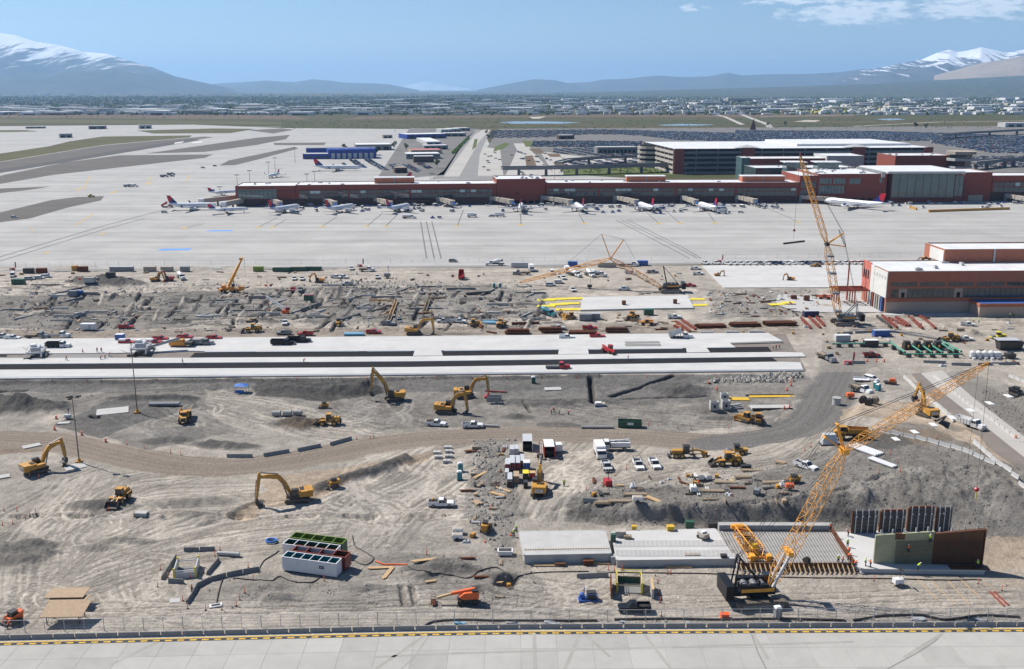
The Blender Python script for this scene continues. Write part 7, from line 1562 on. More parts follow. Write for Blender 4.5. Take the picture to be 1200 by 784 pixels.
def span(K,a,b,L,lb,sx=None):
 A,B=G(*a),G(*b);d=B-A;o=K.put((A+B)/2,math.degrees(math.atan2(d.y,d.x)),lb);o.scale=(d.length/L,1,1);return o
for k,(a,b,w) in enumerate([((266,536),(296,536),'first'),((309,535),(339,530),'second'),((349,529),(376,523.5),'third'),((387,522),(412,515),'fourth')]):span(BK6,a,b,6.,'long concrete barrier along the haul road bend, %s from the left'%w)
rba(BK3,[G(*p) for p in [(1030,506),(1042,508),(1073,514),(1120,526),(1172,547)]],3.,'pale barrier across the haul ramp','barriers across the haul ramp')
rba(BK3,[G(*p) for p in [(1059,442),(1066,448),(1078,460),(1092,471),(1119,498)]],3.,'pale barrier left of the haul road','barriers left of the right hand road',end='far end')
rba(BK3,[G(*p) for p in [(1094,441),(1112,456),(1135,475),(1162,493),(1192,516)]],3.,'pale barrier right of the haul road','barriers right of the right hand road',end='far end')
rba(BK3,[G(*p) for p in [(1141,519),(1155,531),(1171,545),(1202,575)]],3.,'pale barrier of the row meeting the ramp row','barriers at the foot of the right hand road')
rba(BK3,[G(*p) for p in [(1182,441),(1192,445),(1215,455)]],3.,'pale barrier by the black skid steer','barriers at the right edge')
rba(BKD,[G(*p) for p in [(219,708),(226,698),(232,687),(240,683),(256,678),(280,673),(304,669)]],3.,'grey barrier of the curved row by the trench box','curved barriers by the trench box')
for a,b,l in [((190,680),(207,653),'left'),((215,646),(254,645),'back'),((243,674),(258,655),'right'),((197,683),(222,684),'front')]:rba(BKD,[G(*a),G(*b)],3.,'grey trench box barrier, %s side'%l,'barriers round the trench box')
for a,b,l in [((1115,428),(1138,428.5),'left'),((1146,428),(1163,428),'middle'),((1170,427.5),(1194,427),'right')]:span(BK6,a,b,6.,'grey concrete barrier before the white batch plant, %s of three'%l)
for a,b,l in [((981,392),(999,391),'left of two behind the white cabin'),((1002,391),(1021,389.5),'right of two behind the white cabin'),((997,426),(1014,426),'beside the red flag'),((1082,425),(1108,426),'in front of the green pipe racks'),((676,677),(713,676),'in front of the pale slab'),((683,589),(699,588),'among the form panels')]:span(BK6,a,b,6.,'single grey concrete barrier '+l)
def trench_box(px,py,L,W,H,deg,lb,wall='slv',end=None,rail=False):
 g=G(px,py);rn=emp('trench_box',lb,'trench box',g,R(deg))
 for s in (-1,1):
  bd('panel',Bx(-L/2,L/2,s*W/2-.1,s*W/2+.1,0,H,wall),rn)
  for x in (-1,1):bd('corner_post',Bx(x*L/2-.12,x*L/2+.12,s*W/2-.16,s*W/2+.16,0,H+.35,'yellow_plastic'),rn)
 for x in (-1,1):bd('spreader',Cy((x*L/2*.9,-W/2+.1,H*.8),(x*L/2*.9,W/2-.1,H*.8),.12,wall,8),rn)
 bd('end_panel',Bx(L/2-.05,L/2+.05,-W/2+.15,W/2-.15,0,H*.7,end or wall),rn);bd('floor',Bx(-L/2,L/2-.1,-W/2+.12,W/2-.12,.02,.1,'dark_concrete'),rn)
 if rail:
  for z in (H+.5,H+1.):
   for s in (-1,1):bd('handrail',Bm((-L/2,s*W/2,z),(L/2,s*W/2,z),.07,.07,'yellow_plastic'),rn)
   bd('handrail',Bm((L/2,-W/2,z),(L/2,W/2,z),.07,.07,'yellow_plastic'),rn)
  bd('ladder',Bm((L/2+.1,W*.3,0),(L/2+.1,W*.3,H+1.2),.08,.08,'rdd').beam((L/2+.1,W*.3-.4,0),(L/2+.1,W*.3-.4,H+1.2),.08,.08,'rdd'),rn)
trench_box(219,671,5.,4.,1.9,-80,'grey trench box with yellow corners ringed by barriers');trench_box(737,689,4.,4.6,1.8,86,'trench box with green end and yellow rails near the black pickup','oldwood','green_paint',True)
sma('steel_sheet','steel sheet','brown steel panel standing left of the green trench box',716,693,[('sheet',q(-.1,.1,-3,3,0,2.3,'form_brown')),('rib',q(-.2,-.101,-2.9,2.9,.5,.7,'form_brown')),('rib',q(-.2,-.101,-2.9,2.9,1.5,1.7,'form_brown'))],-4);sma('concrete_form','form','grey white plank panel standing right of the green trench box',764,695,[('sheet',q(-.2,.2,-2.2,2.2,0,1.9,'ltconc')),('cap',q(-.25,.25,-2.25,2.25,1.9,2.,'wood'))],-4)
def form_table(px,py,L,W,H,lb,tilt):
 g=PZ(px,py,H);g.z=hz(g.x,g.y);rn=emp('formwork_table',lb,'formwork table',g,R(2))
 bd('tabletop',MB().hexa([(-L/2,-W/2,H-tilt),(L/2,-W/2,H-tilt),(L/2+.3,W/2,H+tilt),(-L/2+.3,W/2,H+tilt),(-L/2,-W/2,H+.12-tilt),(L/2,-W/2,H+.12-tilt),(L/2+.3,W/2,H+.12+tilt),(-L/2+.3,W/2,H+.12+tilt)],'plywood'),rn)
 for x in (-.44,-.15,.15,.44):bd('joist',Bm((x*L,-W/2+.1,H-tilt-.12),(x*L+.25,W/2-.1,H+tilt-.12),.1,.2,'wood'),rn)
 for x in (-.38,.38):
  for y in (-.32,.32):bd('leg',Bm((x*L,y*W,0),(x*L,y*W,H-.25+tilt*y*2),.14,.14,'dkst'),rn)
  bd('brace',Bm((x*L,-.32*W,.15),(x*L,.32*W,H-.4),.08,.08,'dkst'),rn)
form_table(76,714,7.4,4.,2.3,'large plywood formwork table tilted to the viewer, nearest of three',.5);form_table(80,702.5,6.8,1.9,1.6,'plywood formwork table half hidden, middle of three',.1);form_table(78,695,7.,3.,2.2,'plywood formwork table, farthest of three',.2)
# ---------------------------------------------------------------- the structure in the near works: slabs, rebar deck, wall forms
ZT=1.9
def top_slab(name,lb,px_top,z,m,cat='concrete slab'):
 P=[PZ(p[0],p[1],z) for p in px_top];c=sum(P,Vector())/len(P);mb=MB();mb.plate([(p.x-c.x,p.y-c.y) for p in P],-.2,z,m);rn=emp(name,lb,cat,(c.x,c.y,0));bd('slab',mb,rn)
 e=MB();n=len(P)
 for i in range(n):
  a,b=P[i]-c,P[(i+1)%n]-c;e.beam((a.x,a.y,z-.14),(b.x,b.y,z-.14),.34,.3,m)
 bd('rounded_edge',e,rn);return rn,c
s1,c1_=top_slab('concrete_slab','smooth blue grey concrete slab block at the left of the rebar deck',[(608.6,622.7),(708.6,621.6),(716,648),(614.5,650)],ZT,'ltconc')
b=MB();
for k in range(34):
 p=PZ(616+k*2.95,645,ZT)-c1_;b.cyl((p.x,p.y,ZT),(p.x,p.y,ZT+.5),.03,'rebar',4)
tag(bd('starter_bar',b,s1),kind='stuff');b=MB();a_,b_=PZ(614,644.5,ZT)-c1_,PZ(715,642.5,ZT)-c1_;b.beam((a_.x,a_.y,ZT+.06),(b_.x,b_.y,ZT+.06),.12,.1,'wood');bd('timber_edge',b,s1)
s2,c2_=top_slab('concrete_slab','pale working slab with small tools right of the smooth slab block',[(717,623),(838,619.5),(861,654),(723,656)],1.5,'lane_concrete')
b=MB()
for k in range(92):p=PZ(718+k*1.5,640-.01*k,1.5)-c2_;b.cyl((p.x,p.y,1.5),(p.x,p.y,2.7),.028,'rebar',4)
for k in range(92):p=PZ(722+k*1.5,651,1.5)-c2_;b.cyl((p.x,p.y,1.5),(p.x,p.y,2.7),.028,'rebar',4)
tag(bd('starter_bar',b,s2),kind='stuff')
k_=MB();a_,b_=PZ(716,660,0)-c2_,PZ(862,659,0)-c2_;k_.hexa([(a_.x,a_.y-.5,-.2),(b_.x,b_.y-.5,-.2),(b_.x,b_.y+1.2,-.2),(a_.x,a_.y+1.2,-.2),(a_.x,a_.y-.2,1.42),(b_.x,b_.y-.2,1.42),(b_.x,b_.y+1.2,1.45),(a_.x,a_.y+1.2,1.45)],'concrete');bd('kerb_wall',k_,s2)
def rebar_deck():
 z=1.;Q=[PZ(843,621,z),PZ(974,621.5,z),PZ(1000,661,z),PZ(864,661,z)];c=sum(Q,Vector())/4;c.z=0;rn=emp('rebar_deck','sunken deck of crossed reinforcing bars beneath the crane boom','rebar deck',c)
 bd('soffit',MB().plate([(p.x-c.x,p.y-c.y) for p in Q],-.3,.75,'ltconc'),rn)
 L0,L1=Q[0]-c,Q[3]-c;R0,R1=Q[1]-c,Q[2]-c;n=28
 for k in range(n+1):
  t=k/n;a,b2=L0 .lerp(L1,t),R0 .lerp(R1,t);bd('rebar',Bm((a.x,a.y,.98),(b2 .x,b2 .y,.98),.045,.045,'rebar'),rn)
 m=38
 for k in range(m+1):
  t=k/m;a,b2=L0 .lerp(R0,t),L1 .lerp(R1,t);bd('rebar',Bm((a.x,a.y,1.05),(b2 .x,b2 .y,1.05),.045,.045,'rebar'),rn)
 b=MB();a,e=L0,R0;b.beam((a.x,a.y+1.,.55),(e.x,e.y+1.,.55),1.6,2.9,'concrete');bd('kerb_wall',b,rn)
 bd('edge_form',Bm((R0 .x,R0 .y,1.2),(R1 .x,R1 .y,1.2),.35,1.2,'rust'),rn);bd('edge_form',Bm((L1 .x,L1 .y-.3,.9),(R1 .x,R1 .y-.3,.9),.3,1.1,'form_brown'),rn)
 for k in range(24):
  p=L1 .lerp(R1,(k+.5)/24);bd('brace',Bm((p.x,p.y-.5,1.2),(p.x+.2,p.y-2.2,.05),.16,.2,'wood'),rn);bd('strut',Bm((p.x,p.y-.48,.1),(p.x,p.y-.48,1.5),.1,.14,'wood'),rn)
rebar_deck()
s3,c3_=top_slab('concrete_slab','white base slab under the formwork walls',[(975,624),(1030,622),(1120,622),(1154,664),(1154,668),(1010,666),(1000,660)],.9,'lane_concrete')
def wfm(name,lb,l,r,ptop_l,ptop_r,z0,front,ribs,thick=.35,back=None,n_h=0,n_v=0,studs=True,rib_m='pale_wall'):
 a,b=PZ(*l,z0),PZ(*r,z0);d=b-a;W=d.length;h0,h1=zat(l[0],ptop_l,a.y)-z0,zat(r[0],ptop_r,b.y)-z0;rn=emp(name,lb,'formwork',a,math.atan2(d.y,d.x))
 bd('panel',MB().hexa([(0,0,0),(W,0,0),(W,thick,0),(0,thick,0),(0,0,h0),(W,0,h1),(W,thick,h1),(0,thick,h0)],front),rn);H=lambda x:h0+(h1-h0)*x/W
 for k in range(n_h):z=min(h0,h1)*(k+.7)/(n_h+.4);bd('waler',Bx(.02,W-.02,-.14,-.02,z-.07,z+.07,ribs),rn)
 for k in range(n_v):x=W*(k+.5)/n_v;bd('stud',Bx(x-.09,x+.09,-.30,-.141,.1,H(x)+.5,rib_m),rn)
 if studs:
  for k in range(max(int(W/2.2),2)):x=W*(k+.5)/max(int(W/2.2),2);bd('back_stud',Bx(x-.12,x+.12,thick+.01,thick+.25,0,H(x)+.8,'galv'),rn)
 return rn,W,H
for i,(x0,x1,b0,t,l) in enumerate([(997,1026.5,628.5,598.5,'leftmost'),(1029.5,1059,627.5,599.5,'second'),(1062,1092,626.5,595.5,'third'),(1095,1113,626.5,594.5,'rightmost')]):
 r_,W_,H_=wfm('wall_formwork','dark plywood wall form with steel walers and studs, %s of four at the back'%l,(x0,b0),(x1,b0-.5),t,t-.3,.2,'form_ply_dark','dkst',.3,None,7,4 if x1-x0>20 else 3,False,'galv');bd('end_form',Bx(-.05,.25,-.02,.32,0,H_(0),'rust'),r_)
 for k in range(4 if W_>4 else 2):bd('bracket',Bx(W_*(k+.4)/4,W_*(k+.4)/4+.35,-.45,-.31,H_(0)*.78,H_(0)*.82,'wht'),r_)
 if i in (1,2):bd('top_form',Bx(.3,W_-.05,-.01,.31,H_(0)+.002,H_(0)+.35,'rust'),r_)
g_,Wg,Hg=wfm('wall_formwork','tall sage green wall form with rebar curtain in front',(1023.5,660),(1091.5,660.6),627.5,623,.9,'green_form','green_form',.45,None,0,0,True)
bd('inset_panel',Bx(Wg*.33,Wg*.5,-.03,.46,Hg(Wg*.3)-1.1,Hg(Wg*.45),'form_brown'),g_)
bd('facing',Bx(.05,Wg*.33,-.04,-.001,.2,Hg(0)-.02,'green_form').box(Wg*.5,Wg-.05,-.05,-.002,Hg(Wg)-1.3,Hg(Wg*.5)-.02,'green_form'),g_)
for k in range(24):x=Wg*(.36+.64*k/24);bd('rebar',Bx(x-.022,x+.022,-.4,-.36,0,Hg(x)-1.4,'rebar'),g_)
for k in range(18):z=.3+k*.27;bd('rebar',Bx(Wg*.34,Wg-.05,-.355,-.32,z-.02,z+.02,'rebar'),g_)
w_,Ww,Hw=wfm('wall_formwork','tall rust brown wall form at the right end',(1091.8,661),(1150,662),625.5,620.5,.9,'form_brown','form_brown',.7,None,0,0,True)
for k in range(22):x=Ww*(.02+.95*k/22);bd('rebar',Bx(x-.022,x+.022,-.42,-.38,0,Hw(x)-.6,'rebar'),w_)
for k in range(18):z=.3+k*.28;bd('rebar',Bx(.1,Ww-.3,-.375,-.34,z-.02,z+.02,'rebar'),w_)
bd('end_form',Bx(Ww-.05,Ww+.12,-.25,.75,0,Hw(Ww)+.1,'rust'),w_);bd('base_form',Bx(Ww*.3,Ww+.8,-2.2,-.5,.01,.18,'form_brown'),w_)
sma('timber_beam','timber','raw plank slanting across the white slab by the workers',1016,640,[('plank',Bm((-.8,2.6,.95),(1.,-3.,.95),.35,.08,'wood'))])
def spare_mast():
 a,b=PZ(891,653,1.6),PY(864,618,PZ(868,634,1).y);rn=emp('lattice_mast','spare yellow crane mast standing tilted on the rebar deck','crane mast',(0,0,0));mb=MB();lattice(mb,a,b,2.6,2.2,8,'cror',.14,.05,(1,.3,0));bd('lattice',mb,rn)
 for f,m,r in ((.95,'cror',.8),(.88,'rdd',.35),(.3,'yellow_plastic',.65),(.45,'dkst',.6),(.6,'dkst',.55)):c=a.lerp(b,f);bd('winch_drum',Cy(c+Vector((-.8,0,.3)),c+Vector((.8,0,.3)),r,m,12),rn)
 for s in (-1,1):c=a+Vector((s*1.6,0,-.3));bd('foot',Bx(c.x-.5,c.x+.5,c.y-.8,c.y+.8,1.06,c.z+.9,'cror'),rn)
 bd('cross_beam',Bm(a+Vector((-2.6,0,-.1)),a+Vector((2.6,0,-.1)),.5,.4,'cror'),rn);bd('head',Bm(b+Vector((-1.3,0,.2)),b+Vector((1.3,0,.2)),.9,.8,'cror'),rn)
spare_mast()
def disc(px,py,lb,z):
 c=PZ(px,py,z);rn=emp('cable_reel',lb,'reel',c);bd('flange',Cy((-.35,0,.75),(-.25,0,.75),.75,'blkpl',14),rn);bd('flange',Cy((.25,0,.75),(.35,0,.75),.75,'blkpl',14),rn);bd('hub',Cy((-.25,0,.75),(.25,0,.75),.4,'dkst',10),rn);rn.rotation_euler.z=R(35)
disc(945,661,'black cable reel lying on the rebar deck',1.08)
VL={'hi_vis_orange':'hi_vis_lime'}
def worker(px,py,pose,lime,deg,lb,z=None):
 p=G(px,py) if z is None else PZ(px,py,z);PEOPLE[pose].put(p,deg,lb,None,VL if lime else None)
for w in [(982,660,'stand',1,-80,'worker in lime vest on the rebar deck edge, leftmost of a trio',1.1),(987.5,660.5,'stand',0,160,'worker in orange vest on the rebar deck edge beside the lime one',1.1),(993.5,656,'bend',0,0,'worker in orange vest bending at the rusty edge form',1.1),(993,641,'stand',1,-90,'worker in lime vest standing on the white slab',.9),(994.5,650,'walk',0,40,'worker in orange vest walking along the rusty edge form',.9),(1001,665,'bend',0,20,'worker in orange vest crouched at the timber braced front',.9),(1014,663,'stand',1,0,'worker in lime vest at the foot of the green wall form',.9),(1020,664.5,'reach',0,180,'worker in orange vest reaching at the foot of the green wall form',.9),(1075,668,'bend',1,0,'worker in lime vest bending in front of the green wall form',.9),(973,622,'stand',0,-90,'worker in orange vest on the kerb wall behind the deck',2.2),(994,628,'bend',0,200,'worker in orange vest bending beside the leftmost dark form',.9),(1145.5,666,'reach',1,90,'worker in lime vest at the right end of the brown wall form',.9),(602,629,'walk',1,-60,'worker in lime vest at the corner of the smooth slab, nearer',None),(605.5,623,'stand',1,0,'worker in lime vest at the corner of the smooth slab, farther',None),(646,485,'stand',0,0,'worker in orange vest, left of four surveying the trenches',None),(649,483,'walk',0,60,'worker in orange vest, second of four surveying the trenches',None),(655.5,485,'stand',1,180,'worker in lime vest, third of four surveying the trenches',None),(666,486,'bend',0,0,'worker in orange vest, right of four surveying the trenches',None),(630.5,555,'reach',1,0,'worker in lime vest by the arm of the rear view excavator',None),(661,570,'stand',1,-90,'worker in lime vest standing alone right of the rear view excavator',None),(97,414,'walk',0,10,'worker in orange vest walking on the graded lane',None),(114,412.5,'stand',0,-90,'worker in orange vest on the lane, left of two',.33),(119,412.5,'stand',0,-70,'worker in orange vest on the lane, right of two',.33),(78,422,'walk',0,180,'worker in orange vest near the grey paver',.33),(118,421,'bend',0,30,'worker in orange vest kneeling by tools ahead of the paver, left',.33),(123,420,'bend',0,30,'worker in orange vest kneeling by tools ahead of the paver, middle',.33),(128,417.5,'bend',0,30,'worker in orange vest kneeling by tools ahead of the paver, right',.12),(214,425.5,'walk',0,0,'worker in orange vest on the strip right of the large paver',.33),(906,409.5,'stand',0,0,'worker in orange vest at the right end of the lanes, left of three',.1),(909.5,409,'stand',0,90,'worker in orange vest at the right end of the lanes, middle of three',.1),(913.5,408,'walk',0,180,'worker in orange vest at the right end of the lanes, right of three',.1),(736,421,'stand',0,0,'worker in orange vest by the red telehandler',.33),(297,361,'stand',0,0,'worker in orange vest among the footings, left of three',None),(305,359,'bend',0,0,'worker in orange vest bending among the footings',None),(315,359,'stand',0,120,'worker in orange vest among the footings, right of three',None),(364,364,'stand',1,0,'worker in lime vest standing alone among the footings',None),(613,349,'walk',1,0,'worker in lime vest near the yellow forms',None),(603,347,'stand',1,0,'worker in lime vest left of the yellow forms',None),(356,424.5,'bend',0,0,'worker in dark clothes kneeling on the middle strip',.33),(1188,371,'stand',1,0,'worker in lime vest before the new hall, right of two',.15),(1183,372,'walk',1,0,'worker in lime vest before the new hall, left of two',.15),(1141,378,'stand',1,0,'worker in lime vest beside the white pickup before the hall',None),(1147,378,'walk',1,0,'worker in lime vest walking away from the white pickup',None),(225,694,'stand',0,0,'worker in dark clothes by the sunken trench box',None),(437,382,'stand',1,0,'worker in lime vest standing behind the red pickup',None)]:
 worker(*w)
def on_wall(px,py,Y,lb,lime):PEOPLE['reach'].put(PY(px,py,Y),90,lb,None,VL if lime else None)
gy_=PZ(1060,660,.9).y;on_wall(1064.5,648,gy_-.75,'worker in orange vest climbing the rebar curtain of the green form',0);on_wall(1090,636,gy_-.75,'worker in lime vest hanging at the joint of green and brown forms',1)
for k,(x,y) in enumerate([(830,450),(840,457),(927.5,447),(927,452),(922,458),(919,479.5),(925,478.5),(64,504),(124,518),(96,510),(66,491),(1016,424),(1027,424),(1036,424),(1190,514)]):
 at(DRUM,x,y,0,'orange traffic drum standing '+['near the rubble ridge','by the concrete chambers','at the dark road bend, farthest of three','at the dark road bend, middle of three','at the dark road bend, nearest of three','inside the bend, left of two','inside the bend, right of two','left end of the haul road edge','at the haul road edge right of the light pole','on the haul road edge above the light pole','on the dark patch by the small light tower','before the maroon pickup, left of three','before the maroon pickup, middle of three','before the maroon pickup, right of three','at the end of the roadside barriers'][k])
PX=[(149,521),(169,525),(200,531),(212,533),(5,599),(20,599),(35,605),(42,602),(3,616),(15,614),(30,610),(127.5,599),(157,605),(188,668),(197,677),(185,688),(220,713),(223,678),(239,671),(214,704),(291,665),(297,680),(287,695),(281,703),(277,710),(260,715),(241,715),(380,681),(771,684),(772,696),(773.5,706),(775,722),(782,673),(786,673),(768,675),(729,668),(1052,543),(1055,553),(1030,555),(1000,561),(1043,533),(1098,514),(857,496),(854,502),(810,503),(771,500),(794,502),(760,499),(943,528),(950,524),(897,581),(859,582),(734,550),(489,494),(632,520),(687,574),(1024,681),(1146,684),(1174,692),(434,514),(438,513),(418,515),(258,645),(252,652),(26,545),(35,560),(46,561),(500,650),(575,597),(720,669),(713,668)]+[(20+41*k,446.5-.22*k) for k in range(23)]
for x,y in PX:LATER.append((POST.put(G(x,y),0,None,'orange marker posts',scl=1.),'orange marker post',(x,y)))
def light_pole(px,py,ptop,lb,lamps_):
 g=G(px,py);H=zat(px,ptop,g.y)-g.z;rn=emp('light_pole',lb,'light pole',g)
 bd('base',Bx(-.7,.7,-.7,.7,0,.5,'ylw'),rn);bd('base_collar',Cy((0,0,.5),(0,0,1.1),.4,'ylw',10),rn);bd('pole',Cy((0,0,1.1),(0,0,H),.2,'oldwood',8,.1),rn)
 if lamps_:
  bd('cross_arm',Bm((-1.2,.3,H),(2.,-.6,H+.1),.14,.14,'dkst'),rn)
  for dx,dy,dz in ((-1.2,.3,-.1),(-.6,-.1,-.5),(-.4,.3,.1),(1.6,-.5,.35),(2.1,-.7,.5)):bd('lamp',Bx(dx-.4,dx+.4,dy-.35,dy+.35,H+dz,H+dz+.3,'blkpl'),rn)
light_pole(93,542,466,'tall floodlight pole on yellow base at the left by the excavator',True);light_pole(161,484,402,'tall thin pole on yellow base standing before the paving lanes',False)
p=G(88,546);sma('concrete_pad','pad','pale concrete pad under the floodlight pole',88,547,[('slab',q(-2.4,2.4,-1.9,1.9,-.3,.15,'ltconc'))],35);sma('barrel','barrel','black barrel on the floodlight pad',76,547,[('drum',Cy((0,0,0),(0,0,1.1),.4,'blkpl',12)),('lid',Cy((0,0,1.1),(0,0,1.15),.42,'dkst',12))])
def far_mast(px,py,top,lb):
 g=PZ(px,py);H=zat(px,top,g.y);rn=emp('light_mast',lb,'light mast',g,0,'airfield light masts');bd('mast',Cy((0,0,0),(0,0,H),.28,'gry',6,.15),rn);bd('lamp',Bx(-2.2,2.2,-.4,.4,H-.3,H+.4,'gry'),rn)
for x,y,t,l in [(315,207,190,'left of the west pavilion roof'),(323,207,185,'second behind the west pavilion'),(346,191,173,'beside the blue hangar'),(278.5,222,205,'at the left corner of the west pavilion'),(293,216,200,'behind the left corner of the west pavilion'),(360,217,204,'behind the concourse near the parked jet'),(369,216,201,'right of the parked jet tail'),(505,214,203,'behind the concourse, left of two'),(508.5,214,204,'behind the concourse, right of two'),(463,160,153,'on the far apron by the kiosk'),(650,213,197,'before the elevated road'),(693,186,176,'over the car park'),(803,206,193,'behind the concourse near the garage'),(258,228,219,'by the stand of the leftmost jet')]:far_mast(x,y,t,'tall grey airfield light mast '+l)
def flag(px,py,lb):
 sma('feather_flag','flag',lb,px,py,[('base',q(-1.4,1.,-.5,.5,0,1.2,'rdd')),('base_panel',q(-1.45,-.2,-.53,-.501,.2,1.,'wht')),('pole',Cy((1.3,0,0),(1.5,0,4.4),.05,'galv',6)),('flag_cloth',MB().prism([(1.35,1.2),(1.9,1.4),(2.1,3.2),(1.9,4.5),(1.5,4.4)],-.02,.02,'rdd'))])
flag(15,316.5,'red feather flag and red sign box at the left end of the far fence');flag(422,312.5,'red feather flag by the green open containers');flag(843,307.5,'red feather flag at the left of the long parked row');flag(994,427,'red feather flag beside the grey truck')
# ---------------------------------------------------------------- materials lying about
def lay(K,px,py,deg,lb,**k):return at(K,px,py,deg,lb,**k)
IB=[isk(7,12,'rust',s,2) for s in (1,2,3)]
lay(IB[0],833,384,4,'stack of dark rusty steel beams, left of three by the mid works',scl=1.);lay(IB[1],872,382,3,'stack of dark rusty steel beams, middle of three by the mid works');lay(IB[2],914,381,3,'stack of dark rusty steel beams, right of three by the mid works',scl=1.1)
lay(isk(3,10,'rust',7,2,.8,.8),607,391,0,'rusty box beams stacked behind the lanes, left');lay(isk(3,9,'rust',8,2,.8,.8),645,389,2,'rusty box beams stacked behind the lanes beside white utility pickup');lay(isk(3,12,'rust',9,1,.8,.9),683,391,2,'rusty box beams under the red pickups');lay(isk(3,9,'form_brown',10,2,.7,.8),723,389,0,'brown beams at the back lane edge right of the red pickup')
lay(psk(2,'concrete',5,.5),828,391,0,'two grey pipes at the back lane edge, left of three pairs');lay(psk(2,'concrete',5,.5),858,390.5,0,'two grey pipes at the back lane edge, middle of three pairs');lay(psk(2,'concrete',5,.5),885,390,0,'two grey pipes at the back lane edge, right of three pairs')
lay(psk(2,'sky_paint',7.5,.55),415,393,2,'sky blue pipes lying behind the lanes by the red pickup');lay(psk(3,'sky_paint',5,.45),573,379,-4,'pale blue pipes right of the yellow bulldozer')
def truss(a,b,lb,m='red_primer',w=1.):
 A,B=G(*a),G(*b);A.z+=w/2+.1;B.z+=w/2+.1;rn=emp('steel_truss',lb,'steel truss',(0,0,0));mb=MB();lattice(mb,A,B,w,w,9,m,.11,.02,(0,0,1));bd('lattice',mb,rn);d=(B-A).normalized()
 for p,s in ((A,-1),(B,1)):bd('end_plate',Bm(p-d*.1,p+d*.1,w,w,m),rn)
for k,(a,b) in enumerate([((1034,371),(1051,385)),((1042,374),(1062,383)),((1050,373),(1066,383)),((1065,372),(1081,386)),((1077,371),(1096,386)),((1028,372),(1044,385))]):truss(a,b,'red primed steel truss before the new hall, %s'%['second from left','third from left','fourth from left','fifth from left','rightmost','dark leftmost'][k],'red_primer' if k<5 else 'dkst',.9)
for k,(a,b) in enumerate([((792,378),(808,389)),((799,376),(815,387)),((790,383),(800,388)),((939,374),(950,386)),((947,372),(961,385)),((956,372),(966,383))]):truss(a,b,'red steel truss lying '+['left of the beam stacks, nearest','left of the beam stacks, longest','left of the beam stacks, shortest','right of the beam stacks, left of three','right of the beam stacks, middle of three','right of the beam stacks, right of three'][k],'red_primer',.8)
def gpi(a,b,z,lb,r=.27,stands=3):
 A,B=G(*a),G(*b);A.z=hz(A.x,A.y)+z;B.z=hz(B.x,B.y)+z;rn=emp('green_pipe',lb,'pipe',(0,0,0));bd('pipe',Cy(A,B,r,'epoxy_green',9),rn)
 for f in (0.,1.):p=A.lerp(B,f);d=(B-A).normalized();bd('flange',Cy(p-d*.12,p+d*.12,r*1.35,'blkpl',9),rn)
 for k in range(stands):p=A.lerp(B,(k+.5)/stands);bd('stand',Bx(p.x-.7,p.x+.7,p.y-.7,p.y+.7,p.z-z-.1,p.z-r,'dkst'),rn)
gpi((976,407),(1044,406),1.3,'long green pipe on dark stands leading to the pipe racks',stands=5);gpi((1058,418.5),(1127,419),1.2,'long green pipe along the near side of the pipe racks',stands=5)
for k,(a,b) in enumerate([((1043,406),(1060,418)),((1063,406),(1080,418)),((1075,406),(1092,418)),((1086,406),(1104,418)),((1099,405),(1118,417)),((1103,404),(1126,417))]):gpi(a,b,1.6,'slanting green pipe of the rack, '+['leftmost','second from left','third from left','fourth from left','fifth from left','rightmost'][k],stands=2)
for k,x in enumerate([1062,1074,1086,1098]):sma('pipe_valve','pump','black pump block between the green pipes, '+['leftmost','second','third','rightmost'][k],x,409,[('block',q(-1.2,1.2,-1.4,1.4,0,2.,'blkpl')),('engine',q(-1.,1.,-1.,1.,2.,3.,'dkst')),('wheel',Cy((-.2,-1.6,1.4),(.2,-1.6,1.4),.5,'ylw',10))])
def batch_plant():
 g=G(1152,420);rn=emp('batch_plant','white concrete plant with four silos beside the right hand road','plant',g);rn.scale=(.72,.72,.62)
 for k in range(4):x=-5.4+k*3.;bd('silo',Cy((x,0,.9),(x,0,3.8),1.35,'wht',14),rn);bd('silo_cone',Cy((x,0,3.8),(x,0,4.6),1.35,'wht',14,.4),rn)
 bd('control_cabin',Bx(5.,8.2,-1.4,1.4,.4,3.8,'wht'),rn);bd('frame',Bx(-7.2,9,-1.5,1.5,.0,.85,'gry'),rn);bd('conveyor',Bm((8.6,0,1.),(14.5,.5,3.6),1.2,.5,'blkpl'),rn);bd('hopper',MB().tbox(11,15,-1.6,1.6,.6,3.,-.3,-.3,'dkst'),rn)
 for k in range(5):bd('drum',Cy((-6+k*3,-3.2,.0),(-6+k*3,-3.2,1.4),.8,['wht','gry','slv','wht','gry'][k],10),rn)
batch_plant()
sma('aggregate_bin','bin','black steel hopper frame at the right edge above the concrete plant',1182,409,[('bin',MB().tbox(-4,4,-1.8,1.8,1.,3.2,-.4,-.4,'dkst')),('frame',q(-4,4,-1.5,1.5,0,.9,'blkpl')),('canopy',q(-5,3,-2.2,2.2,3.6,3.8,'tarp_grey'))])
sma('storage_tank','tank','rounded grey storage tank trailer left of the yellow hauler',971,521,[('tank',MB().tbox(-2.,2.,-1.2,1.2,.4,2.9,.5,.4,'slv')),('skid',q(-2.2,2.2,-1.2,1.2,0,.38,'dkst'))],2)
sma('manhole_ring','concrete ring','pale concrete ring standing among barrels',980,474,[('ring',Cy((0,0,0),(0,0,2.),1.2,'ltconc',16)),('lid',Cy((0,0,2.),(0,0,2.2),1.35,'concrete',16))])
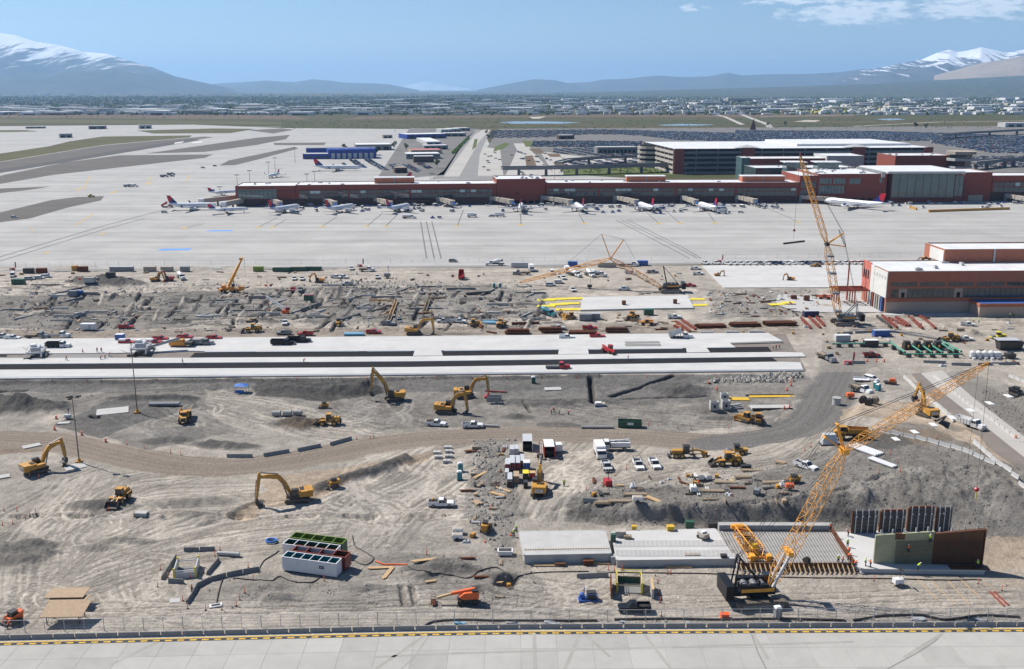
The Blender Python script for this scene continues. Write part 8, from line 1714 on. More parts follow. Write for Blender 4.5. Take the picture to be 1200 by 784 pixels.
for k,(x,y,m) in enumerate([(1011,472,'blkpl'),(1018,475,'blkpl'),(1025,473,'oldwood')]):sma('cable_drum','drum',['black drum lying by the orange pump, left','black drum lying by the orange pump, right','brown cable drum right of the black drums'][k],x,y,[('drum',Cy((-.8,0,.9),(.8,0,.9),.9,m,12)),('flange',Cy((-.95,0,.9),(-.8,0,.9),1.1,m,12)),('flange',Cy((.8,0,.9),(.95,0,.9),1.1,m,12))],60)
sma('ramp','sign','orange and black tow trailer with orange hood by the teal toilets',1043,450,[('bed',q(-2,2,-1,1,.5,.8,'dkst')),('hood',MB().tbox(-.5,1.8,-.8,.8,.8,1.9,.5,.1,'lift_orange')),('wheel',Cy((0,-1.1,.45),(0,-.85,.45),.45,'rubber',10)),('wheel',Cy((0,.85,.45),(0,1.1,.45),.45,'rubber',10))],-25)
sma('car_trailer','trailer','white low trailer by the white suv',1009,447,[('bed',q(-2.4,2.4,-1,1,.6,.8,'wht')),('wheel',Cy((0,-1.2,.4),(0,-1.,.4),.4,'rubber',10)),('side',q(-2.4,2.4,.95,1.,.8,1.3,'wht'))],-10)
def pile_of(K,name,lb,px,py,deg):return lay(K,px,py,deg,lb)
SP=psk(4,'slv',8,.4);lay(SP,1015,529,-58,'bundle of silver pipes with red ends on the grey bank top');lay(psk(3,'slv',7,.3),1034,543,-58,'pale pipes and planks below the silver pipe bundle')
def chamber(px,py,w,d,h,lb):
 mb=MB();t=.25;mb.box(-w/2,w/2,-d/2,-d/2+t,0,h,'ltconc');m2=MB();m2 .box(-w/2,w/2,d/2-t,d/2,0,h,'ltconc');m3=MB();m3 .box(-w/2,-w/2+t,-d/2+t,d/2-t,0,h,'ltconc');m4=MB();m4 .box(w/2-t,w/2,-d/2+t,d/2-t,0,h,'ltconc');sma('concrete_chamber','concrete chamber',lb,px,py,[('wall',mb),('wall',m2),('wall',m3),('wall',m4),('opening',q(-.3,.3,-d/2-.02,-d/2-.001,h*.3,h*.65,'void'))],2)
chamber(836.5,480,2.5,2.,2.6,'open concrete chamber, left of three by the bulldozers');chamber(850,479,2.4,2.2,2.7,'open concrete chamber, right of three by the bulldozers');chamber(848.5,467,2.3,1.8,1.7,'open concrete chamber, farthest of three by the bulldozers')
lay(stack_kind('slab_stack','slabs',3,'concrete',3.4,.9,.35,3,.2,3),862,478,20,'stack of grey slabs right of the concrete chambers');sma('rebar_mat','rebar mat','yellow coated rebar mat on the ground behind the chambers',866,468,[('mat',q(-3,3,-1.4,1.4,.1,.25,'yellow_line')),('bearer',q(-2.8,2.8,-1.,-.8,0,.09,'oldwood'))],-4);sma('ground_slab','slab','flat grey slab with dark edge right of the chambers',903,478,[('slab',q(-6,6,-1.8,1.8,0,.4,'ltconc')),('edge',q(-6,6,-1.95,-1.82,0,.6,'dkst'))],2);sma('ground_slab','slab','sandy slab strip behind the chambers with dark edge',905,465,[('slab',q(-7,7,-1.,1.,0,.25,'yellow_line')),('edge',q(-8,7,1.02,1.15,0,.5,'dkst'))],2)
sma('pump_crate','pump','white and blue crate by the vertical trench',703,476,[('base',q(-1.5,1.5,-1,1,0,.5,'blue_paint')),('top',q(-1.5,1.5,-1,1,.5,1.,'bridge_beige')),('lid',q(-1.3,.4,-.8,.8,1.,1.3,'wht'))],0);sma('trench_shield','trench box','dark trench shield beside the red bucket excavator',579,470,[('panel',q(-2.2,2.2,-1.2,-1.,0,1.6,'gry')),('panel',q(-2.2,2.2,1.,1.2,0,1.6,'gry')),('spreader',q(-1.8,-1.6,-1.,1.,1.,1.2,'rust')),('spreader',q(1.6,1.8,-1.,1.,1.,1.2,'rust'))],0)
lay(psk(1,'dark_red_paint',7,.3),581,460,-10,'single dark red pipe behind the paired excavators');lay(psk(1,'concrete',9,.35),566,500,-6,'grey pipe string by the two white pickups');lay(psk(1,'concrete',9,.4),700,502,0,'grey pipe string left of the green dumpster');lay(psk(2,'gry',9,.5),193,475,2,'blue grey pipes lying by the dark berm');lay(psk(1,'ltconc',4.6,.42),268,651,-6,'white pipe lying by the curved barriers');lay(psk(1,'sky_paint',1.9,.25),539,732,-14,'short sky blue pipe piece inside the near fence')
r5=random.Random(77)
TS=[stack_kind('timber_stack','timber',n,m,L,.25,.12,rows,.3,40+i) for i,(n,m,L,rows) in enumerate([(4,'wood',4,2),(6,'oldwood',3.6,3),(3,'wood',5,1),(5,'oldwood',5,2),(3,'oldwood',3,4),(6,'plywood',2.4,3)])]
for k,(x,y,d,i,l) in enumerate([(589,574,-40,2,'raw timber stack left of the rear view excavator, nearer'),(583,580,-35,0,'raw timber stack left of the rear view excavator, farther down'),(563,557,55,2,'long weathered timber on the rubble band'),(560,590,-60,5,'plywood sheets by the lumber near the white pickup'),(727,588,0,3,'long form timbers stacked on the bank top, right'),(745,580,0,3,'long form timbers stacked on the bank top, back'),(706,590,0,1,'short timbers on the bank top left'),(766,586,-50,0,'timbers leaning by rubbish on the bank top'),(850,566,-5,3,'long timbers behind the bank, left of the light tower'),(835,576,-4,3,'long timbers at the bank edge'),(870,560,0,1,'timber bundle in the scrap behind the bank'),(905,566,5,3,'timber bundle beside dark scrap behind the bank'),(882,552,-2,3,'grey planks behind the bank by the dark scrap'),(915,543,-30,5,'small plywood pallet on the ground left of the white pickup'),(700,661,0,2,'raw timbers lying before the smooth slab'),(640,663,0,2,'raw planks lying before the smooth slab, left'),(795,665,0,2,'raw planks lying before the working slab'),(498,657,15,2,'single planks on the ground right of the hoses'),(455,672,75,2,'planks standing across the hose right of the tanks'),(447,666,5,2,'planks lying flat right of the tanks'),(450,368,70,3,'timber forms beside the wooden footing form')]):lay(TS[i],x,y,d,l)
SC_=Kind('cart','cart');SC_.part('body',Bx(-1.1,1.1,-.7,.7,.45,1.2,'wht'));SC_.part('lid',Bx(-1.,1.,-.6,.6,1.2,1.3,'bridge_beige'))
for s in (-1,1):SC_.part('wheel',wheel_mb(0,s*.75,.35,.2))
at(SC_,537,625,0,'white cart on the tracked ground, farther of two');at(SC_,536,632,0,'white cart on the tracked ground, nearer of two');at(SC_,819,562,-80,'white and blue utility cart behind the bank',scl=1.2);at(SC_,828,562,-70,'white utility cart behind the bank, right one',scl=1.1);at(SC_,747,588,0,'white cart among timbers on the bank top')
sma('tipping_skip','skip','white tipping skip beside the smooth slab',592,650,[('tray',MB().tbox(-1.4,1.4,-.8,.8,.2,1.1,-.15,-.1,'wht')),('inside',q(-1.3,1.3,-.7,.7,1.1,1.12,'dkst')),('skid',q(-1.2,1.2,-.6,.6,0,.19,'dkst'))],0)
c=PZ(824,631,1.5);t=emp('utility_cart','small cream buggy parked on the working slab','buggy',c,R(-60));bd('body',Bx(-1.1,1.1,-.7,.7,.4,1.3,'bridge_beige'),t);bd('seat',Bx(-.4,.4,-.6,.6,1.3,1.7,'wht'),t)
for s in (-1,1):
 for x in (-.8,.8):bd('wheel',wheel_mb(x,s*.75,.35,.22),t)
for k,(x,y,z,w,d,h,m,l) in enumerate([(727,628,1.5,2.2,1.6,1.3,'bridge_beige','cream box on the working slab, left'),(735.5,631,1.5,1.6,.9,.7,'oldwood','brown bundle beside the cream box on the slab'),(785.5,621,1.5,1.5,1.2,1.,'yellow_line','yellow box at the back of the working slab'),(743,620,1.5,1.,.8,.8,'yellow_line','small yellow box at the back left of the slab'),(848,653,1.5,1.2,.9,.6,'blkpl','black box at the front corner of the working slab'),(835,617.5,.2,2.,1.,1.,'dkst','dark box behind the working slab'),(808,617.5,.2,1.8,1.2,1.4,'green_paint','dark green box behind the working slab'),(811,650,1.5,3.,1.,.15,'bridge_beige','flat cream pad on the working slab'),(689,661,.0,2.,.9,.9,'rust','rusty box before the smooth slab'),(656,662.5,0,2.2,.6,.5,'form_brown','brown beam piece before the smooth slab'),(718.5,634,1.5,1.,.9,1.6,'green_paint','small green machine between the two slabs'),(731,357,.55,1.6,1.6,1.8,'form_brown','brown crate on the mid floor slab, left'),(791,355.5,.55,1.6,1.6,1.8,'form_brown','brown crate on the mid floor slab, right'),(945,352,.1,2.4,2.,2.2,'form_brown','pair of brown crates right of the beam field'),(930,350,.1,2.6,1.6,1.4,'rust','rusty crate right of the beam field'),(874,549,None,2.4,1.,.9,'blkpl','black box on the tracked ground behind the bank')]):
 c=PZ(x,y,z) if z is not None else G(x,y);t=emp('equipment_box',l,'box',c,R(rnd.uniform(-6,6)));bd('body',MB().tbox(-w/2,w/2,-d/2,d/2,0,h*.85,.03,.03,m),t);bd('lid',Bx(-w/2-.04,w/2+.04,-d/2-.04,d/2+.04,h*.85+.002,h,m),t)
for k,(a,b) in enumerate([((1076,680),(1098,703)),((1092,681),(1119,709)),((1111,681),(1136,709)),((1126,680),(1150,702)),((1152,681),(1170,694))]):
 A,B=G(*a),G(*b);t=emp('timber_batten','long thin batten on the boarded ground, '+['first','second','third','fourth','fifth'][k]+' from the left','timber',A);B=B-A;bd('batten',Bm((0,0,.06),(B.x,B.y,B.z+.06),.2,.1,'plywood'),t)
for k,(a,b) in enumerate([((1160,694),(1177,711)),((1165,694),(1182,710))]):
 A,B=G(*a),G(*b);t=emp('rusty_rail','rusty orange rail lying at the lower right, '+['left of two','right of two'][k],'rail',A);B=B-A;bd('rail',Bm((0,0,.12),(B.x,B.y,B.z+.12),.3,.2,'red_primer'),t)
def hose(lb,px,r=.12,m='blkpl',name='hose'):
 P=[G(*p) for p in px];out=[]
 for i in range(len(P)-1):
  p0,p1,p2,p3=P[max(i-1,0)],P[i],P[i+1],P[min(i+2,len(P)-1)]
  for t in np.linspace(0,1,8,endpoint=False):v=.5*((2*p1)+(p2-p0)*t+(2*p0-5*p1+4*p2-p3)*t*t+(3*p1-p0-3*p2+p3)*t**3);out.append(Vector((v.x,v.y,hz(v.x,v.y)+r*.8)))
 out.append(Vector((P[-1].x,P[-1].y,P[-1].z+r*.8)));n=6;vs=[];fs=[]
 for i,p in enumerate(out):
  d=(out[min(i+1,len(out)-1)]-out[max(i-1,0)]).normalized();s=d.cross(Vector((0,0,1))).normalized();u=s.cross(d)
  for k in range(n):a=2*math.pi*k/n;vs.append(p+(s*math.cos(a)+u*math.sin(a))*r)
 for i in range(len(out)-1):
  for k in range(n):fs.append((i*n+k,i*n+(k+1)%n,(i+1)*n+(k+1)%n,(i+1)*n+k))
 mb=MB();mb.add(vs,fs,m);tag(bd(name,mb,smooth=True),lb,'hose')
hose('black hose wandering from the tanks to the right past the rubble',[(478,664),(500,670),(528,674),(546,678),(560,670),(574,666),(586,667),(598,675),(604,678),(618,673),(640,671),(690,670)]);hose('black hose from the tanks down to the curved barriers',[(303,672),(305,664),(310,657),(320,651),(327,646)]);hose('black hose looping below the nearest tank',[(274,678),(300,680),(318,681),(328,676),(345,682),(365,683),(376,676)]);hose('black hose coiling right of the green tank',[(413,628),(416,640),(424,645),(432,650),(438,655),(430,662),(420,660),(414,656)]);hose('red hose leading right from the tanks',[(440,658),(450,662),(462,662),(478,662)],.14,'orange_plastic');hose('long thin black cable running along the front of the rebar deck',[(700,671),(780,672),(840,673),(920,677),(1000,678),(1060,679),(1100,680),(1150,680)],.12);hose('black silt sock inside the near fence, right part',[(1000,728),(1040,722),(1080,722),(1110,727),(1150,722),(1195,724)],.22);hose('black silt sock inside the near fence, middle part',[(498,734),(510,729),(540,727),(580,728),(640,728),(700,728)],.2);hose('black silt sock inside the near fence between the pickup and the toilet',[(720,727),(790,726),(850,727),(905,726),(990,728)],.22);hose('black hose hanging from the curved barriers to a floor drain',[(262,676),(258,688),(255,700),(254,708)],.13)
for k,x in enumerate([602,648,730,806,1076,1150]):
 p=G(x,731 if x<900 else 727);mb=MB();r6=random.Random(x)
 mb.add([(p.x+r6 .uniform(-1.6,1.6),p.y+r6 .uniform(-.6,.6),p.z+r6 .uniform(.02,.5)) for _ in range(12)],[(a,a+1,a+2) for a in range(10)],'tarp_grey');tag(bd('plastic_sheet',mb),'crumpled pale plastic sheet inside the near fence, '+['below the boom lift','left of the blue pump','below the black pickup','right of the black pickup','below the light tower','at the right edge'][k],'plastic sheet')
sma('hose_ring','ring','blue and white ring lying left of the tanks',318,635,[('ring',MB().tube([(math.cos(a)*1.1,math.sin(a)*.9,.35) for a in np.linspace(0,2*math.pi,15)],.2,'tarp_blue')),('liner',MB().tube([(math.cos(a)*1.1,math.sin(a)*.9,.1) for a in np.linspace(0,2*math.pi,15)],.14,'wht'))]);sma('floor_drain','drain','small white framed drain below the curved barriers',253,710,[('frame',q(-1.1,1.1,-.6,.6,0,.2,'wht')),('grate',q(-.8,.8,-.4,.4,.2,.22,'dkst'))],20)
sma('ground_plate','plate','pale square plate on the ground by the sunken trench box',205,704,[('plate',q(-.9,.9,-.8,.8,0,.1,'ltconc')),('rim',q(-.95,.95,-.85,-.8,0,.14,'ltconc'))],10);sma('concrete_cover','cover','grey concrete cover on the ground below the wheel loader',166,604,[('slab',q(-1.4,1.4,-.8,.8,0,.7,'concrete')),('lid',q(-1.3,1.3,-.7,.7,.7,.8,'ltconc'))],-6)
for k,(x,y,w,d,a,l) in enumerate([(37,523,2.2,1.2,40,'pale slab on the brown patch by the left excavator'),(75,496,1.6,.9,10,'pale slab on the dark patch'),(132,482,4.4,3.,20,'large pale concrete pad on the dark patch'),(648,456,2.6,1.5,5,'pale slab on the dug ground below the lanes'),(30,545,1.4,.9,20,'small pale slab behind the left excavator'),(3,559,1.6,1.2,30,'pale slab at the left edge'),(655,519,1,1,0,'')][:6]):sma('ground_slab','slab',l,x,y,[('slab',q(-w,w,-d,d,-.2,.2,'ltconc')),('edge',q(-w-.05,w+.05,-d-.08,-d-.01,-.2,.25,'concrete'))],a)
def form_wall(a,b,h,lb,m='wood'):
 A,B=G(*a),G(*b);d=B-A;rn=emp('footing_form',lb,'formwork',A,math.atan2(d.y,d.x));L=Vector((d.x,d.y)).length;bd('board',Bx(0,L,-.1,.1,0,h,m),rn);bd('board',Bx(0,L,1.2,1.4,0,h,m),rn)
 for k in range(max(int(L/2.5),2)):x=L*(k+.5)/max(int(L/2.5),2);bd('spacer',Bx(x-.08,x+.08,.11,1.19,h-.2,h,m),rn);bd('stake',Bm((x,-.12,h),(x,-1.,0),.1,.1,m),rn)
for k,(a,b,h,m) in enumerate([((433,353),(464,353),1.,'wood'),((463,354),(456,372),1.2,'wood'),((502,351),(523,350),1.,'oldwood'),((501,352),(496,366),1.2,'oldwood'),((496,368),(507,368),1.,'wood'),((456,372),(452,380),.8,'oldwood'),((547,346),(575,344),1.,'dkst'),((600,381),(632,379),.9,'rust'),((612,376),(640,374),.9,'concrete')]):form_wall(a,b,h,['wooden footing form, long back leg of the left angle','wooden footing form, near leg of the left angle','weathered footing form, back leg of the right angle','weathered footing form, near leg of the right angle','short wooden form at the foot of the right angle','short weathered form below the left angle','dark steel form by the teal toilets','rusty form board by the yellow loader','grey form board by the yellow loader'][k],m)
YF_=Kind('yellow_form_stack','forms')
for i in range(4):YF_.part('panel',Bx(-4.+i*2.02,-2.05+i*2.02,-1.9+i*.1,1.9,.1,.22+i*.03,'yellow_plastic'))
for k,(x,y,d) in enumerate([(640,352,0),(652,351,2),(665,350.5,0),(678,350,0),(640,359,-4),(655,357,6),(668,356,0),(674,363,0),(662,363,2),(815,351,-10),(818,358,0),(912,357,8),(921,355,4)]):at(YF_,x,y,d,'flat stack of bright yellow forms, '+['back row far left','back row second','back row third','back row right','middle row left','middle row centre','middle row right','front row right','front row left','right of the floor slab, farther','right of the floor slab, nearer','beside the beam field, left','beside the beam field, right'][k])
def conveyor():
 A=PY(312,347,G(330,362).y);B=G(335,367);B.z+=1.5;rn=emp('truss_conveyor','white slanting conveyor boom on an orange base among the footings','conveyor',(0,0,0));mb=MB();lattice(mb,B,A,1.,.7,12,'wht',.09,.04);bd('boom',mb,rn);bd('belt',Bm(B+Vector((0,0,.5)),A+Vector((0,0,.4)),.8,.1,'gry'),rn);bd('base',Bx(B.x-1.3,B.x+1.3,B.y-1.2,B.y+1.2,B.z-1.5,B.z,'lift_orange'),rn);bd('engine',Bx(B.x+.2,B.x+1.8,B.y-.8,B.y+.8,B.z,B.z+1.,'dark_red_paint'),rn)
conveyor()
LATER2=[]
# ---------------------------------------------------------------- gates: jets, bridges, carts
JT={'jet':JET,'small':JET_S,'big':JET_L}
for K,x,y,d,l,s in [('jet',226,246,8,'white jet with dark red tail pointing right at the west end stands',1),('small',268,250,22,'small white jet beside the west end jet bridge',1),('jet',334,249,62,'white jet with red fin parked before the west pavilion',.95),('jet',399,248.5,62,'white jet at the second stand right of the west pavilion',.95),('jet',467,248,66,'white jet parked left of the tall brick block',.95),('jet',610.5,248,88,'white jet parked nose in before the tall brick block',1),('jet',679,247.5,96,'white jet at the first stand right of the brick block',1),('jet',757,247,100,'white jet at the second stand right of the brick block',1),('jet',829,247,100,'white jet at the third stand right of the brick block',1),('big',1000,243.5,128,'large white jet with blue and red tail before the brick terminal',1),('big',396,200,4,'large white jet standing behind the concourse near the blue hangar',1),('small',321,208,-100,'small white jet behind the west pavilion',1),('jet',461,215.5,178,'white jet mostly hidden behind the concourse with blue red fin showing',1),('small',263,229,40,'white jet nose showing behind the west jet bridge',1)]:
 JT[K].put(PZ(x,y),d,l,scl=s)
def jet_bridge(a,top,b,lb):
 A=PZ(*a);A.z=5.;B=PZ(*b);B.z=4.2;rn=emp('jet_bridge',lb,'jet bridge',(0,0,0));M_=A.lerp(B,.55);bd('tunnel',Bm(A,M_,2.9,3.,'bridge_beige'),rn);bd('tunnel',Bm(A.lerp(B,.5),B,3.3,3.4,'bridge_beige'),rn);d=(B-A);d.z=0;d.normalize()
 bd('cab',Cy((B.x,B.y,2.4),(B.x,B.y,6.),2.5,'bridge_beige',10),rn);bd('rotunda',Cy((A.x,A.y,0),(A.x,A.y,6.8),1.7,'bridge_concrete',10),rn);bd('canopy',Bm(B+d*1.5+Vector((0,0,0)),B+d*3.2+Vector((0,0,-.9)),2.,1.2,'blue_mark'),rn)
 p=A.lerp(B,.8)
 for s in (-1,1):n=Vector((-d.y,d.x,0))*s*1.8;bd('leg',Bm((p.x+n.x,p.y+n.y,.6),(p.x+n.x,p.y+n.y,4.),.5,.5,'gry'),rn);bd('wheel',Cy((p.x+n.x*.8,p.y+n.y*.8,.6),(p.x+n.x*1.2,p.y+n.y*1.2,.6),.6,'rubber',10),rn)
 for k in range(5):c=A.lerp(B,.12+.17*k);bd('rib',Bm(c-d*.12,c+d*.12,3.42,3.5,'tan_wall'),rn)
for k,(a,b) in enumerate([((318,241),(328,244.5)),((379,240.5),(392,244.5)),((438,240),(457,244.5)),((513,239.7),(530,243.5)),((575,239),(599,242.5)),((635,238.4),(668,242.5)),((720,238),(745,242.5)),((799,238),(815,242.5)),((863,237.8),(884,241.5)),((938,237.6),(976,240)),((1178,236),(1204,239.5))]):jet_bridge(a,0,b,'beige jet bridge slanting out from the concourse, '+['first','second','third','fourth','fifth','sixth','seventh','eighth','ninth','tenth','eleventh'][k]+' from the left')
def long_bridge(a,b,lb):
 A,B=PZ(*a),PZ(*b);rn=emp('jet_bridge',lb,'jet bridge',(0,0,0));A.z=B.z=4.6;bd('tunnel',Bm(A,B,3.2,3.4,'bridge_beige'),rn);bd('roof',Bm(A+Vector((0,0,1.8)),B+Vector((0,0,1.8)),3.4,.2,'tan_wall'),rn);bd('cab',Cy((B.x,B.y,2.5),(B.x,B.y,6.6),2.6,'wht',10),rn)
 for f in (.15,.4,.65,.9):p=A.lerp(B,f);bd('leg',Bx(p.x-.6,p.x+.6,p.y-.6,p.y+.6,0,2.9,'dkst'),rn)
long_bridge((290,236),(236,242.5),'long low walkway bridge from the west pavilion to the leftmost jet');long_bridge((293,240),(262,246.5),'short walkway bridge from the west pavilion to the small jet')
GS=[SUV['white'],VAN,SUV['silver'],SUV['navy'],SUV['red'],SUV['dark']];gse=Kind('baggage_tug','tug');gse.part('body',Bx(-1.6,1.6,-.8,.8,.3,1.1,'wht'));gse.part('cab',MB().tbox(-.6,.5,-.7,.7,1.1,2.,.1,.1,'glass'));gse2=Kind('baggage_tug','tug');gse2 .part('body',Bx(-1.6,1.6,-.8,.8,.3,1.1,'blue_paint'));gse2 .part('cab',MB().tbox(-.6,.5,-.7,.7,1.1,2.,.1,.1,'glass'));gse3=Kind('baggage_cart','cart');gse3 .part('body',Bx(-1.5,1.5,-.8,.8,.4,2.,'gry'));gse3 .part('roof',Bx(-1.6,1.6,-.9,.9,2.,2.1,'wht'));gs4=Kind('belt_loader','belt loader');gs4 .part('chassis',Bx(-3,3,-.9,.9,.4,1.1,'gry'));gs4 .part('belt',Bm((-3.5,0,1.2),(3.5,0,3.),1.,.25,'dkst'))
r7=random.Random(12)
for k in range(170):
 x=r7 .choice([r7 .uniform(300,935),r7 .gauss(r7 .choice([340,405,480,620,690,770,845,900]),12)]);y=r7 .choice([r7 .uniform(240.5,243.5),r7 .uniform(241,250)])
 K,n=r7 .choice([(gse,'white baggage tug'),(gse2,'blue baggage tug'),(gse3,'grey baggage cart'),(gs4,'grey belt loader'),(gse3,'grey baggage cart'),(VAN,'white service van')]);LATER2 .append((K.put(PZ(x,y),r7 .uniform(-180,180),None,'ground equipment at the gates'),n,(x,y)))
for k in range(26):
 x=r7 .uniform(1036,1198);y=r7 .uniform(236.8,240) if k<18 else r7 .uniform(241,246);K,n=r7 .choice([(gse2,'blue baggage tug'),(gse3,'grey baggage cart'),(gse,'white baggage tug')]);LATER2 .append((K.put(PZ(x,y),r7 .uniform(-20,20),None,'ground equipment before the glass hall'),n,(x,y)))
for x,y,K,d,l in [(481,256,TANKER,0,'white fuel truck on the apron by the tar seams'),(507,256,gse2,0,'blue tug on the apron by the tar seams'),(515,256,gse3,0,'grey cart on the apron by the tar seams'),(555,254.5,BOXTRUCK,10,'white catering truck on the open apron'),(576,254,SUV['silver'],180,'silver car beside a bus on the apron'),(588,254,BOXTRUCK,0,'white bus like truck on the apron'),(718,249.5,gse2,0,'dark tug on the apron between stands'),(848,250,BOXTRUCK,10,'white catering truck right of the third stand jet'),(868,249.5,SUV['white'],0,'white car on the apron right of the catering truck'),(193,249.5,SUV['silver'],0,'grey car left of the west end jet'),(197,243,DT_red,0,'red truck left of the west end jet'),(1153,246,gse3,0,''),(152,219,TANKER,0,'dark truck pair on the taxiway, left'),(157,219,TANKER,0,'dark truck pair on the taxiway, right'),(193,207.5,DT_dark,0,'grey truck on the taxiway, left of a trio'),(202,207,SUV['dark'],0,'dark car on the taxiway, middle of a trio'),(201,205,DT_dark,0,'grey truck on the taxiway, right of a trio'),(238,197,SUV['dark'],0,'dark car on the far taxiway, nearer'),(252,195,SUV['dark'],0,'dark car on the far taxiway, farther'),(107,231,ROLLER_Y,0,'yellow machine on the dark asphalt patch'),(17,255,SUV['white'],0,'white car on the dark asphalt patch')]:
 if l:K.put(PZ(x,y),d,l)
def long_barrier():
 A,B=PZ(1088,248.6),PZ(1183,245.5);rn=emp('yellow_barrier','long yellow barrier line on the apron before the glass hall','barrier',(0,0,0));n=12
 for k in range(n):a,b=A.lerp(B,k/n),A.lerp(B,(k+.96)/n);bd('segment',Bm(a+Vector((0,0,.9)),b+Vector((0,0,.9)),1.2,1.8,'ylw'),rn)
long_barrier();A,B=PZ(1066,244),PZ(1074,246);t=emp('yellow_barrier','short yellow barrier piece left of the long yellow line','barrier',A);bd('segment',Bm((0,0,.8),(B.x-A.x,B.y-A.y,.8),1.2,1.6,'ylw'),t);bd('foot',Bx(-.6,.6,-.8,.8,0,.2,'dkst'),t)
# ---------------------------------------------------------------- car parks
def car_mb(m):
 mb=MB();mb.prism([(-2.2,.3),(-2.2,.95),(1.2,.98),(2.1,.8),(2.2,.3)],-.9,.9,m);mb.hexa([(-1.9,-.85,.96),(1.,-.85,.97),(1.,.85,.97),(-1.9,.85,.96),(-1.5,-.7,1.45),(.3,-.7,1.45),(.3,.7,1.45),(-1.5,.7,1.45)],'glass');mb.box(-1.45,.25,-.68,.68,1.452,1.5,m);return mb
CARS=[('wht','white',4),('slv','silver',2),('black_paint','black',5),('gry','dark grey',4),('navy_paint','navy',4),('blue_paint','blue',2),('rdd','red',1)]
CM=[car_mb(c[0]) for c in CARS];CME=[m.mesh('parked_car') for m in CM];wts=[c[2]for c in CARS];r8=random.Random(4)
spots=[]
def lot(px,row_step,col_step,fill,slant=.25,jit=.3):
 P=[PZ(*p) for p in px];poly=[(p.x,p.y) for p in P];xs=[p.x for p in P];ys=[p.y for p in P];
 x=min(xs);k=0;y0_=min(ys)
 while x<max(xs)+120:
  y=y0_
  while y<max(ys):
   X=x-(y-y0_)*slant;c=False
   for i in range(len(poly)):
    (ax,ay),(bx,by)=poly[i],poly[(i+1)%len(poly)]
    if (ay>y)!=(by>y) and X<(bx-ax)*(y-ay)/(by-ay)+ax:c=not c
   if c and r8 .random()<fill:spots.append((X+r8 .uniform(-jit,jit),y+r8 .uniform(-jit,jit),r8 .choice([0,180])+r8 .uniform(-3,3)))
   y+=col_step
  x+=row_step if k%2 else 5.4;k+=1
lot([(573,162),(578,153),(708,152),(860,156),(862,166.5),(790,164),(735,158),(690,157.5),(640,161)],14,3.,.85);lot([(623,172),(626,165.5),(700,165.5),(752,166),(752,171.5),(690,173)],15,3.,.85,.5);lot([(648,180),(650,174.5),(700,173.5),(700,179.6),(760,180),(760,186),(700,184),(690,182)],14,3.,.85)
lot([(660,189),(760,186),(765,190),(700,193),(662,194.5)],16,3.,.55);lot([(862,153),(1020,154),(1090,160),(1100,165),(900,167),(862,166.5)],14,3.,.85);lot([(1020,154),(1100,156),(1300,163),(1300,182),(1160,179),(1092,168),(1092,162)],14,3.,.85);lot([(1140,184),(1200,183),(1300,184),(1300,196),(1146,196)],17,3.2,.6);lot([(455,199),(470,193),(503,192),(508,196),(490,202),(480,203)],15,3.4,.6);lot([(400,196),(404,188),(444,187),(446,194),(430,197)],15,3.4,.6);lot([(437,199),(440,194),(462,193),(462,200)],14,3.2,.6)
lot([(592,208),(600,180),(612,175),(640,180),(655,200),(650,209)],26,9,.12);lot([(562,204),(566,180),(585,178),(588,203)],22,8,.14)
def park():
 spots.sort(key=lambda s:s[1]);vs,fs,ms=[],[],[]
 bx=[(x_,y_,z_) for z_,sx,sy in ((.3,2.2,.9),(.95,2.2,.9),(1.48,1.,.7)) for x_,y_ in ((-sx-.5*(z_>1),-sy),(sx-1.*(z_>1),-sy),(sx-1.*(z_>1),sy),(-sx-.5*(z_>1),sy))]
 bf=[(a,(a+1)%4,(a+1)%4+4,a+4) for a in range(4)]+[(a+4,(a+1)%4+4,(a+1)%4+8,a+8) for a in range(4)]+[(8,9,10,11)]
 for i,(x,y,d) in enumerate(spots):
  k=r8 .choices(range(len(CARS)),wts)[0]
  if i<300:tag(link('parked_car',CME[k],None,(x,y,.03),R(d)),CARS[k][1]+' car parked among the many in the airport car parks','car','cars in the airport car parks');continue
  c,s=math.cos(R(d)),math.sin(R(d));o=len(vs);vs+=[(x+p[0]*c-p[1]*s,y+p[0]*s+p[1]*c,p[2]+.03) for p in bx];fs+=[tuple(q_+o for q_ in f) for f in bf];ms+=[(0,CARS[k][0])]*4+[(0,'glass')]*4+[(0,CARS[k][0])]
 names=sorted({m[1]for m in ms});mb=MB();mb.v=vs;mb.f=fs;mb.names=names;mb.m=[names.index(m[1]) for m in ms]
 me=bpy.data.meshes.new('parked_cars');me.from_pydata(vs,[],fs)
 for n in names:me.materials.append(MATS[n])
 me.polygons.foreach_set('material_index',mb.m);me.update();tag(link('parked_cars',me),kind='stuff')
park()
def leaf_clump(mb,c,rx,rz,n,r2,m,s=.9):
 for _ in range(n):
  while True:
   p=Vector((r2 .uniform(-1,1),r2 .uniform(-1,1),r2 .uniform(-1,1)))
   if .35<p.length<1:break
  p=Vector((c[0]+p.x*rx,c[1]+p.y*rx,c[2]+p.z*rz));a=Vector((r2 .uniform(-1,1),r2 .uniform(-1,1),r2 .uniform(-1,1))).normalized();b=a.orthogonal().normalized()*s*r2 .uniform(.6,1.3);a=a*s*r2 .uniform(.6,1.3);mb.add([p-a,p+b,p+a,p-b],[(0,1,2,3)],m)
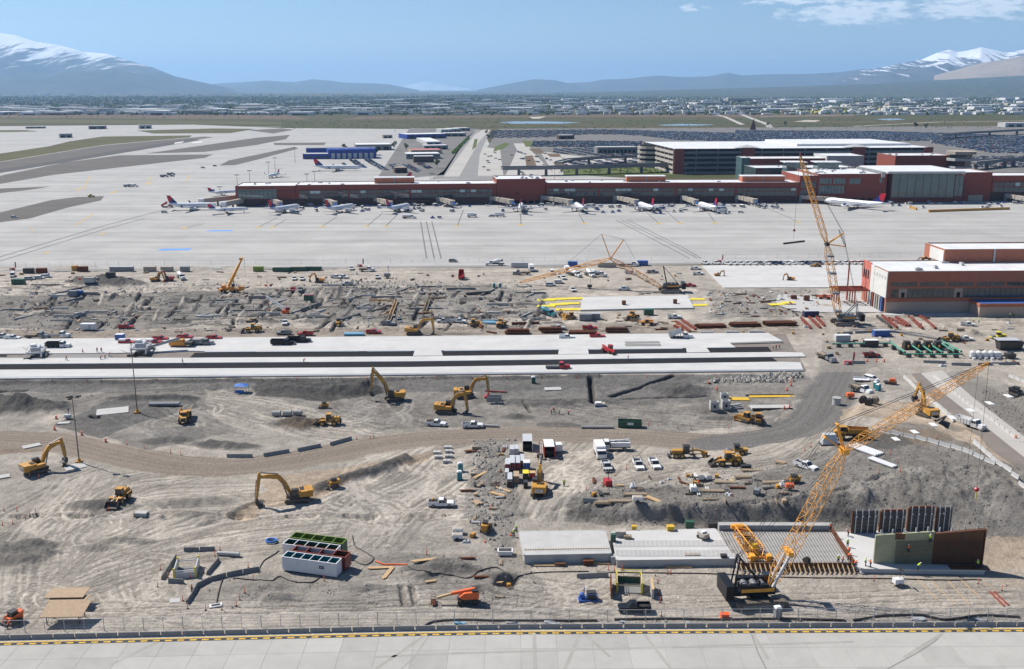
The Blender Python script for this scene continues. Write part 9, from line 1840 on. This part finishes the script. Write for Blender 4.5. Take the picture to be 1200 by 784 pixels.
def tree_kind(seed,H=9,rx=3.6,m='leaf'):
 r2=random.Random(seed);K=Kind('tree','tree');t=MB();t.cyl((0,0,-.2),(0,0,H*.5),.28,'bark',7,.14)
 for k in range(4):a=k*1.6+seed;t.cyl((0,0,H*(.28+.06*k)),(math.cos(a)*rx*.6,math.sin(a)*rx*.6,H*.68),.12,'bark',5,.05)
 K.part('trunk',t);c=MB()
 for k in range(7):a=k*.9+seed;leaf_clump(c,(math.cos(a)*rx*.5*(k>0),math.sin(a)*rx*.5*(k>0),H*(.55+.07*k)),rx*r2 .uniform(.45,.65),H*.16,46,r2,m,.55)
 K.part('crown',c);return K
TK=[tree_kind(i,8+i,3+.5*i) for i in range(4)]
for k,(x,y,s,l) in enumerate([(441,182,1.3,'left of two dark trees behind the blue hangar'),(462,176,1.4,'dark tree right of the grey hangar'),(476,176.5,1.,'dark tree between grey hangar and pink roofed shed'),(404,178,1.,'light tree at the left end of the grey hangar'),(436,184,1.5,'broad dark tree at the right end of the blue hangar'),(572,163,.9,'tree beside the access road, nearer'),(570,158,.9,'tree beside the access road, farther'),(512,197,.9,'lone tree at the corner of the staff car park'),(900,149,1.4,'tree by the highway ramp, left'),(920,148,1.3,'tree by the highway ramp, right'),(1073,151,1.4,'tree beyond the car park left of the flyover'),(1085,152,1.2,'tree beyond the car park next to the flyover')]):TK[k%4].put(PZ(x,y),k*50,l,scl=s)
def hedge(a,b,w,h,lb,m='hedge_leaf'):
 A,B=PZ(*a),PZ(*b);r2=random.Random(int(a[0]));mb=MB();n=int((B-A).length/2.2)
 for k in range(n):p=A.lerp(B,(k+.5)/n);leaf_clump(mb,(p.x,p.y,h*.5),w*.6,h*.5,26,r2,m,.7)
 t=emp('hedge',lb,'hedge',(0,0,0));bd('foliage',mb,t);bd('stem',Bm(A+Vector((0,0,.4)),B+Vector((0,0,.4)),.3,.8,'bark'),t)
hedge((531,180),(541,170),5,3.2,'bright green hedge beside the access road, nearer part');hedge((541.5,169.5),(549,162),5,3.,'bright green hedge beside the access road, farther part')
def scrub():
 r2=random.Random(3);mb=MB()
 for k in range(900):
  x=r2 .uniform(-60,1260);y=r2 .uniform(137,151) if x>330 else r2 .uniform(133,139)
  p=PZ(x,y);leaf_clump(mb,(p.x,p.y,1.2),r2 .uniform(2,6),r2 .uniform(.6,1.5),5,r2,'leaf',1.)
 for k in range(260):
  x=r2 .uniform(655,880);p=PZ(x,r2 .uniform(197,203));leaf_clump(mb,(p.x,p.y,.6),1.6,.7,6,r2,'hedge_leaf' if r2 .random()<.3 else 'leaf',.7)
 tag(bd('scrub',mb),kind='stuff')
scrub()
p=PZ(882,152);t=emp('dark_sculpture','tall rusty wedge sculpture by the highway ramp','sculpture',p);bd('fin',MB().prism([(-7,0),(5,0),(2,24),(.5,24)],-1,1,'rust'),t);bd('fin',MB().prism([(-3,0),(8,0),(4,17),(3,17)],1.5,3,'rust'),t)
# ---------------------------------------------------------------- rubble and clutter
def rubble(bank):
 r2=random.Random(8);vs,fs=[],[]
 def rock(x,y,s):
  z=hz(x,y);o=len(vs);c=[(x+r2 .uniform(-.25,.25)*s,y+r2 .uniform(-.25,.25)*s,z+s*r2 .uniform(.45,.8))];n=5
  for i in range(n):a=2*math.pi*i/n+r2 .uniform(-.4,.4);q_=s*r2 .uniform(.4,.7);c.append((x+q_*math.cos(a),y+q_*math.sin(a),z-.05+r2 .uniform(0,.3)*s))
  vs.extend(c);fs.extend([(o,o+1+i,o+1+(i+1)%n) for i in range(n)])
 def area(px,n,s0,s1):
  P=pline(px);xs=[p[0]for p in P];ys=[p[1]for p in P];k=0;X=np.array([r2 .uniform(min(xs),max(xs)) for _ in range(n*3)]);Yv=np.array([r2 .uniform(min(ys),max(ys)) for _ in range(n*3)]);ok=inpoly(X,Yv,P)
  for x,y in list(zip(X[ok],Yv[ok]))[:n]:rock(x,y,s0+(s1-s0)*r2 .random()**3)
 if bank:area([(660,612),(860,622),(1180,632),(1180,585),(1050,520),(930,565),(680,592)],3600,.1,.5);area([(1150,455),(1220,470),(1220,540),(1150,480)],900,.15,.6)
 else:area([(824,450),(838,444),(936,436),(942,441),(936,447),(860,449)],620,.4,1.7);area([(555,515),(605,515),(605,640),(575,645),(548,600)],900,.12,.9);area([(-20,448),(930,440),(940,455),(-20,465)],1200,.12,.6);area([(670,590),(970,560),(970,545),(700,580)],700,.1,.5);area([(-20,330),(640,330),(640,388),(-20,392)],5200,.2,1.);area([(830,340),(960,340),(960,372),(830,372)],700,.2,1.);area([(480,650),(640,650),(640,712),(480,712)],500,.1,.5);area([(500,726),(720,726),(1200,722),(1200,731),(500,735)],700,.1,.5);area([(-20,590),(220,590),(220,735),(-20,735)],700,.08,.3);area([(230,672),(480,672),(480,712),(230,712)],400,.1,.45);area([(380,328),(520,330),(520,345),(380,345)],500,.3,1.6)
 mb=MB();mb.v=vs;mb.f=fs;mb.m=[0]*len(fs);mb.names=['dark_rubble' if bank else 'rubble'];tag(bd('rubble',mb),kind='stuff')
rubble(False);rubble(True)
def clutter():
 r2=random.Random(19);ks=[];GBM=[]
 for L,m in ((9,'concrete'),(14,'dark_concrete'),(7,'ltconc')):
  F=Kind('grade_beam','grade beam');F.part('wall',Bx(-L/2,L/2,-.3,.3,-.6,.7,m));F.part('footing',Bx(-L/2,L/2,-.7,.7,-.6,.12,m));GBM.append(F)
 F=Kind('footing','concrete footing');F.part('base',Bx(-1.3,1.3,-1.3,1.3,-.3,.45,'concrete'));F.part('pedestal',Bx(-.5,.5,-.5,.5,.45,1.1,'concrete'));ks.append((F,'square pedestal footing'))
 F=Kind('footing','concrete footing');F.part('base',Bx(-2.4,2.4,-.7,.7,-.3,.6,'concrete'));b=MB()
 for i in range(8):b.cyl((-2+i*.57,0,.6),(-2+i*.57,0,1.7),.04,'rust',4)
 F.part('rebar',b);ks.append((F,'long footing with rusty bars'))
 ks.append((stack_kind('timber_stack','timber',5,'oldwood',4.4,.3,.15,3,.4,3),'weathered timber stack'));ks.append((stack_kind('timber_stack','timber',4,'wood',3.6,.3,.15,2,.4,4),'raw timber stack'));ks.append((stack_kind('steel_stack','steel beams',4,'rust',6,.3,.3,2,.5,5),'rusty steel bundle'));ks.append((psk(3,'dkst',5,.25),'dark pipe bundle'));ks.append((psk(2,'ltconc',4,.4),'pale pipe pair'))
 C_=Kind('crate','crate');C_.part('box',Bx(-1,1,-.8,.8,.15,1.3,'plywood'));C_.part('skid',Bx(-1,1,-.7,.7,0,.14,'oldwood'));ks.append((C_,'plywood crate'));C_=Kind('rebar_cage','rebar cage');b=MB();lattice(b,(-2,0,.6),(2,0,.6),1.,1.,8,'rust',.05,.01);C_.part('cage',b);C_.part('bearer',Bx(-1.6,1.6,-.1,.1,0,.1,'oldwood'));ks.append((C_,'rusty rebar cage'))
 C_=Kind('timber_formwork','formwork');C_.part('sheet',Bx(-2.2,2.2,-.1,.1,0,1.5,'oldwood'));C_.part('waler',Bx(-2.2,2.2,-.25,-.11,.5,.7,'wood'));ks.append((C_,'standing timber form panel'));C_=Kind('tarpaulin_pile','tarpaulin');C_.part('sheet',MB().tbox(-1.6,1.6,-1.1,1.1,0,.8,.5,.4,'tarp_grey'));C_.part('weight',Bx(-.3,.3,-.3,.3,.8,1.,'dkst'));ks.append((C_,'grey tarpaulin covered pile'));C_=Kind('generator','generator');C_.part('body',MB().tbox(-1.1,1.1,-.7,.7,.3,1.5,.08,.05,'ylw'));C_.part('skid',Bx(-1.2,1.2,-.6,.6,0,.29,'dkst'));ks.append((C_,'yellow generator'));C_=Kind('water_barrier','barrier');C_.part('body',MB().prism([(-.9,0),(.9,0),(.8,.9),(-.8,.9)],-.25,.25,'orange_plastic'));C_.part('cap',Bx(-.7,.7,-.1,.1,.9,1.,'orange_plastic'));ks.append((C_,'orange plastic barrier'))
 zones=[((-5,640,334,350),'in the back half of the mid works',95),((-5,300,352,376),'in the dug footings at the left of the mid works',70),((300,640,352,378),'in the footing field at the centre of the mid works',85),((826,960,342,371),'in the beam field right of the floor slab',80),((-5,800,318,330),'in the yard along the far fence',60),((690,800,368,388),'in the yard below the floor slab',30),((545,605,520,640),'on the rubble band by the storage rows',34),((690,920,556,590),'in the scrap on top of the dark bank',46),((960,1195,378,430),'in the yard before the new hall',44),((0,960,382,393),'along the brown track behind the lanes',24),((500,620,650,712),'on the dug ground left of the smooth slab',8),((1030,1095,366,374),'at the foot of the new hall',8)]
 for (x0,x1,y0,y1),where,n in zones:
  for k in range(n):
   x,y=r2 .uniform(x0,x1),r2 .uniform(y0,y1)
   if y<380 and y>332 and x<640 and k%5==0:LATER.append((GBM[r2 .randrange(3)].put(G(x,y),r2 .choice([2,2,62,66]),None,'long pale grade beams of the mid works'),'long pale grade beam',(x,y)));continue
   if 'footing' in where or 'mid works' in where:K,n_=ks[r2 .choices(range(len(ks)),[9,9,2,1,3,2,3,.6,3,4,1,.3,.3])[0]]
   elif 'beam field' in where:K,n_=ks[r2 .choices(range(len(ks)),[5,3,1,1,9,2,2,2,2,1,1,0,0])[0]]
   else:K,n_=ks[r2 .choices(range(2,len(ks)),[3,3,2,2,2,2,1,2,2,1,.6])[0]]
   LATER.append((K.put(G(x,y),r2 .choice([0,0,90,90,r2 .uniform(0,180)])+r2 .uniform(-6,6),None,n_.replace('grey ','')+'s '+where,scl=r2 .uniform(.45,.8)*(.75 if y>500 else 1)),n_,(x,y)))
clutter()
MARKS=[(272,335,'yellow telescopic crane'),(118,331,'dark spoil heap'),(190,328,'curled excavators'),(20,326,'left edge vans'),(88,346,'twin huts'),(103,386,'white box trailer'),(148,384,'lone red pickup'),(217,396,'belt placer'),(296,388,'shaded loader'),(335,366,'slanting conveyor'),(342,403,'black dump trucks'),(348,340,'red and dark pickups'),(374,330,'hunched orange excavator'),(398,325,'paired white pickups'),(397,380,'rear view roller'),(438,390,'red pickup by the blue pipe'),(454,325,'blue drill mast'),(463,354,'left angle form'),(484,390,'excavator behind the lanes'),(500,352,'right angle form'),(541,325,'tipping red truck'),(556,381,'bulldozer by the blue pipes'),(582,337,'mid works toilets'),(607,390,'left box beams'),(620,380,'rusty form board'),(650,333,'paired white suvs'),(655,322,'white van row'),(656,355,'yellow forms'),(650,371,'teal mixer truck'),(695,324,'mixer trucks'),(700,394,'red pickups at the beams'),(745,356,'floor slab'),(758,380,'orange telehandler'),(785,340,'lowered crane'),(799,395,'tipping white truck'),(833,382,'left beam stack'),(872,380,'middle beam stack'),(914,379,'right beam stack'),(842,323,'mini excavator'),(926,328,'dark small excavator'),(945,352,'brown crates'),(916,356,'beam field forms'),(890,356,'beam field centre'),(852,356,'beam field west end'),(990,378,'tall crane'),(1060,376,'red trusses'),(1134,381,'pickup before the hall'),(1169,396,'yellow roller'),(1113,399,'loader by the pipe racks'),(1090,412,'green pipe racks'),(1021,417,'maroon pickup'),(990,400,'white site cabin'),(1152,418,'concrete plant'),(1182,408,'black hopper frame'),(43,552,'left edge excavator'),(93,542,'floodlight pole'),(141,586,'lower left loader'),(20,605,'lower left stakes'),(219,668,'sunken trench box'),(280,676,'curved barriers'),(366,662,'four tanks'),(420,516,'road bend barriers'),(517,592,'lone white pickup'),(513,498,'pickups by the excavators'),(537,629,'white carts'),(545,703,'boom lift'),(539,558,'teal toilets'),(519,533,'block cluster'),(569,620,'hose machine'),(592,650,'white skip'),(580,578,'raw timber stacks'),(605,552,'gang boxes'),(632,575,'rear view excavator'),(643,530,'red shed'),(711,571,'red generator'),(714,545,'silver pickup'),(740,690,'green trench box'),(757,546,'racked pickup pair'),(738,498,'green dumpster'),(727,587,'bank top timbers'),(812,576,'white roofed trailer'),(823,562,'utility carts'),(852,542,'loader by the roller'),(887,579,'grey light tower'),(880,494,'bulldozer pair'),(925,572,'orange generator'),(905,556,'dark bank scrap'),(944,548,'angled white pickup'),(1030,545,'silver pipe bundle'),(1086,486,'ditch excavator'),(1138,500,'haul road dump truck'),(1052,686,'mobile light tower'),(1150,660,'brown wall form'),(665,640,'smooth slab'),(161,483,'thin pole'),(217,490,'hauler facing the viewer'),(283,458,'blue canopy'),(380,495,'loader at the brown heap'),(462,466,'raised arm excavator'),(540,470,'excavator pair'),(625,448,'dark green toilet'),(693,458,'upright trench'),(800,455,'grey heap below the lanes'),(900,442,'rubble ridge'),(30,476,'dark heap at the left edge')]
GATES=[(334,247,'jet of the west pavilion'),(399,247,'second stand jet'),(467,246,'jet left of the brick block'),(525,243,'bridge with no jet'),(560,246,'empty stand'),(610,247,'jet at the brick block'),(645,243,'right edge of the brick block'),(679,246,'first right stand jet'),(720,243,'seventh jet bridge'),(757,246,'second right stand jet'),(795,243,'eighth jet bridge'),(829,246,'third right stand jet'),(884,243,'ninth jet bridge'),(920,242,'end of the right concourse'),(1050,239,'left part of the glass hall'),(1085,239,'middle of the glass hall'),(1120,239,'glass return'),(1150,240,'plain stair block'),(1190,240,'last jet bridge'),(1130,246,'long yellow barrier'),(1063,245,'short yellow barrier'),(430,242,'third jet bridge'),(365,242,'second jet bridge'),(500,242,'concourse canopy')]
def label_loose(LATER,MARKS):
 by={}
 for o,n,(x,y) in LATER:
  dm=lambda m:math.hypot((x-m[0])*.6,(y-m[1])*1.5);m=min(MARKS,key=dm);dx,dy=(x-m[0])*.5,(y-m[1])*1.5
  rel=('right of' if dx>0 else 'left of') if abs(dx)>abs(dy) else ('in front of' if dy>0 else 'behind');by.setdefault((n,rel,m[2]),[]).append((dm(m),o))
 for (n,rel,mk),L in by.items():
  L.sort(key=lambda e:e[0])
  for k,(_,o) in enumerate(L):o['label']=n+' '+rel+' the '+mk+('' if len(L)==1 else ', '+(ordinal(k)+' nearest' if k else 'nearest to it'))
label_loose(LATER,MARKS);label_loose(LATER2,GATES)
